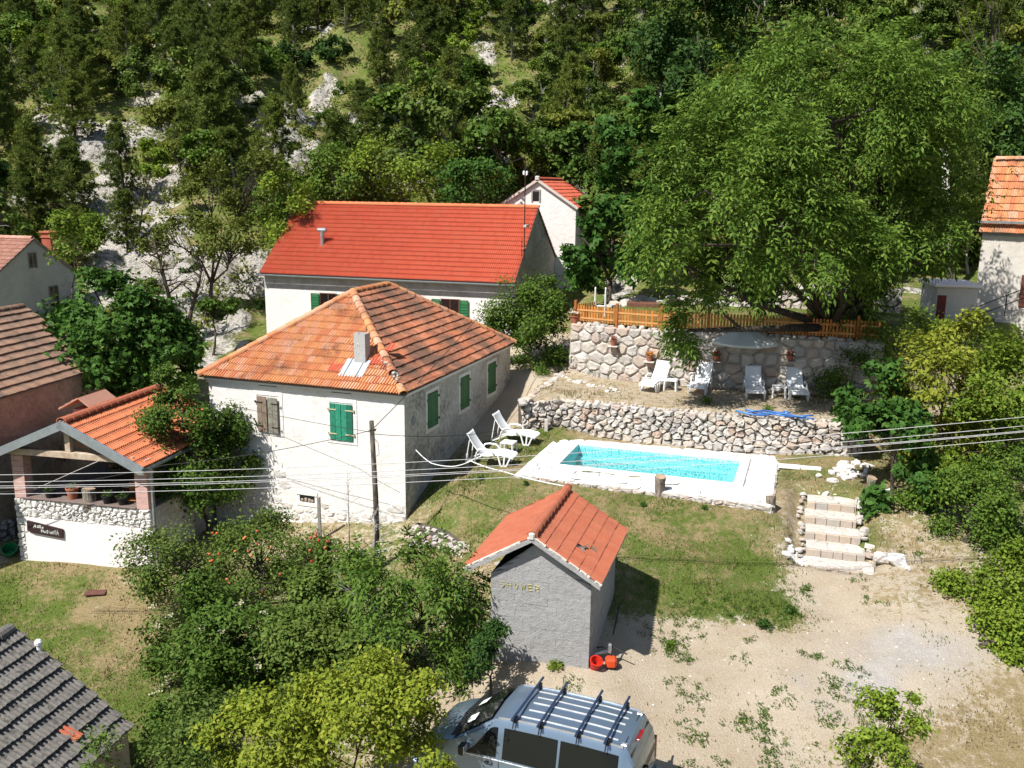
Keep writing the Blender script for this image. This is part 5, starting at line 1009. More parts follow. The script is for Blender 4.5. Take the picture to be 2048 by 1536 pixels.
# ---------------------------------------------------------------- stone stairs
def build_stairs():
    yaw = R(-16.5); o = at(1604, 1146, .2); S = thing('stone_stairs', 'flight of broad pale stone steps climbing from the yard to the pool', 'stairs', (o[0], o[1], 0), yaw); n = 5; rise = .2; tr = .78; z0 = .22
    M = yawmat((o[0], o[1], 0), yaw); wd = lambda v: 1.62 - .085 * v * .9; x0 = lambda v: .02 + .05 * math.sin(v * 2) + .03 * v
    for k in range(n):
        v = k * tr; zt = z0 + (k + 1) * rise; m = MB(); m.box(x0(v), v + .05, zt - rise - .3, x0(v) + wd(v), v + tr + .06, zt - .03); st = obj('step', m, M_mortar, S)
        x = x0(v); r = np.random.default_rng(500 + k)
        while x < x0(v) + wd(v) - .05:                     # riser blocks
            w = min(r.uniform(.24, .4), x0(v) + wd(v) - x); m = MB(); e = r.uniform(-.02, .02); m.cbox(x + .008, v + e, zt - rise - .06, x + w - .008, v + .13, zt - r.uniform(.0, .012), .018); obj('riser_block', m, ST_riser, st); x += w
        stone_field('tread_stone', voronoi(wd(v), tr - .12, 15 if k in (0, 3) else 8, 520 + k, 2, 1.5), lambda a, b, q: (x0(v) + a, v + .125 + b, zt - .03 + q), ST_tread, st, .007, -.02, .025, .004, 530 + k, 60, None, bulge=.6, rough=.003)
        for s in (0, 1):
            for j in range(3): rock(S, ((x0(v) - .12 if s == 0 else x0(v) + wd(v) + .12) + RNG.normal() * .03, v + .12 + j * .22, zt - .06 + .05 * j), RNG.uniform(.06, .10) if s == 0 else RNG.uniform(.09, .16), k * 3 + j, None, 'side_stone')
    v = n * tr; zt = z0 + n * rise
    for k in range(16): rock(S, (-.62 + k * .125 + RNG.normal() * .04, v + .1 + .14 * (k % 2) + .02 * abs(k - 10), zt - .0), RNG.uniform(.09, .15), k, WROCKS, 'landing_stone')
    return S
build_stairs()
def boulder(label, px_, py_, z, s, i, group=None, flat=1):
    p = at(px_, py_, z); o = bpy.data.objects.new('boulder', WROCKS[i % 5]); COL.objects.link(o); o.location = (p[0], p[1], gz(p[0], p[1]) + s * .3); o.scale = (s, s * .9, s * flat); o.rotation_euler = (0, 0, i * 1.3); return tag(o, label, 'boulder', group)
boulder('big white boulder with tan patch right of the stair foot, standing by itself', 1791, 1152, .35, .29, 0, 'white boulders by the stair foot'); boulder('angular white boulder touching the right side of the lowest step', 1733, 1143, .35, .25, 1, 'white boulders by the stair foot'); boulder('squat white boulder between the angular one and the lone one beside the stairs', 1762, 1146, .35, .24, 2, 'white boulders by the stair foot')
boulder('small pale stone right of the lone white boulder', 1815, 1158, .4, .1, 3, 'white boulders by the stair foot')
Hh = thing('rubble_heap', 'heap of white rubble left of the lowest stair step', 'rubble heap', (0, 0, 0))
for k in range(16): p = at(1585 + RNG.uniform(-16, 22), 1130 + RNG.uniform(-14, 10), .3); rock(Hh, (p[0], p[1], gz(p[0], p[1]) + .04 + .05 * (k % 2)), RNG.uniform(.08, .15), k, WROCKS)
Hh = thing('white_stone_pile', 'low pile of bright white stones on the grass right of the pool', 'stone pile', (0, 0, 0))
for k in range(48): p = at(1700 + RNG.normal() * 25, 945 + RNG.normal() * 6 + (RNG.uniform(-6, 6)), 1.5); rock(Hh, (p[0], p[1], gz(p[0], p[1]) + .04), RNG.uniform(.07, .15), k, WROCKS)
p = at(1600, 936, 1.5); m = MB(); m.M = yawmat((p[0], p[1], gz(p[0], p[1]) - .02), R(-14)); m.cbox(-.68, -.07, 0, .02, .07, .13, .01); m.cbox(.03, -.07, 0, .66, .07, .12, .01); tag(obj('kerb_beam', m.mesh('kerb_beam'), M_plastic), 'white beam lying on the grass right of the pool deck', 'beam')
p = at(1775, 982, 1.5); m = MB(); m.M = yawmat((p[0], p[1], gz(p[0], p[1])), R(40)); m.cbox(-.12, -.05, 0, .3, .05, .08, .01); tag(obj('white_block', m, M_plastic), 'short white block lying beside the single stump right of the steps', 'block')
stump('thick slanting-topped stump in front of the pool deck', at(1319, 992, 1.32), .165, .62, 31, .02); stump('forked stump at the front right corner of the pool deck', at(1541, 1022, 1.25), .15, .46, 32, -.05); stump('stump standing alone on the grass right of the stairs', at(1741, 992, 1.36), .16, .58, 33)

# ---------------------------------------------------------------- fence, loungers, tables, parasol, pots
M_fence = plain('varnished_orange_wood', (.46, .185, .045), (.36, .13, .03), 7, .6, .3, 40, var=.25); M_fpost = plain('varnished_post', (.36, .125, .035), (.28, .09, .025), 7, .6, .3); M_rail = plain('bright_rail', (.58, .30, .11), (.50, .25, .09), 7, .6, .2)
def build_fence():
    Fm = thing('picket_fence', 'varnished orange wooden picket fence on top of the stone wall', 'fence', (0, 0, 0)); line = off(UPW, .22); f, L = line_map(line, TER2 + .0, 0); x = .15; k = 0
    pk = MB(); pk.add([(-.042, 0, .06), (.042, 0, .06), (.042, .02, .06), (-.042, .02, .06), (-.042, 0, .68), (.042, 0, .68), (.042, .02, .68), (-.042, .02, .68), (0, 0, .735), (0, .02, .735)], [(3, 2, 1, 0), (0, 1, 5, 8, 4), (2, 3, 7, 9, 6), (1, 2, 6, 5), (3, 0, 4, 7), (4, 8, 9, 7), (8, 5, 6, 9)]); pm = pk.mesh('picket'); pm.materials.append(M_fence)
    nxt = x
    while x < L - .2:
        a, b = np.array(f(x, 0, 0)), np.array(f(x + .05, 0, 0)); yw = math.atan2(b[1] - a[1], b[0] - a[0])
        if x >= nxt:
            m = MB(); m.M = yawmat(a, yw); m.cbox(-.055, -.05, -.15, .055, .06, .9, .012); obj('post', m, M_fpost, Fm); nxt = x + 1.72
            e = min(nxt, L - .2); c, d = np.array(f(x + .07, 0, 0)), np.array(f(e - .02, 0, 0))
            for z in (.2, .52): m = MB(); m.bar(c + (0, 0, z) - np.array([math.sin(yw) * -.0, .012, 0]), d + (0, 0, z) - np.array([0, .012, 0]), .022, .065); obj('rail', m, M_rail, Fm)
            x += .12; continue
        o = bpy.data.objects.new('picket', pm); COL.objects.link(o); o.parent = Fm; o.matrix_local = yawmat(a + (0, 0, RNG.normal() * .006), yw + RNG.normal() * .02); x += .122
    a = np.array(f(.1, 0, 0))
    for k in range(9):
        p = a + np.array([.10, .12, 0]) * (k + 1); o = bpy.data.objects.new('picket', pm); COL.objects.link(o); o.parent = Fm; o.matrix_local = yawmat(p, R(50))
    m = MB(); m.bar(a + (.05, .05, .52), a + (1.0, 1.2, .52), .022, .065); obj('rail', m, M_rail, Fm)
build_fence()
def make_lounger(label, loc, yaw, group):
    T = thing('sun_lounger', label, 'sun lounger', loc, yaw, group); w = .31
    pr = [(0, .30), (.06, .345), (.2, .36), (.42, .40), (.6, .385), (.85, .335), (1.08, .33)]
    def sheet(pr, w, th, edge=.03):
        m = MB(); n = len(pr); vs = []
        for y, z in pr: vs += [(-w, y, z + edge), (-w + .04, y, z), (w - .04, y, z), (w, y, z + edge), (w, y, z - th), (-w, y, z - th)]
        return m.add(vs, [(6 * i + a, 6 * i + (a + 1) % 6, 6 * i + 6 + (a + 1) % 6, 6 * i + 6 + a) for i in range(n - 1) for a in range(6)] + [(5, 4, 3, 2, 1, 0), tuple(6 * (n - 1) + k for k in range(6))])
    obj('seat', sheet(pr, w, .04), M_plastic, T, 30)
    a = R(52); bk = [(1.08 + s * math.cos(a) - b * math.sin(a), .335 + s * math.sin(a) + b * math.cos(a)) for s, b in ((0, 0), (.1, -.005), (.35, -.02), (.62, -.005), (.78, .03), (.84, .01))]; obj('backrest', sheet(bk, w - .015, .035), M_plastic, T, 30)
    for s in (-1, 1):
        m = MB(); x = s * (w + .015)
        for (y0, z0), (y1, z1) in (((.08, .32), (.22, 0)), ((.27, .35), (.3, 0)), ((.5, .38), (.39, 0)), ((.2, .02), (.41, .02))): m.bar((x, y0, z0), (x, y1, z1), .045, .05, (1, 0, 0))
        obj('front_leg', m, M_plastic, T); m = MB(); m.tube([(x, .62, .36), (x + s * .02, .68, .48), (x + s * .03, .78, .545), (x + s * .03, 1.0, .555), (x + s * .03, 1.15, .52), (x + s * .02, 1.22, .4), (x, 1.3, 0)], [.025, .028, .03, .03, .03, .03, .026], 7); obj('armrest', m, M_plastic, T, True)
        m = MB(); m.bar((x, 1.05, .31), (x, 1.62, .02), .04, .045, (1, 0, 0)); m.bar((s * (w - .05), 1.5, .78), (s * (w - .02), 1.62, .03), .03, .03); obj('rear_leg', m, M_plastic, T)
    m = MB(); m.bar((-w, 1.6, .05), (w, 1.6, .05), .04, .04); obj('rear_bar', m, M_plastic, T); return T
def make_table(label, loc, yaw, group):
    T = thing('side_table', label, 'side table', loc, yaw, group); m = MB(); m.cbox(-.24, -.24, .38, .24, .24, .42, .012); obj('tabletop', m, M_plastic, T)
    for sx in (-1, 1):
        for sy in (-1, 1): m = MB(); m.bar((sx * .205, sy * .205, .38), (sx * .225, sy * .225, 0), .05, .05); obj('leg', m, M_plastic, T)
    return T
G1, G2 = 'white loungers on the shaded terrace', 'white loungers by the old house'; ly = R(-17)
def onground(px_, py_, z): p = at(px_, py_, z); return (p[0], p[1], gz(p[0], p[1]))
make_lounger('white sun lounger at the left end of the terrace, fully in the sun', onground(1292, 786, TER1), ly - R(16), G1)
make_lounger('white sun lounger speckled with leaf shade, right of the sunlit little table on the terrace', onground(1391, 791, TER1), ly - R(6), G1)
make_lounger('white sun lounger shaded by the parasol, left of the shaded little table', onground(1512, 800, TER1), ly + R(9), G1)
make_lounger('white sun lounger furthest right on the terrace with a branch shadow, beside the bushes', onground(1600, 804, TER1), ly + R(11), G1)
make_lounger('white sun lounger beside the old house wall, nearer the block shed', onground(1030, 925, POOLZ), R(74), G2)
make_lounger('white sun lounger beside the old house wall, nearer the stone wall', onground(1074, 889, POOLZ), R(70), G2)
make_table('small white table in the sun between two terrace loungers', onground(1341, 781, TER1), ly, 'small white tables on the terrace'); make_table('small white table in shade between the two right terrace loungers', onground(1557, 795, TER1), ly + R(4), 'small white tables on the terrace')
make_table('small white table between the two loungers by the old house', onground(1017, 900, POOLZ), R(-20), None)
def build_parasol():
    p = onground(1484, 776, TER1); top = aty(1487, 655, p[1]); h = top[2] - p[2]; T = thing('parasol', 'pale grey-green garden parasol open on the shaded terrace', 'parasol', p, R(10)); m = MB(); n = 8; r = 1.30; vs = [(0, 0, h)]
    for q, dz in ((.5, .20), (1, .50)):
        for k in range(n * 2): a = math.pi * k / n; rr = r * q * (1 if k % 2 == 0 else .955); vs.append((rr * math.cos(a), rr * math.sin(a), h - dz - (0 if k % 2 == 0 else .02)))
    for k in range(n * 2): a = math.pi * k / n; rr = r * (1.0 if k % 2 == 0 else .955); vs.append((rr * math.cos(a), rr * math.sin(a), h - .60))
    N = 2 * n; fs = [(0, 1 + k, 1 + (k + 1) % N) for k in range(N)] + [(1 + k, 1 + N + k, 1 + N + (k + 1) % N, 1 + (k + 1) % N) for k in range(N)] + [(1 + N + k, 1 + 2 * N + k, 1 + 2 * N + (k + 1) % N, 1 + N + (k + 1) % N) for k in range(N)]
    c = NT('parasol_cloth'); c.fin((.66, .72, .70), .8, .2); tl = c.new('BsdfTranslucent'); tl.inputs[0].default_value = (.62, .70, .68, 1); mx = c.new('MixShader'); mx.inputs[0].default_value = .25; c.ln(c.b.outputs[0], mx.inputs[1]); c.ln(tl.outputs[0], mx.inputs[2]); c.ln(mx.outputs[0], c.out.inputs[0])
    obj('canopy', m.add(vs, fs), c.m, T); m = MB(); m.tube([(0, 0, .02), (0, 0, h + .06)], .022, 8); obj('pole', m, M_black, T); m = MB(); m.lathe([(.25, 0), (.25, .05), (.06, .1), (.04, .25), (.001, .25)], 14); obj('base', m, M_black, T)
    for k in range(n): a = 2 * math.pi * k / n; m = MB(); m.bar((0, 0, h - .05), (r * .98 * math.cos(a), r * .98 * math.sin(a), h - .53), .012, .012); m.bar((0, 0, h - .62), (r * .5 * math.cos(a), r * .5 * math.sin(a), h - .24), .012, .012); obj('rib', m, M_black, T)
build_parasol()
def wallpot(px_, py_, lab, fm, nf, r, sd, shelf=True):
    d = ray(px_, py_); n3 = np.array([0.34, .94, 0]); best = None
    for x in np.linspace(0, upL, 400):
        for z in (0,):
            q = np.array(upF(x, 1.2, .18)); pp = pix(q)
            if best is None or abs(pp[0] - px_) < best[0]: best = (abs(pp[0] - px_), x)
    x = best[1]; zs = np.linspace(0, 2.2, 200); ys = [abs(pix(np.array(upF(x, z, .18)))[1] - py_) for z in zs]; z = zs[int(np.argmin(ys))]; q = upF(x, z, .2)
    if shelf:
        m = MB(); m.M = yawmat((q[0], q[1], q[2] - .045), R(-20)); m.cbox(-.2, -.16, 0, .2, .2, .04, .008); tag(obj('wall_shelf', m, M_concrete), 'stone shelf under the ' + lab, 'shelf')
    return flower_pot('flower_pot', lab, q, .125, .22, M_terracotta, fm, 45, nf, sd, .2, 'flower pot', 'flower pots on the terrace wall')
wallpot(1226, 691, 'pot of pinkish red geraniums on the sunlit part of the wall', F_pink, 55, .12, 61); wallpot(1299, 722, 'pot of orange red flowers half hidden by walnut leaves', F_orange, 60, .12, 62); wallpot(1432, 722, 'pot of dark red flowers under the left rim of the parasol', F_red, 60, .12, 63); wallpot(1579, 722, 'pot of red flowers in the shade right of the parasol', F_red, 25, .12, 64)
p = upF(.12, 2.2, -.15); flower_pot('flower_pot', 'big terracotta pot of pale pink flowers at the left end of the fence', p, .2, .32, M_terracotta, F_white, 70, 130, 65, .3)
p = at(1050, 805, 2.3); flower_pot('flower_pot', 'white round pot with pink flowers beside the path at the wall corner', (p[0], p[1], gz(p[0], p[1])), .19, .30, M_plastic, F_pink, 12, 14, 66, .12)
def build_ladder():
    p = onground(1203, 638, TER2); p = (p[0], p[1] + .8, gz(p[0], p[1] + .8)); T = thing('pool_ladder', 'white A-frame pool ladder standing behind the fence', 'ladder', p, R(-12)); h = 1.25
    for s in (-.22, .22):
        m = MB(); m.tube([(s, -.12, 0), (s, -.04, h - .05), (s, .0, h), (s, .05, h - .05), (s, .3, 0)], .028, 7); m.tube([(s, -.05, .62), (s, .12, .72), (s, .2, .55)], .022, 6); obj('side_rail', m, M_plastic, T)
    for z in (.2, .45): m = MB(); m.cbox(-.2, -.14, z, .2, -.04, z + .05, .01); obj('tread', m, M_plastic, T)
build_ladder()
p = onground(1552, 735, TER1); m = MB(); q = aty(1556, 640, p[1] + .1); m.tube([(p[0], p[1] + .1, p[2]), tuple(q)], .022, 7); tag(obj('metal_post', m, M_galv), 'thin pale metal post standing upright in front of the stone wall right of the parasol', 'post')
C_ = thing('pool_cover', 'rolled blue plastic pool cover lying along the top of the dry stone wall', 'pool cover', (0, 0, 0)); M_blue = plain('blue_plastic', (.03, .10, .36), (.06, .20, .48), 3, .35, .2, 20, spec=.5)
for k in range(4):
    m = MB(); pts = []; r0 = RNG.uniform(0, 6); a_, b_ = RNG.uniform(0, .25), RNG.uniform(.75, 1)
    for t in np.linspace(a_, b_, 16): q = at(1462 + 183 * t, 822 + 17 * t + 3 * math.sin(t * 9 + r0), TER1 + .04); pts.append((q[0], q[1] + RNG.normal() * .012 + .05 * (k - 2.5), q[2] + .03 + .02 * math.sin(t * 14 + k) + .03 * (k % 2)))
    m.tube(pts, [RNG.uniform(.02, .04) for _ in pts], 6); obj('fold', m, M_blue, C_, True)
p = onground(1562, 900, POOLZ); m = MB(); m.M = yawmat((p[0], p[1] - .1, p[2]), .3); m.cbox(-.16, -.12, 0, .16, .12, .09, .03); m.cbox(-.05, -.15, .08, .1, .05, .14, .03); tag(obj('blue_bag', m, M_blue), 'crumpled blue bag at the foot of the dry stone wall', 'bag')
p = onground(1092, 869, POOLZ); m = MB(); m.M = Matrix.Translation(p); m.cbox(-.06, -.06, -.2, .06, .06, .45, .01); tag(obj('marker_post', m, M_concrete), 'short grey post in the grass at the left end of the dry stone wall', 'post')
p = onground(935, 932, 1.3); m = MB(); m.tube([(p[0], p[1], p[2] - .2), (p[0] - .03, p[1] + .1, p[2] + .55)], [.05, .07], 7); tag(obj('broken_stick', m, M_palebark), 'bleached broken stick standing in the shade behind the lounger', 'stick')
p = onground(640, 1072, -.5); m = MB(); m.cbox(p[0] - .05, p[1] - .05, p[2] - .3, p[0] + .05, p[1] + .05, p[2] + 1.45, .01); tag(obj('garden_post', m, M_beamgrey), 'weathered grey post below the cellar window of the old house', 'post')
p = at(192, 1193, -1.7); m = MB(); m.M = yawmat((p[0], p[1], gz(p[0], p[1]) + .02), R(8)); m.cbox(-.3, -.16, 0, .3, .16, .04, .008); tag(obj('red_board', m, plain('dull_red_board', (.14, .06, .045), bump=.2)), 'dull red board lying flat on the lawn', 'board')
p = at(28, 1112, -1.5); Gt = thing('green_tub', 'green plastic tub lying beside the pavilion corner', 'tub', (p[0] - .1, p[1], gz(p[0], p[1])), .4); m = MB(); m.M = Matrix.Rotation(R(35), 4, 'X'); m.lathe([(.001, 0), (.16, 0), (.24, .32), (.25, .32), (.25, .34), (.22, .34), (.15, .03), (.001, .03)], 12); obj('tub', m, plain('green_plastic', (.02, .20, .07), bump=0, rough=.4), Gt)
# ---------------------------------------------------------------- van, trimmer, can
def car_paint(name, c):
    t = NT(name); t.fin(c, .28, .5, .55); t.b.inputs['Coat Weight'].default_value = .6; t.b.inputs['Coat Roughness'].default_value = .08; return t.m
def build_van():
    A, B, C, D = [at(x, y, 1.1) for x, y in ((1008, 1441), (1245, 1503), (1040, 1357), (1284, 1409))]
    yaw = math.atan2(B[1] - A[1] + D[1] - C[1], B[0] - A[0] + D[0] - C[0]); sc = .875; cen = (B + D) / 2
    # local frame: x forward (towards the nose), y to the vehicle's left, z up; origin on the ground under the tail
    yw = yaw + math.pi; f = np.array([math.cos(yw), math.sin(yw)]); T = thing('van', 'silver blue van with four dark roof bars parked below the block shed', 'van', (0, 0, 0), yw)
    o = cen[:2] - f * .30 * sc; zg = 1.1 - 1.95 * sc; T.location = (o[0], o[1], zg); T.scale = (sc,) * 3
    paint = car_paint('silver_blue_paint', (.17, .235, .315)); trim = plain('black_trim', (.02, .02, .022), bump=0, rough=.5); glass = NT('van_glass'); glass.fin((.010, .012, .012), .05, .28); glass = glass.m
    bright = plain('silver_trim', (.62, .64, .66), bump=0, rough=.3, metal=.6)
    # body shell by cross-sections: (x, half width low, half width belt, z belt, half width top, z top)
    st = [(4.88, .55, .60, .62, .50, .72), (4.80, .78, .80, .70, .68, .84), (4.62, .90, .90, .84, .78, 1.02), (4.30, .95, .94, .98, .84, 1.17), (3.92, .95, .95, 1.06, .88, 1.30), (3.84, .95, .95, 1.07, .88, 1.33), (3.02, .95, .95, 1.10, .76, 1.885), (2.7, .95, .95, 1.10, .755, 1.925), (2.0, .95, .95, 1.10, .755, 1.95), (1.0, .95, .95, 1.10, .75, 1.95), (.40, .95, .95, 1.10, .74, 1.925), (.22, .94, .94, 1.10, .72, 1.89), (.06, .92, .93, 1.08, .76, 1.62), (.0, .88, .90, 1.02, .80, 1.30)]
    vs = []; K = 13
    for x, wl, wb, zb, wt, zt in st:
        half = [(wl * .9, .28), (wl, .38), (wl, .62), (wb, zb), (wt + (wb - wt) * .12, zb + (zt - zb) * .86), (wt - .04, zt - .015), (0, zt + (.035 if zt > 1.5 else .05))]
        ring = half + [(-a, z) for a, z in half[-2::-1]]; vs += [(x, y, z) for y, z in ring]
    n = len(st); m = MB(); m.add(vs, [(i * K + k, i * K + k + 1, (i + 1) * K + k + 1, (i + 1) * K + k) for i in range(n - 1) for k in range(K - 1)] + [tuple(range(K - 1, -1, -1)), tuple((n - 1) * K + k for k in range(K))])
    obj('body', m, paint, T, 32)
    def side(i, t, w, s):                              # point on the greenhouse side, t from belt (0) to roof rail (1)
        x, wl, wb, zb, wt, zt = i; w2 = wt + (wb - wt) * .12; return (x, s * (wb + (w2 - wb) * t + w), zb + (zt - zb) * .86 * t)
    def interp(x):
        for a, b in zip(st, st[1:]):
            if b[0] <= x <= a[0]: q = (a[0] - x) / (a[0] - b[0] + 1e-9); return tuple(a[j] + (b[j] - a[j]) * q for j in range(6))
        return st[-1]
    for s in (-1, 1):
        for nm, poly in (('front_window', [(3.60, .06), (2.92, .06), (2.92, .94), (3.12, .94)]), ('sliding_window', [(2.78, .06), (1.62, .06), (1.62, .94), (2.78, .94)]), ('rear_side_window', [(1.56, .06), (.36, .06), (.36, .94), (1.56, .94)])):
            (xa, _), (xb, _), _, (xc, _) = poly; xs = np.linspace(xa, xb, 9); m = MB(); vs2 = []; N = 5
            for x in xs:
                tm = .94 if x <= xc else .06 + .88 * (xa - x) / (xa - xc)
                for j in range(N): t = .06 + (max(tm, .061) - .06) * j / (N - 1); vs2.append(side(interp(x), t, .014, s))
            fs2 = [(i * N + j, (i + 1) * N + j, (i + 1) * N + j + 1, i * N + j + 1) for i in range(8) for j in range(N - 1)]; m.add(vs2, [tuple(f_) if s > 0 else tuple(f_[::-1]) for f_ in fs2]); obj(nm, m, glass, T)
        m = MB(); m.bar(side(interp(3.7), .0, .008, s), side(interp(.3), .0, .008, s), .012, .022); obj('belt_strip', m, bright, T)
        for x in (2.85, 1.59): m = MB(); m.bar(side(interp(x), -.02, .004, s)[:2] + (.45,), side(interp(x), .0, .004, s), .012, .008); obj('door_seam', m, trim, T)
        m = MB(); m.cbox(2.98, s * .952 if s > 0 else -.985, .96, 3.16, .985 if s > 0 else -.952, 1.0, .01); obj('door_handle', m, trim, T)
        m = MB(); m.M = Matrix.Translation((3.62, s * 1.05, 1.14)); m.cbox(-.07, -.1, -.02, .06, .12, .2, .03); obj('mirror', m, trim if s > 0 else trim, T); m = MB(); m.M = Matrix.Translation((3.555, s * 1.06, 1.16)); m.cbox(-.012, -.09, 0, .0, .1, .16, .005); obj('mirror_glass', m, bright, T)
        for x in (3.98, .92):
            wv = bpy.data.objects.new('wheel', None); COL.objects.link(wv); wv.parent = T; wv.matrix_local = Matrix.Translation((x, s * .86, .325)) @ Matrix.Rotation(R(90), 4, 'X'); m = MB(); m.lathe([(.2, -.1), (.3, -.105), (.325, -.07), (.325, .07), (.3, .105), (.2, .1)], 24); obj('tyre', m, trim, wv, 35); m = MB(); m.lathe([(.001, -s * .05), (.06, -s * .1), (.2, -s * .085), (.21, -s * .1)], 20); obj('rim', m, bright, wv, 35)
        m = MB(); m.cbox(4.55, s * .62 if s > 0 else -.88, .68, 4.80, .88 if s > 0 else -.62, .86, .05); obj('headlight', m, glass, T)
        m = MB(); m.cbox(-.012, s * .84 if s > 0 else -.93, .78, .06, .93 if s > 0 else -.84, 1.3, .01); obj('tail_light', m, plain('red_lens', (.30, .012, .015), bump=0, rough=.2), T)
    ws = [(3.82, -.80, 1.335), (3.82, .80, 1.335), (3.10, .70, 1.862), (3.10, -.70, 1.862)]; mid0, mid1 = (3.90, 0, 1.375), (3.11, 0, 1.912)
    m = MB(); m.add([ws[0], mid0, ws[1], ws[2], mid1, ws[3]], [(0, 1, 4, 5), (1, 2, 3, 4)]); 
    wsm = obj('windscreen', m, glass, T); wsm.location = (.012, 0, .014)
    m = MB(); m.add([(3.98, -.86, 1.315), (4.03, 0, 1.36), (3.98, .86, 1.315), (3.84, .83, 1.345), (3.91, 0, 1.385), (3.84, -.83, 1.345)], [(0, 1, 4, 5), (1, 2, 3, 4)]); cw = obj('cowl', m, trim, T); cw.location = (0, 0, .012)
    paper = plain('white_paper', (.72, .76, .72), bump=0)
    for (x, y, w, l, a) in ((3.62, .42, .20, .28, .1), (3.66, -.3, .2, .26, -.1)):
        def wsp(xx, yy): t = (3.86 - xx) / .76; k = 1 - abs(yy) / .8; return (xx + .03 + .03 * k, yy, 1.35 + .54 * t + .045 * k + .02)
        m = MB(); m.add([wsp(x - w / 2, y - l / 2), wsp(x + w / 2, y - l / 2), wsp(x + w / 2, y + l / 2), wsp(x - w / 2, y + l / 2)], [(0, 1, 2, 3)]); obj('paper', m, paper, T)
    m = MB(); m.add([(-.005, -.74, 1.13), (-.005, .74, 1.13), (.16, .68, 1.76), (.16, -.68, 1.76)], [(3, 2, 1, 0)]); rw = obj('rear_window', m, glass, T); rw.location = (-.028, 0, 0)
    m = MB(); m.tube([(-.05, .05, 1.18), (.0, .45, 1.33)], .012, 5); m.tube([(-.06, .05, 1.16), (-.03, .05, 1.2)], .03, 6); obj('rear_wiper', m, trim, T)
    m = MB(); m.cbox(.1, -.2, 1.795, .16, .2, 1.83, .008); obj('brake_light', m, plain('red_lens', (.30, .012, .015), bump=0, rough=.2), T)
    m = MB(); m.cbox(-.05, -.26, .82, -.03, .26, .94, .004); obj('number_plate', m, paper, T); m = MB(); m.cbox(-.1, -.92, .34, .2, .92, .62, .05); obj('rear_bumper', m, paint, T); m = MB(); m.cbox(4.62, -.86, .3, 4.96, .86, .56, .08); obj('front_bumper', m, paint, T)
    m = MB(); m.M = Matrix.Translation((-.034, 0, 1.03)) @ Matrix.Rotation(R(-90), 4, 'Y'); m.lathe([(.055, 0), (.06, .006), (.065, 0)], 16); obj('badge', m, bright, T)
    zr = lambda x, y: interp(x)[5] - .015 + .05 * (1 - (abs(y) / (interp(x)[4] - .04)) ** 1.0)
    for y in (-.52, -.26, 0, .26, .52):                     # pressed ribs along the roof, their bright reflection painted in as pale colour
        m = MB(); xs = np.linspace(.45, 2.55 - (.0 if abs(y) > .3 else .1), 8)
        for a, b in zip(xs, xs[1:]): m.bar((a, y, zr(a, y) + .004), (b, y, zr(b, y) + .004), .034, .012)
        obj('roof_rib', m, plain('rib_painted_shine', (.70, .70, .68), bump=0, rough=.35, metal=.2), T)
    for y in (-.70, .70):
        m = MB(); xs = np.linspace(.3, 2.95, 8)
        for a, b in zip(xs, xs[1:]): m.bar((a, y, interp(a)[5] - .0), (b, y, interp(b)[5] - .0), .03, .03)
        obj('roof_gutter', m, bright, T)
    m = MB(); m.bar((.3, -.66, zr(.3, .66) + .012), (.3, .66, zr(.3, .66) + .012), .014, .03); obj('hatch_seam', m, trim, T)
    for y in (-.6, .6): m = MB(); m.cbox(.24, y - .05, 1.885, .36, y + .05, 1.93, .01); obj('hatch_hinge', m, bright, T)
    bar = plain('navy_steel', (.035, .06, .12), bump=0, rough=.4, metal=.4)
    for xb in (2.58, 2.02, 1.22, .62):
        z = 2.05; m = MB(); m.bar((xb, -.92, z), (xb, .92, z), .042, .034); cb = obj('roof_bar', m, bar, T)
        for s in (-1, 1): m = MB(); m.cbox(xb - .05, s * .70 - .05, z - .14, xb + .05, s * .70 + .07, z - .022, .012); m.tube([(xb, s * .78, z - .06), (xb, s * .86, z - .22)], .014, 5); obj('clamp', m, trim, cb)
    return T
build_van()
M_orange = plain('orange_plastic', (.62, .075, .02), (.55, .06, .02), 5, .4, 0); p = onground(1222, 1335, 0); T = thing('grass_trimmer', 'orange motor grass trimmer with long black shaft beside the shed', 'grass trimmer', p, 0)
m = MB(); m.cbox(-.13, -.12, .02, .12, .12, .26, .05); obj('motor', m, M_orange, T, 30); m = MB(); m.cbox(-.1, -.1, .0, .13, .04, .1, .03); obj('engine_block', m, M_black, T)
q = at(1232, 1245, .2); d = Vector(q) - Vector(p); m = MB(); m.tube([(0, 0, .2), (.05, .35, .55), (d.x * .9, d.y * .55, 1.05)], .018, 7); obj('shaft', m, M_black, T); m = MB(); m.tube([(-.32, .2, .38), (.03, .2, .42), (.36, .05, .3)], .016, 6); obj('handlebar', m, M_black, T); m = MB(); m.cbox(-.06, .1, .28, .02, .2, .5, .02); obj('trigger_grip', m, M_galv, T)
m = MB(); m.tube([(-.45, .28, .06), (-.3, .36, .14), (-.12, .38, .18), (-.02, .34, .22)], [.02, .03, .035, .03], 6); obj('strap', m, M_plastic, T)
p = onground(1188, 1338, 0); T = thing('red_bucket', 'bright red plastic bucket at the corner of the block shed', 'bucket', p, .4); m = MB(); m.M = Matrix.Rotation(R(25), 4, 'X'); m.lathe([(.001, .01), (.1, .01), (.14, .24), (.15, .24), (.15, .26), (.125, .26), (.09, .04), (.001, .04)], 14); obj('shell', m, plain('red_plastic', (.62, .03, .015), bump=0, rough=.4), T, 35); m = MB(); m.M = Matrix.Rotation(R(25), 4, 'X'); m.tube([(.14 * math.cos(a), .02 - .1 * math.sin(a), .25 + .1 * math.sin(a)) for a in np.linspace(0, math.pi, 9)], .006, 5); obj('handle', m, M_black, T)
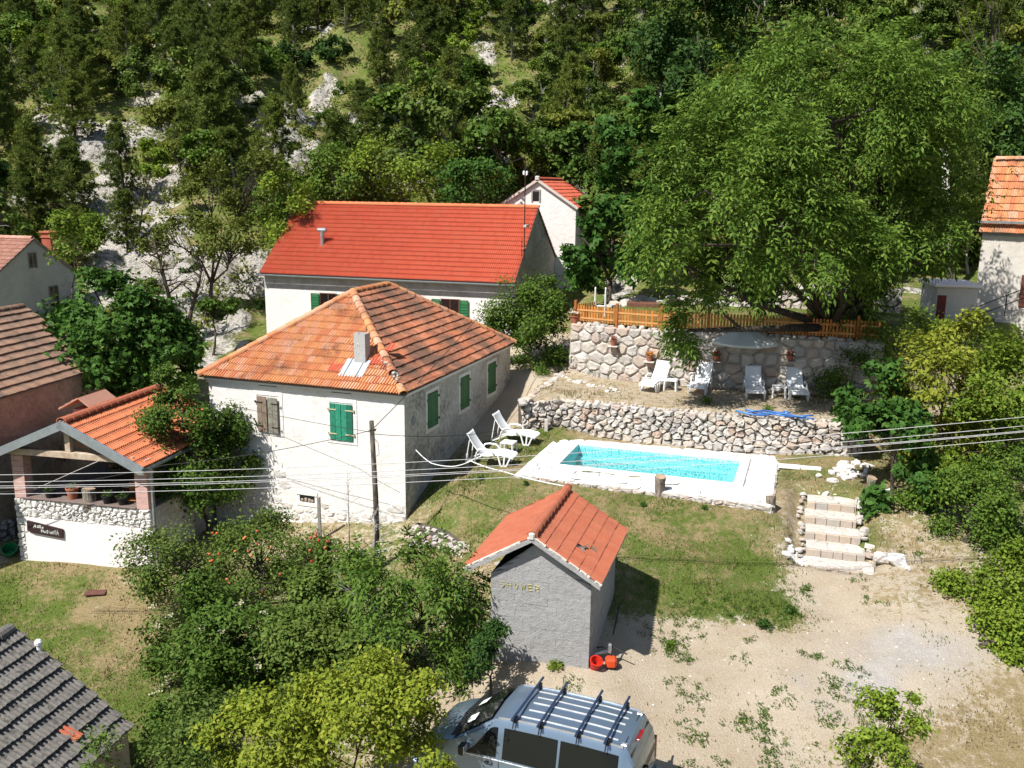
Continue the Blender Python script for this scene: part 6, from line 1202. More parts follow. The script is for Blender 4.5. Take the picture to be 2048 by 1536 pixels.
# ---------------------------------------------------------------- vegetation
def unit(a): return a / (np.linalg.norm(a, axis=-1, keepdims=True) + 1e-9)
def leaf_mesh(name, P, T, N, L, W, mat, fold=.18):
    n = len(P); B = unit(np.cross(N, T)); L = np.broadcast_to(L, (n,))[:, None]; W = np.broadcast_to(W, (n,))[:, None]
    base = P - T * L * .5; tip = P + T * L * .5 - N * L * .08; mid = P - T * L * .06 + N * W * fold
    V = np.stack([base, mid + B * W * .5, tip, mid - B * W * .5], 1).reshape(-1, 3); me = bpy.data.meshes.new(name)
    me.vertices.add(4 * n); me.vertices.foreach_set('co', V.ravel().astype(np.float32)); me.loops.add(4 * n); me.loops.foreach_set('vertex_index', np.arange(4 * n, dtype=np.int32)); me.polygons.add(n)
    me.polygons.foreach_set('loop_start', np.arange(n, dtype=np.int32) * 4); me.polygons.foreach_set('loop_total', np.full(n, 4, np.int32)); me.update(calc_edges=True); me.materials.append(mat); return me
def clusters(g, lobes, k, shell=.45, lump=.3):
    """clump centres and outward directions: lobes carry boughs, boughs carry leaf clumps on their outer side, with dark gaps between"""
    C = []; D = []; Rr = []; w = np.array([l[3] * l[5] for l in lobes]); w /= w.sum()
    for l, q in zip(lobes, w):
        n = max(6, int(k * q)); nb = max(5, int(n / 9)); d = unit(g.normal(size=(nb * 2, 3))); d = d[d[:, 2] > -.7][:nb]; ph = g.uniform(0, 6, 3)
        r = (.50 + .42 * g.random(len(d)) ** .7) * (1 + lump * .6 * np.sin(3 * d[:, 0] + ph[0]) * np.sin(3.3 * d[:, 1] + ph[1])); S = np.array(l[3:6]); B = np.array(l[:3]) + d * r[:, None] * S; br = g.uniform(.24, .44, len(d))
        i = g.integers(0, len(d), n); e = unit(g.normal(size=(n, 3)) + d[i] * .9 + np.array([0, 0, .45])); C.append(B[i] + e * (br[i] * (.6 + .4 * g.random(n)))[:, None] * S * (1, 1, .85)); D.append(unit(e * .7 + d[i] * .5)); Rr.append(np.full(n, (l[3] + l[5]) * .5 * .62))
    return np.concatenate(C), np.concatenate(D), np.concatenate(Rr)
def crown(name, seed, lobes, k, per, l, w, mat, cr=.22, kind='broad', shell=.45, lump=.3, up=.5, droop=0., jit=.3):
    g = np.random.default_rng(seed); C, D, Rr = clusters(g, lobes, k, shell, lump); n = len(C)
    if kind in ('broad', 'willow'):
        i = np.repeat(np.arange(n), per); P = C[i] + g.normal(size=(len(i), 3)) * (Rr[i] * cr)[:, None] * (1, 1, .75); N = unit(D[i] * .7 + np.array([0, 0, up]) + g.normal(size=(len(i), 3)) * .55)
        T = unit(np.cross(N, g.normal(size=(len(i), 3)))); T = unit(T + np.array([0, 0, -droop])); N = unit(N - T * (N * T).sum(1, keepdims=True)); s = g.uniform(1 - jit, 1 + jit, len(i)); return leaf_mesh(name, P, T, N, l * s, w * s, mat), C
    if kind == 'pinnate':                                # fronds of paired leaflets
        m_ = max(1, per // 7); i = np.repeat(np.arange(n), m_); F = C[i] + g.normal(size=(len(i), 3)) * (Rr[i] * cr)[:, None]; A = unit(D[i] * .8 + g.normal(size=(len(i), 3)) * .7 + np.array([0, 0, -.25 - droop])); Nf = unit(np.array([0, 0, 1]) + D[i] * .5 + g.normal(size=(len(i), 3)) * .3); S = unit(np.cross(A, Nf)); Nf = np.cross(S, A)
        Ps, Ts, Ns = [], [], []
        for t, sd in ((.25, 1), (.25, -1), (.55, 1), (.55, -1), (.85, 1), (.85, -1), (1.1, 0)):
            p = F + A * (t * l * 2.4) - np.array([0, 0, 1]) * (t * t * l * .9); tt = unit(A * (.55 if sd else 1) + S * sd * .85 - np.array([0, 0, .35]) + g.normal(size=A.shape) * .15); Ps.append(p + tt * l * .5); Ts.append(tt); Ns.append(unit(Nf + g.normal(size=A.shape) * .25))
        P, T, N = np.concatenate(Ps), np.concatenate(Ts), np.concatenate(Ns); N = unit(N - T * (N * T).sum(1, keepdims=True)); s = g.uniform(.75, 1.25, len(P)); return leaf_mesh(name, P, T, N, l * s, w * s, mat), C
    if kind == 'palmate':                                # fig: three lobes from one stalk
        m_ = max(1, per // 3); i = np.repeat(np.arange(n), m_); F = C[i] + g.normal(size=(len(i), 3)) * (Rr[i] * cr)[:, None]; N = unit(D[i] * .6 + np.array([0, 0, up]) + g.normal(size=(len(i), 3)) * .5); A = unit(np.cross(N, g.normal(size=N.shape))); A = unit(A - np.array([0, 0, .3])); N = unit(N - A * (N * A).sum(1, keepdims=True)); S = np.cross(N, A); Ps, Ts, Ns = [], [], []
        s = g.uniform(.7, 1.25, len(i))
        for a in (-.85, 0, .85): tt = A * math.cos(a) + S * math.sin(a); Ps.append(F + tt * (l * .45 * s)[:, None]); Ts.append(tt); Ns.append(N)
        return leaf_mesh(name, np.concatenate(Ps), np.concatenate(Ts), np.concatenate(Ns), l * np.tile(s, 3), w * np.tile(s, 3), mat, .1), C
def limbs(base, lobes, C, seed, r0, mat_seg=6, ntw=14, lean=None):
    g = np.random.default_rng(seed); m = MB(); base = Vector(base); cz = min(l[2] - l[5] * .6 for l in lobes); cc = Vector(np.mean([l[:3] for l in lobes], 0)); fork = base.lerp(cc, .45); fork.z = max(base.z + .5 * (cz - base.z) + .25 * (cc.z - base.z) * .5, base.z + .25)
    mid = base.lerp(fork, .5) + Vector(g.normal(size=3)) * r0 * .6; m.tube([base - Vector((0, 0, .3)), base + Vector((0, 0, .05)), mid, fork], [r0 * 1.35, r0 * 1.05, r0 * .85, r0 * .7], mat_seg + 2)
    tips = []
    for l in lobes:
        c = Vector(l[:3]); q = fork.lerp(c, .5) + Vector(g.normal(size=3)) * l[3] * .15; m.tube([fork, q, c], [r0 * .55, r0 * .38, r0 * .2], mat_seg); tips.append((q, c, l))
    for j in g.choice(len(C), min(ntw, len(C)), False):
        q, c, l = min(tips, key=lambda t: (t[1] - Vector(C[j])).length); s = q.lerp(c, g.uniform(0, 1)); e = Vector(C[j]); k = s.lerp(e, .5) + Vector(g.normal(size=3)) * .12 * l[3]; m.tube([s, k, e], [r0 * .22, r0 * .13, r0 * .04], 4, False)
    return m
def tree(name, label, cat, base, lobes, seed, k, per, l, w, mat, kind='broad', r0=.12, bark=None, group=None, trunk=True, ntw=14, **kw):
    bx = np.array(base, float); lob = [(a - bx[0], b - bx[1], c - bx[2], d, e, f) for a, b, c, d, e, f in lobes]; me, C = crown('crown' if trunk else name, seed, lob, k, per, l, w, mat, kind=kind, **kw)
    if not trunk: o = obj(name, me); o.location = tuple(bx); return tag(o, label, cat, group)
    T = thing(name, label, cat, bx, 0, group); obj('trunk', limbs((0, 0, 0), lob, C, seed + 1, r0, ntw=ntw), bark or M_darkbark, T, True); o = obj('crown', me); o.parent = T; return T
def lobe(x0, y0, x1, y1, y, dy=.85):                     # ellipsoid that fills a picture box at distance y
    a, b = aty(x0, (y0 + y1) / 2, y), aty(x1, (y0 + y1) / 2, y); c, d = aty((x0 + x1) / 2, y0, y), aty((x0 + x1) / 2, y1, y); rx = (b[0] - a[0]) / 2; ce = (a + b) / 2; return (ce[0], y, (c[2] + d[2]) / 2, rx, rx * dy, abs(c[2] - d[2]) / 2)
def gp(px_, y): x = aty(px_, 768, y)[0]; return (x, y, gz(x, y))
L_walnut = leafmat('walnut_leaf', (.055, .118, .02), (.145, .225, .04), .3); L_fig = leafmat('fig_leaf', (.032, .090, .018), (.085, .175, .03), .22); L_dark = leafmat('dark_leaf', (.022, .058, .016), (.06, .115, .024), .2); L_mid = leafmat('mid_leaf', (.05, .105, .018), (.125, .20, .034), .28); L_yel = leafmat('yellow_green_leaf', (.12, .18, .02), (.26, .30, .045), .35); L_olive = leafmat('olive_leaf', (.095, .125, .02), (.18, .20, .042), .3); L_bright = leafmat('bright_leaf', (.09, .16, .02), (.20, .27, .038), .3); L_pine = leafmat('pine_needles', (.088, .13, .028), (.17, .21, .05), .4, .6); L_wild = leafmat('wild_leaf', (.065, .12, .025), (.15, .205, .048), .28); L_yfig = leafmat('yellow_fig_leaf', (.15, .20, .025), (.30, .32, .05), .35)
# --- the big trees round the terrace
tree('walnut_tree', 'huge spreading walnut tree overhanging the terrace and parasol', 'tree', gp(1692, 36.0), [lobe(1285, 230, 1640, 600, 31, .75), lobe(1440, 60, 1880, 400, 34.5, .75), lobe(1600, 120, 1930, 470, 36.5, .7), lobe(1300, 450, 1440, 610, 33.5, .8), lobe(1345, 580, 1428, 740, 32.0, .9), lobe(1680, 380, 1930, 560, 35, .7), lobe(1440, 370, 1720, 560, 30.5, .8), lobe(1820, 430, 1945, 540, 34.5, .7), lobe(1560, 430, 1790, 600, 32, .8), lobe(1660, 480, 1790, 680, 35.2, .8), lobe(1480, 480, 1660, 625, 34.6, .6)], 301, 980, 84, .22, .075, L_walnut, 'pinnate', .34, M_darkbark, ntw=60, cr=.2, lump=.25, droop=.05)
tree('fig_tree', 'tall dark green fig tree behind the fence beside the white gabled house', 'tree', gp(1215, 44), [lobe(1130, 400, 1300, 590, 43.5), lobe(1180, 290, 1320, 470, 45), lobe(1120, 430, 1210, 520, 43), lobe(1200, 180, 1330, 330, 47)], 302, 190, 60, .30, .15, L_fig, 'palmate', .16, cr=.2)
tree('fig_tree', 'wide dark fig tree between the grey house and the pavilion', 'tree', gp(210, 36.5), [lobe(40, 640, 300, 830, 35.5), lobe(130, 565, 330, 720, 37), lobe(230, 620, 385, 790, 36.5), lobe(22, 640, 120, 740, 35)], 303, 640, 60, .21, .11, L_fig, 'palmate', .2, cr=.2)
tree('plum_tree', 'loose leafy plum tree standing between the pavilion and the old house', 'tree', gp(400, 29.2), [lobe(285, 770, 440, 910, 28.8), lobe(300, 860, 480, 1040, 28.9), lobe(310, 715, 392, 830, 29.4), lobe(400, 830, 500, 1000, 29.0), lobe(300, 930, 430, 1060, 28.4)], 304, 470, 42, .12, .065, L_mid, 'broad', .09, ntw=60, cr=.26, lump=.4)
tree('plum_tree', 'small dark leaved tree in the passage behind the old house', 'tree', gp(1060, 38.8), [lobe(985, 570, 1125, 700, 38.5), lobe(960, 630, 1060, 720, 38.8), lobe(1020, 650, 1125, 765, 38.3), lobe(1040, 560, 1130, 650, 38.6)], 305, 480, 40, .13, .07, L_mid, 'broad', .07, M_palebark, ntw=60, cr=.26, lump=.4)
tree('dark_broadleaf_tree', 'very dark dense tree high behind the walnut, left of its top', 'tree', gp(1400, 57), [lobe(1270, -60, 1520, 200, 57), lobe(1290, 80, 1430, 300, 55), lobe(1400, -80, 1640, 100, 59)], 306, 260, 46, .30, .17, L_dark, 'broad', .25, cr=.2)
tree('dark_broadleaf_tree', 'shadowy dark tree behind the concrete house roof at the right edge', 'tree', gp(1960, 53), [lobe(1860, 90, 2070, 330, 53), lobe(1930, 200, 2100, 380, 50), lobe(1880, -60, 2080, 80, 58)], 307, 200, 46, .28, .16, L_dark, 'broad', .22, cr=.2)
tree('laurel_bush', 'glossy dark bush right of the shaded loungers at the end of the terrace', 'bush', gp(1700, 34), [lobe(1610, 670, 1740, 800, 35), lobe(1650, 700, 1780, 860, 33.5), lobe(1600, 660, 1680, 740, 35.8)], 308, 150, 40, .14, .05, L_mid, 'broad', .08, cr=.24)
tree('yellow_fig_tree', 'bright yellow green tree right of the dry stone wall', 'tree', gp(1905, 28.6), [lobe(1790, 690, 1990, 860, 28.5), lobe(1820, 800, 1960, 960, 27.8), lobe(1870, 640, 2000, 760, 30)], 309, 230, 38, .15, .10, L_yfig, 'broad', .09, ntw=50, cr=.24)
tree('fig_tree', 'young fig tree with thin trunk right of the stairs', 'tree', gp(1812, 26.2), [lobe(1705, 800, 1860, 970, 27), lobe(1740, 920, 1870, 1040, 26), lobe(1700, 720, 1830, 850, 29)], 310, 190, 45, .20, .10, L_fig, 'palmate', .08, ntw=30, cr=.24)
tree('hazel_bush', 'light green bush in front of the concrete outbuilding', 'bush', gp(1850, 33), [lobe(1715, 610, 1880, 760, 33), lobe(1840, 640, 1990, 760, 32.5)], 311, 110, 34, .13, .08, L_bright, 'broad', .06, ntw=50, cr=.26, lump=.4)
tree('plum_bush', 'big dense green bush at the right edge above the yard', 'bush', gp(1970, 24), [lobe(1860, 930, 2030, 1120, 24.5), lobe(1890, 1040, 2090, 1250, 23.5), lobe(1960, 850, 2090, 1030, 26)], 312, 420, 46, .10, .058, L_mid, 'broad', .09, ntw=40, cr=.22)
tree('plum_bush', 'leafy bush at the right edge lower than the dense one, beside the dry grass', 'bush', gp(2030, 19.8), [lobe(1950, 1190, 2090, 1380, 20), lobe(1985, 1300, 2100, 1470, 19.2)], 313, 270, 46, .10, .06, L_bright, 'broad', .06, ntw=30, cr=.24)
tree('plum_shrub', 'loose young shrub at the bottom of the picture right of the van', 'bush', gp(1770, 14.6), [lobe(1690, 1400, 1850, 1530, 14.6), lobe(1650, 1470, 1800, 1600, 14.2), lobe(1760, 1380, 1840, 1460, 14.9)], 314, 130, 32, .085, .05, L_bright, 'broad', .035, ntw=45, cr=.26, lump=.4)
tree('ash_shrub', 'tall fresh green shrub between the yellow green tree and the right edge', 'bush', gp(2010, 27), [lobe(1900, 700, 2090, 930, 27.5), lobe(1950, 610, 2100, 800, 29), lobe(1900, 820, 2080, 980, 26.8)], 323, 330, 42, .14, .08, L_bright, 'broad', .08, ntw=30, cr=.24)
tree('plum_bush', 'low green bush left of the dense one, right of the stairs', 'bush', gp(1890, 25.4), [lobe(1800, 960, 1930, 1090, 25.6), lobe(1850, 900, 1960, 1010, 26.2)], 324, 110, 42, .10, .058, L_mid, 'broad', .06, ntw=20, cr=.24)
tree('dogwood_bush', 'sunlit bush at the right edge between the dense bush and the dry grass', 'bush', gp(2000, 21.6), [lobe(1890, 1130, 2060, 1280, 21.8), lobe(1960, 1100, 2090, 1240, 21.2)], 325, 240, 44, .10, .06, L_bright, 'broad', .06, ntw=30, cr=.24)
# --- the thicket in the lower left
tree('apple_tree', 'spreading apple tree with red fruit in front of the old house', 'tree', gp(470, 24.3), [lobe(270, 1070, 470, 1210, 24.3), lobe(400, 1055, 640, 1190, 24.8), lobe(560, 1070, 680, 1180, 24)], 315, 430, 42, .10, .055, L_wild, 'broad', .12, ntw=60, cr=.24, lump=.35)
tree('elder_bush', 'dense green bush with cream flower heads beside the lawn', 'bush', gp(420, 20.5), [lobe(295, 1180, 480, 1380, 21), lobe(400, 1200, 590, 1400, 20.3), lobe(320, 1320, 520, 1490, 19)], 316, 520, 46, .115, .06, L_mid, 'broad', .08, cr=.22)
tree('wild_cherry_bush', 'mid green bush in the middle of the thicket', 'bush', gp(600, 19.5), [lobe(500, 1210, 700, 1400, 19.8), lobe(560, 1150, 720, 1300, 21), lobe(640, 1090, 740, 1230, 22), lobe(600, 1280, 780, 1420, 18.6)], 317, 420, 46, .12, .062, L_wild, 'broad', .08, cr=.22)
tree('walnut_sapling', 'young walnut with long hanging leaflets left of the block shed', 'tree', gp(810, 19.6), [lobe(680, 1090, 870, 1260, 20), lobe(760, 1100, 945, 1320, 19.6), lobe(720, 1240, 930, 1400, 18.8)], 318, 190, 49, .15, .055, L_walnut, 'pinnate', .07, ntw=30, cr=.22, droop=.25)
tree('lilac_bush', 'bright yellow green bush at the bottom edge left of the van', 'bush', gp(680, 14.7), [lobe(440, 1380, 680, 1580, 14.8), lobe(600, 1330, 860, 1560, 15), lobe(760, 1360, 905, 1560, 14.4)], 319, 430, 44, .095, .055, L_yel, 'broad', .06, ntw=30, cr=.22)
tree('bramble_bush', 'ragged green bramble beside the grey outhouse roof in the lower left', 'bush', gp(330, 14.6), [lobe(180, 1470, 420, 1600, 14.6), lobe(330, 1410, 480, 1560, 15.2)], 320, 220, 40, .09, .045, L_wild, 'broad', .04, ntw=40, cr=.26, lump=.4)
tree('privet_bush', 'dark bush against the front left corner of the block shed', 'bush', gp(985, 18.2), [lobe(950, 1240, 1035, 1330, 18.4), lobe(930, 1280, 1010, 1370, 17.8)], 321, 100, 40, .085, .045, L_dark, 'broad', .035, cr=.26)
g = np.random.default_rng(77)
fr = MB(); 
for k in range(38):
    a, b = g.uniform(400, 690), g.uniform(1062, 1190); p = aty(a, b, 23.3 + g.uniform(-.2, .5)); fr.M = Matrix.Translation(Vector(p)); fr.lathe([(.001, -.038), (.03, -.03), (.041, 0), (.034, .03), (.001, .036)], 7)
AP = [o for o in bpy.data.objects if o.name == 'apple_tree'][0]; o = obj('fruit', fr, leafmat('apple_skin', (.42, .05, .025), (.55, .22, .09), 0, .4), AP, True, 'stuff'); o.matrix_local = Matrix.Translation(-Vector(AP.location))
EB = [o for o in bpy.data.objects if o.name == 'elder_bush'][0]; m = MB()
for k in range(30):
    a, b = g.uniform(300, 560), g.uniform(1200, 1400); plantball(m, aty(a, b, 19.6 + g.uniform(-.3, .6)), .13, 26, .05, .045, 800 + k)
o = obj('flower_heads', m, leafmat('cream_flower', (.42, .42, .26), (.62, .60, .45), .1), EB, False, 'stuff'); o.matrix_local = Matrix.Translation(-Vector(EB.location))
def bare(name, label, base, h, seed, r0, n, spread, mat, lean=(0, 0)):
    g = np.random.default_rng(seed); m = MB(); top = Vector((lean[0], lean[1], h)); tr = [Vector((0, 0, -.2)), top * .35 + Vector(g.normal(size=3)) * .05 * h * .3, top * .7 + Vector(g.normal(size=3)) * .05 * h * .3, top]; m.tube(tr, [r0, r0 * .75, r0 * .45, r0 * .12], 6)
    T = thing(name, label, 'bare tree', base); obj('trunk', m, mat, T, True); m = MB()
    for k in range(n):
        t = g.uniform(.25, .97); p = Vector(tr[1]).lerp(tr[3], (t - .25) / .75); d = Vector(g.normal(size=3)); d.z = abs(d.z) * .7 + .35; d.normalize(); L = spread * h * (1.15 - t) * g.uniform(.5, 1.1); e = p + d * L; q = p + d * L * .5 + Vector(g.normal(size=3)) * L * .1; m.tube([p, q, e], [r0 * .3, r0 * .18, r0 * .04], 4, False)
        for j in range(3): s = p.lerp(e, g.uniform(.3, .9)); e2 = s + (d + Vector(g.normal(size=3)) * .6).normalized() * L * .45; m.tube([s, e2], [r0 * .14, r0 * .03], 3, False)
    obj('branches', m, mat, T); return T
bare('bare_sapling', 'leafless grey sapling rising from the thicket in front of the old house', gp(745, 20.6), 3.9, 401, .06, 30, .32, M_palebark)
bare('bare_sapling', 'thin leafless stems growing against the front of the old house near the pole', gp(690, 26.6), 2.8, 402, .025, 14, .5, M_palebark)
bare('gnarled_tree', 'gnarled half bare dark tree in front of the pale cliff', gp(365, 44), 5.2, 403, .16, 26, .42, M_darkbark, (-.9, 0)); bare('gnarled_tree', 'second gnarled bare trunk leaning right in front of the pale cliff', gp(372, 44.6), 4.4, 404, .13, 24, .45, M_darkbark, (1.2, .3))
tree('thorn_tree', 'sparse bushy tree growing against the pale cliff left of the red roof', 'tree', gp(420, 47), [lobe(395, 430, 530, 570, 47), lobe(290, 430, 400, 530, 46.5), lobe(430, 300, 580, 450, 49), lobe(360, 350, 480, 470, 48)], 322, 190, 34, .19, .11, L_olive, 'broad', .13, ntw=70, cr=.24, lump=.4)
iv, _ = crown('ivy', 399, [(0, 0, 1.6, .55, .55, 1.7)], 90, 40, .12, .09, L_dark, cr=.3); WT = [o for o in bpy.data.objects if o.name == 'walnut_tree'][0]; o = obj('ivy', iv); o.parent = WT; o['kind'] = 'stuff'
for i, (px_, y, bx, lab) in enumerate(((150, 45.5, (95, 430, 205, 545), 'feathery bright green sapling behind the brick chimney of the grey house'), (300, 55, (268, 285, 338, 360), 'small yellow green sapling on the bare rock slope'), (585, 48, (530, 350, 625, 500), 'bright yellow green sapling at the left end of the red roof'), (430, 43, (405, 585, 470, 650), 'low green bush on the grass ledge left of the red roofed house'), (960, 50.5, (890, 300, 1030, 430), 'bright green bush behind the ridge of the red roof'), (830, 52, (700, 270, 880, 420), 'round light green tree behind the middle of the red roof'), (660, 51, (600, 290, 740, 420), 'dark green tree behind the left part of the red roof'), (1000, 54, (880, 380, 1010, 430), 'leafy shrub just above the red roof ridge near the gabled house'))):
    tree('young_tree' if i != 3 else 'low_bush', lab, 'tree' if i != 3 else 'bush', gp(px_, y), [lobe(*bx, y)], 330 + i, 95 if bx[2] - bx[0] > 100 else 60, 36, .19, .11, (L_bright, L_bright, L_bright, L_mid, L_fig, L_bright, L_mid, L_mid)[i], 'broad', .06, ntw=24, cr=.26, lump=.4)
# --- small plants
for i, (px_, py_, z, r, n, mt, lab) in enumerate(((1092, 838, 1.5, .34, 150, L_mid, 'weedy bush growing out of the left part of the dry stone wall'), (1408, 868, 1.6, .3, 110, L_mid, 'low green plant at the foot of the dry stone wall below the middle loungers'), (1375, 850, 1.8, .17, 50, L_wild, 'thin green plant climbing the dry stone wall near its middle'), (1532, 885, 1.6, .26, 80, L_bright, 'spiky yellow green plant at the foot of the dry stone wall near its right end'), (1580, 880, 1.7, .24, 60, L_bright, 'tall light plant in the shaded right part of the dry stone wall'), (1460, 862, 1.7, .2, 60, L_mid, 'round green plant on the dry stone wall below the parasol'), (1210, 845, 1.9, .12, 40, L_bright, 'little green tuft in the sunny part of the dry stone wall'), (1188, 745, 2.85, .35, 150, L_wild, 'grey green rosemary bush at the foot of the tall wall'), (1085, 748, 2.8, .4, 170, L_mid, 'dark green bush at the top of the path left of the tall wall'), (1110, 1338, -.05, .2, 110, L_bright, 'small bright green weed in front of the block shed'), (1527, 1252, .1, .22, 160, L_dark, 'round dark green grass clump on the gravel'), (1580, 1225, .15, .2, 120, L_dark, 'second dark green grass clump at the lawn corner near the stair foot'), (963, 948, 1.4, .14, 50, L_dark, 'tiny dark conifer left of the pool deck, nearest the old house'), (1052, 965, 1.35, .13, 50, L_dark, 'tiny dark conifer in front of the left pool corner'), (1286, 1008, 1.25, .13, 50, L_fig, 'tiny conifer on the lawn left of the slanting stump'), (1408, 1018, 1.2, .13, 50, L_fig, 'tiny bluish conifer on the lawn between the two pool stumps'), (1120, 1335, -.1, .1, 30, L_wild, 'faint green weed beside the bright one in front of the shed'), (1340, 1290, .0, .2, 90, L_bright, 'green weed patch at the lawn edge right of the shed shadow'))):
    p = at(px_, py_ + 4, z); m = plantball(MB(), (0, 0, 0), r, n * 2, .10 if r > .2 else .07, .045, 700 + i, 1.2); o = obj('small_plant', m, mt); wall_ = 'wall' in lab and 'foot' not in lab and i < 7; o.location = (p[0], p[1] - (.1 if wall_ else 0), p[2] if wall_ else gz(p[0], p[1]) + .02); tag(o, lab, 'plant')
# --- hillside: pines, oaks, scrub
def pine_proto(seed):
    g = np.random.default_rng(seed); h = 8.0; m = MB(); ln = g.normal(size=2) * .3; m.tube([(0, 0, -.5), (ln[0] * .4, ln[1] * .4, 3), (ln[0], ln[1], 6), (ln[0] * 1.1, ln[1] * 1.1, 7.9)], [.17, .13, .08, .02], 6); F = []; A = []
    for lv in np.arange(1.3, 7.9, .42):
        nb = g.integers(3, 6); a0 = g.uniform(0, 6); R_ = (1.35 if lv < 2.5 else 1.8 * (1 - ((lv - 2.5) / 5.7) ** 1.4)) * g.uniform(.75, 1.15) + .25
        for b in range(nb):
            a = a0 + b * 6.28 / nb + g.normal() * .3; d = np.array([math.cos(a), math.sin(a), .22]); p0 = np.array([ln[0] * lv / 7, ln[1] * lv / 7, lv]); e = p0 + d * R_
            m.tube([p0, p0 + d * R_ * .55 + (0, 0, -.05), e + (0, 0, .1)], [.035, .022, .008], 3, False)
            if lv < 2.0 and g.random() < .5: continue
            for t in np.linspace(.3, 1.05, 6): F.append(p0 + d * R_ * t + g.normal(size=3) * .14 + (0, 0, .08)); A.append(d)
    F = np.array(F); A = np.array(A); n = 24; i = np.repeat(np.arange(len(F)), n); D = unit(A[i] * .5 + g.normal(size=(len(i), 3)) + np.array([0, 0, .45])); P = F[i] + D * .19; N = unit(np.cross(D, g.normal(size=D.shape))); s = g.uniform(.7, 1.25, len(i)); return m, leaf_mesh('crown', P, D, N, .40 * s, .075 * s, L_pine, .05)
def proto(name, cat, trunk, crownme, bark):
    T = thing(name, 'x', cat); obj('trunk', trunk, bark, T, True); o = obj('crown', crownme); o.parent = T; return T
PINES = [proto('pine_tree', 'tree', *pine_proto(900 + i), M_palebark if i % 2 else M_darkbark) for i in range(5)]
def oak_proto(seed, mat, nm, sx=1.0):
    g = np.random.default_rng(seed); lob = [(0, 0, 2.9, 1.7 * sx, 1.7 * sx, 1.5), (g.normal() * .9, g.normal() * .9, 4.0, 1.2 * sx, 1.2 * sx, 1.2), (g.normal() * 1.0, g.normal() * 1.0, 2.2, 1.3 * sx, 1.3 * sx, 1.1)]; me, C = crown('crown', seed, lob, 105, 38, .30, .17, mat, cr=.26, lump=.4); return proto(nm, 'tree', limbs((0, 0, 0), lob, C, seed, .1, 5, 26), me, M_palebark)
OAKS = [oak_proto(920 + i, (L_olive, L_mid, L_olive, L_wild, L_mid, L_wild)[i], 'oak_tree') for i in range(6)]; ASH = [oak_proto(940 + i, L_bright, 'ash_tree', .8) for i in range(2)]
def bush_proto(seed, mat): me, C = crown('hill_bush', seed, [(0, 0, .5, 1.0, 1.0, .7), (.5, .3, .4, .7, .7, .5)], 45, 30, .22, .12, mat, cr=.3, lump=.4); o = obj('hill_bush', me); return tag(o, 'x', 'bush')
BUSH = [bush_proto(960 + i, (L_mid, L_olive, L_wild, L_dark)[i]) for i in range(4)]
def rockpix(p):
    return max(1.15 - math.hypot((p[0] - cx) / rx, (p[1] - cy) / ry) for cx, cy, rx, ry in _ROCK)
KIND = {'pine_tree': ('dark green pine', 'pines'), 'oak_tree': ('bushy round crowned oak', 'oaks'), 'ash_tree': ('light green slender tree', 'light green trees'), 'hill_bush': ('low round bush', 'bushes')}
def zone(b):
    if b[0] < 620: z = 'on the upper slope above the grey house' if b[1] < 190 else 'around the bare rocks above the grey house'
    elif b[0] < 1130: z = 'high on the slope above the red roof' if b[1] < 200 else 'just behind the red roofed house'
    else: z = 'on the slope above the walnut tree' if b[0] < 1700 else 'on the slope above the concrete house'
    return z
def scatter():
    g = np.random.default_rng(2024); used = set(); n = {'p': 0}
    def put(protos, x, y, s, yaw):
        pr = protos[g.integers(len(protos))]; z = gz(x, y) - .1; nm = pr.name.split('.')[0]; kn, pl = KIND[nm]; zn = zone(pix(np.array([x, y, z]))); lab, grp = kn + ' growing ' + zn, pl + ' ' + zn
        if pr.name not in used: used.add(pr.name); o = pr; o.location = (x, y, z); o.rotation_euler = (0, 0, yaw); o['label'] = lab; o['group'] = grp; o.scale = (s,) * 3
        else: o = dup(pr, (x, y, z), yaw, lab, grp, s)
        o.scale = (s * g.uniform(.88, 1.15), s * g.uniform(.88, 1.15), s * g.uniform(.85, 1.15)); o.rotation_euler = (g.normal() * .05, g.normal() * .05, yaw)
    y = 49.0
    while y < 126:
        st = 2.4 + (y - 49) * .024; half = y * .585 + 4; x = -half + g.uniform(0, st)
        while x < half:
            X, Y = x + g.normal() * st * .3, y + g.normal() * st * .3; x += st * (1.0 if Y < 100 else 1.1)
            b = pix(np.array([X, Y, gz(X, Y)])); m_ = pix(np.array([X, Y, gz(X, Y) + 2.5])); rk = max(rockpix(b), rockpix(m_) * .9, rockpix((b + m_) / 2))
            if b[1] > 640 or b[0] < -180 or b[0] > 2230 or m_[1] < -230: continue
            if Y < 53 and (560 < b[0] < 1180): continue
            if b[0] < 175 and Y < 51: continue
            if Y < 58 and 1020 < b[0] < 1160: continue
            if rk > .05:
                q = g.random()
                if rk > .25 and q > .5 or rk <= .25 and q > .7: continue
                if g.random() < .7: put(BUSH, X, Y, g.uniform(.3, .75), g.uniform(0, 6)); continue
                put(PINES, X, Y, g.uniform(.4, .7), g.uniform(0, 6)); continue
            lf = 1 if b[0] < 820 else (.35 if b[0] < 1250 else .15); pp = .5 * lf if Y > 58 else .28 * lf; q = g.random()
            if q < pp: put(PINES, X, Y, g.uniform(.55, .9), g.uniform(0, 6))
            elif q < pp + .09: put(ASH, X, Y, g.uniform(.6, 1.0), g.uniform(0, 6))
            elif q < pp + .33: put(BUSH, X, Y, g.uniform(.8, 1.5), g.uniform(0, 6))
            else: put(OAKS, X, Y, g.uniform(.7, 1.2), g.uniform(0, 6))
        y += st * .9
    for pr in PINES + OAKS + ASH + BUSH:
        if pr.name not in used:
            for c in list(pr.children): bpy.data.objects.remove(c)
            bpy.data.objects.remove(pr)
scatter()
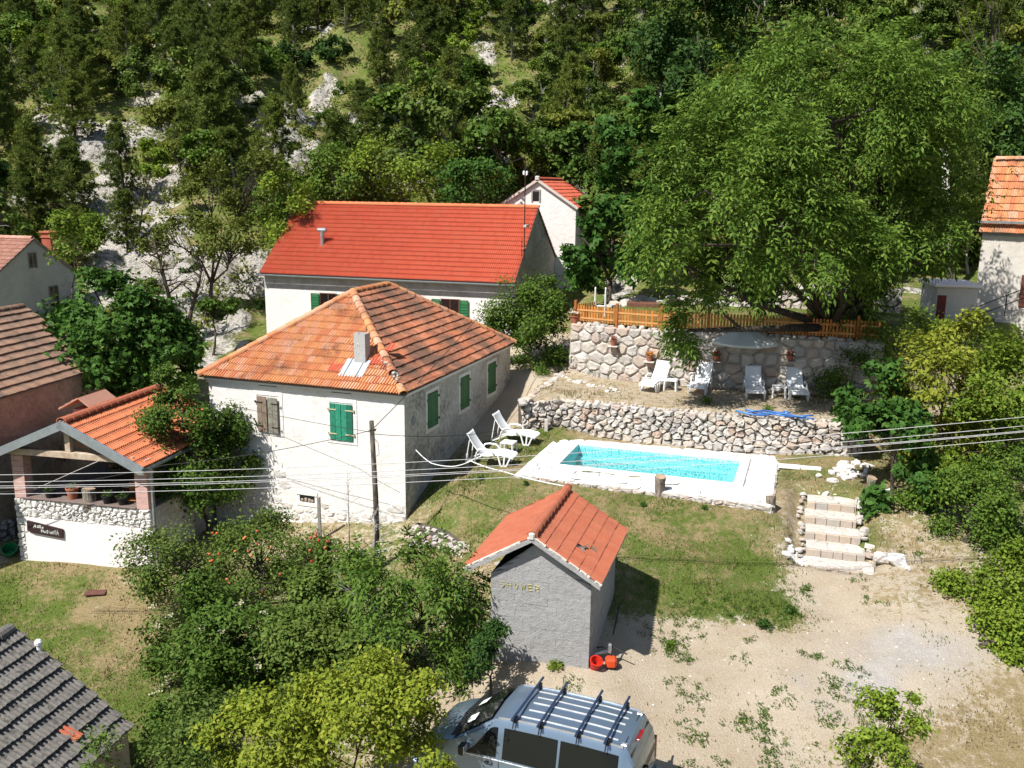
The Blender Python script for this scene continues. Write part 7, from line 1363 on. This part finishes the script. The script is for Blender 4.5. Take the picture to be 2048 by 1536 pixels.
def under():
    g = np.random.default_rng(11); n = 9000; y = 44 + 80 * g.random(n) ** 1.35; x = (g.random(n) * 2 - 1) * (y * .6 + 4); z = ground_h(x, y); p = pix(np.stack([x, y, z], 1)); rk = np.max([1.15 - np.hypot((p[0] - cx) / rx, (p[1] - cy) / ry) for cx, cy, rx, ry in _ROCK], 0); bad = ((x > -15) & (x < 21) & (y < 49.5)) | (x > 14) & (y < 50) | ((rk > .1) & (g.random(n) < .55)) | ((x < -15) & (y < 46)) ; x, y, z = x[~bad], y[~bad], z[~bad]; n = len(x); k = 34; i = np.repeat(np.arange(n), k); s = g.uniform(.4, 1.25, n); C = np.stack([x, y, z + .15], 1); P = C[i] + g.normal(size=(len(i), 3)) * (s[i] * .55)[:, None] * (1, 1, .55); P[:, 2] = np.maximum(P[:, 2], z[i] + .03); N = unit(g.normal(size=P.shape) * .6 + np.array([0, -.3, .8])); T = unit(np.cross(N, g.normal(size=P.shape))); o = obj('undergrowth', leaf_mesh('undergrowth', P, T, N, .25 * g.uniform(.6, 1.3, len(i)), .13, L_olive)); o['kind'] = 'stuff'
under()
def turf():
    g = np.random.default_rng(12); n = 240000; x = g.uniform(-17, 17, n); y = g.uniform(12.5, 36, n); gr = np.concatenate([idw(x[i:i + 40000], y[i:i + 40000], 3) for i in range(0, n, 40000)]); m1 = inpoly(x, y, T1); gr = np.where(m1, .4, gr); nz = fbm(x * .8, y * .8, 77); dens = np.clip((gr + nz * .9 - .38) * 1.5, 0, 1) ** 1.2; dens = np.where(gr > .12, np.maximum(dens, .02), dens * .5)
    hid = inpoly(x, y, POOL_HOLE)
    for (o, yaw, u0, u1, v0, v1) in (((-3.31, 27.7), -19.4, -7.4, .15, -.1, 9.8), ((-11.42, 26.85), -12.5, -4.6, .6, -.1, 5), (tuple(at(1177, 1340, 0)[:2]), -16.5, -2.4, .1, -.1, 3.1), (tuple(POOL_O), -18.3, -.1, 8.05, -.25, 5.1), (tuple(_so), -16.5, -.15, 1.75, -.1, 3.5)):
        a, b = x - o[0], y - o[1]; c, s = math.cos(R(yaw)), math.sin(R(yaw)); U, V = a * c + b * s, -a * s + b * c; hid |= (U > u0) & (U < u1) & (V > v0) & (V < v1)
    keep = (g.random(n) < dens) & ~hid & (np.abs(x) < y * .6 + 1); x, y, gr = x[keep], y[keep], gr[keep]; n = len(x); z = ground_h(x, y); d = idw(x, y, 4) + fbm(x * .7, y * .7, 55) * 1.0; h = g.uniform(.03, .085, n) * (1 + .9 * (fbm(x * 1.5, y * 1.5, 66) > .25)); a = g.uniform(0, 6.28, n); w = .016; L = g.normal(size=(n, 2)) * .35
    V = np.stack([np.stack([x + w * np.cos(a), y + w * np.sin(a), z - .01], 1), np.stack([x - w * np.cos(a), y - w * np.sin(a), z - .01], 1), np.stack([x + L[:, 0] * h, y + L[:, 1] * h, z + h], 1)], 1)
    for nm, sel, mt in (('green_grass', d < .5, leafmat('grass_blade', (.055, .085, .016), (.14, .175, .035), .3, .7, 0)), ('dry_grass', d >= .5, leafmat('dry_blade', (.16, .13, .06), (.32, .26, .13), .3, .8, 0))):
        v = V[sel].reshape(-1, 3); q = len(v) // 3; me = bpy.data.meshes.new(nm); me.vertices.add(len(v)); me.vertices.foreach_set('co', v.ravel().astype(np.float32)); me.loops.add(len(v)); me.loops.foreach_set('vertex_index', np.arange(len(v), dtype=np.int32)); me.polygons.add(q); me.polygons.foreach_set('loop_start', np.arange(q, dtype=np.int32) * 3); me.polygons.foreach_set('loop_total', np.full(q, 3, np.int32)); me.update(calc_edges=True); o = obj(nm, me, mt); o['kind'] = 'stuff'
turf()
def weeds():
    g = np.random.default_rng(31); Cc = []
    for a, b, r, n in ((1510, 1420, .5, 34), (1545, 1470, .35, 16), (1500, 1520, .5, 22), (1375, 1385, .4, 16), (1395, 1440, .3, 12), (1330, 1300, .5, 22), (1360, 1325, .35, 12), (1620, 1330, .3, 8), (1690, 1385, .5, 22), (1700, 1350, .35, 12), (1740, 1420, .6, 26), (1660, 1420, .3, 12), (1560, 1390, .25, 8), (1470, 1310, .5, 8), (1720, 1210, .3, 5), (1740, 1240, .2, 5), (1810, 1180, .5, 12), (1420, 1500, .5, 16), (1440, 1540, .4, 14), (1620, 1510, .5, 14), (1150, 1390, .3, 8), (1380, 1260, .7, 30), (1480, 1255, .6, 26), (1560, 1260, .4, 20), (1600, 1215, .35, 16)):
        p = at(a, b, -.2)
        for _ in range(n): Cc.append((p[0] + g.normal() * r * .6, p[1] + g.normal() * r * .6))
    Cc = np.array(Cc); k = 16; i = np.repeat(np.arange(len(Cc)), k); P = np.zeros((len(i), 3)); P[:, :2] = Cc[i] + g.normal(size=(len(i), 2)) * .055; P[:, 2] = ground_h(P[:, 0], P[:, 1]) + g.uniform(.01, .06, len(i)); T = unit(g.normal(size=P.shape) * (1, 1, .3) + np.array([0, 0, .8])); N = unit(np.cross(T, g.normal(size=P.shape))); o = obj('weeds', leaf_mesh('weeds', P, T, N, g.uniform(.04, .09, len(i)), .026, L_mid)); o['kind'] = 'stuff'
weeds()
def pebbles():
    g = np.random.default_rng(15); n = 2600; x = g.uniform(-3, 14, n); y = g.uniform(13, 26, n); gr = idw(x, y, 3); k = (gr < .5) & (g.random(n) < 1 - gr); x, y = x[k], y[k]; z = ground_h(x, y); m = MB()
    oct_ = [(1, 0, 0), (-1, 0, 0), (0, 1, 0), (0, -1, 0), (0, 0, .6), (0, 0, -.4)]; ff = [(0, 2, 4), (2, 1, 4), (1, 3, 4), (3, 0, 4)]
    for a, b, c in zip(x, y, z): s = .012 + .03 * g.random() ** 3; r = g.uniform(0, 3); cs, sn = math.cos(r) * s, math.sin(r) * s; m.add([(a + p * cs - q * sn, b + p * sn + q * cs * .8, c + t * s) for p, q, t in oct_], ff)
    o = obj('gravel', m, ST_step); o['kind'] = 'stuff'
pebbles()
# ---------------------------------------------------------------- pole and wires
M_wire = plain('aluminium_wire', (.55, .55, .56), bump=0, rough=.5); M_dwire = plain('dark_cable', (.035, .033, .03), bump=0, rough=.7)
p = gp(748, 25.4); top = aty(743, 842, p[1]); T = thing('utility_pole', 'weathered wooden utility pole in front of the old house', 'utility pole', p); h = top[2] - p[2]; m = MB(); m.tube([(0, 0, -.4), (-.02, 0, h * .5), (top[0] - p[0], 0, h)], [.085, .078, .066], 10); obj('shaft', m, bark_mat('tarred_pole', (.045, .038, .03), (.16, .135, .11)), T, True); m = MB(); m.box(-.06 + top[0] - p[0], -.06, h - .28, .12 + top[0] - p[0], .06, h - .24); obj('bracket', m, M_iron, T)
m = MB(); m.tube([(.0, -.09, h - .5), (.1, -.1, h - .62), (.12, -.1, h - .95), (.05, -.1, h - 1.0)], .007, 4); obj('cable_loop', m, M_dwire, T)
def wire(label, pts, r, mat, sag=0, group=None, name='overhead_wire'):
    q = []; P = [Vector(a) for a in pts]
    for a, b in zip(P, P[1:]):
        for t in np.linspace(0, 1, 13)[:-1]: v = a.lerp(b, t); v.z -= sag * 4 * t * (1 - t); q.append(v)
    q.append(P[-1]); m = MB(); m.tube(q, r, 5); return tag(obj(name, m, mat, None, True), label, 'wire', group)
names = ('topmost', 'second', 'third', 'fourth', 'lowest')
for i, (l, c, r_) in enumerate(((948, 938, 838), (962, 952, 856), (970, 958, 866), (974, 960, 868), (986, 976, 881))):
    y = 22.6; A, B = aty(-120, l + 3, y), aty(2170, r_ - 16, y - 1.5); mid = aty(760, c - 8 if i < 4 else c - 8, 22.2); M_ = [Vector(A), Vector(B)]
    # one sagging span crossing the whole view
    sg = .35; wire(names[i] + ' of the five pale wires crossing in front of the houses', (A, B), .008, M_wire, sg, 'pale wires across the view')
pt = np.array(top) - (0, .06, .26)
wire('dark cable from the pole up to the red house gable', (pt, aty(1082, 480, 42.0)), .012, M_dwire, .25); wire('dark cable from the pole to the left past the pavilion', (pt, aty(330, 930, 26.5), aty(-60, 990, 27)), .010, M_dwire, .12)
wire('thin cable from the pole to the left over the weathered shutter', (pt - (0, 0, .05), aty(440, 806, 27.6)), .008, M_dwire, .05); wire('thin cable from the pole to the right towards the pool loungers', (pt - (0, 0, .1), aty(1075, 845, 32.5)), .009, M_dwire, .25)
wire('thin cable running down across the front wall to the cellar side', (aty(430, 812, 27.9), aty(720, 938, 27.2), aty(800, 985, 26.8)), .007, M_dwire, .03)
wire('loose white cable hanging beside the old house and reaching the shed', (aty(832, 900, 27.5), aty(862, 926, 27.0), aty(905, 933, 26), aty(942, 922, 25), aty(1003, 942, 24), aty(1128, 972, 22.2)), .016, M_plastic, .03)
T = thing('concrete_pole', 'pale concrete pole showing through the walnut leaves', 'utility pole', gp(1884, 46)); a, b = aty(1886, 250, 46), gp(1884, 46); m = MB(); m.tube([(0, 0, -.3), (a[0] - b[0], 0, a[2] - b[2])], [.2, .16], 10); obj('shaft', m, M_concrete, T, True); m = MB(); m.cbox(-.5 + a[0] - b[0], -.06, a[2] - b[2] - .4, .5 + a[0] - b[0], .06, a[2] - b[2] - .28, .01); obj('crossarm', m, M_iron, T)
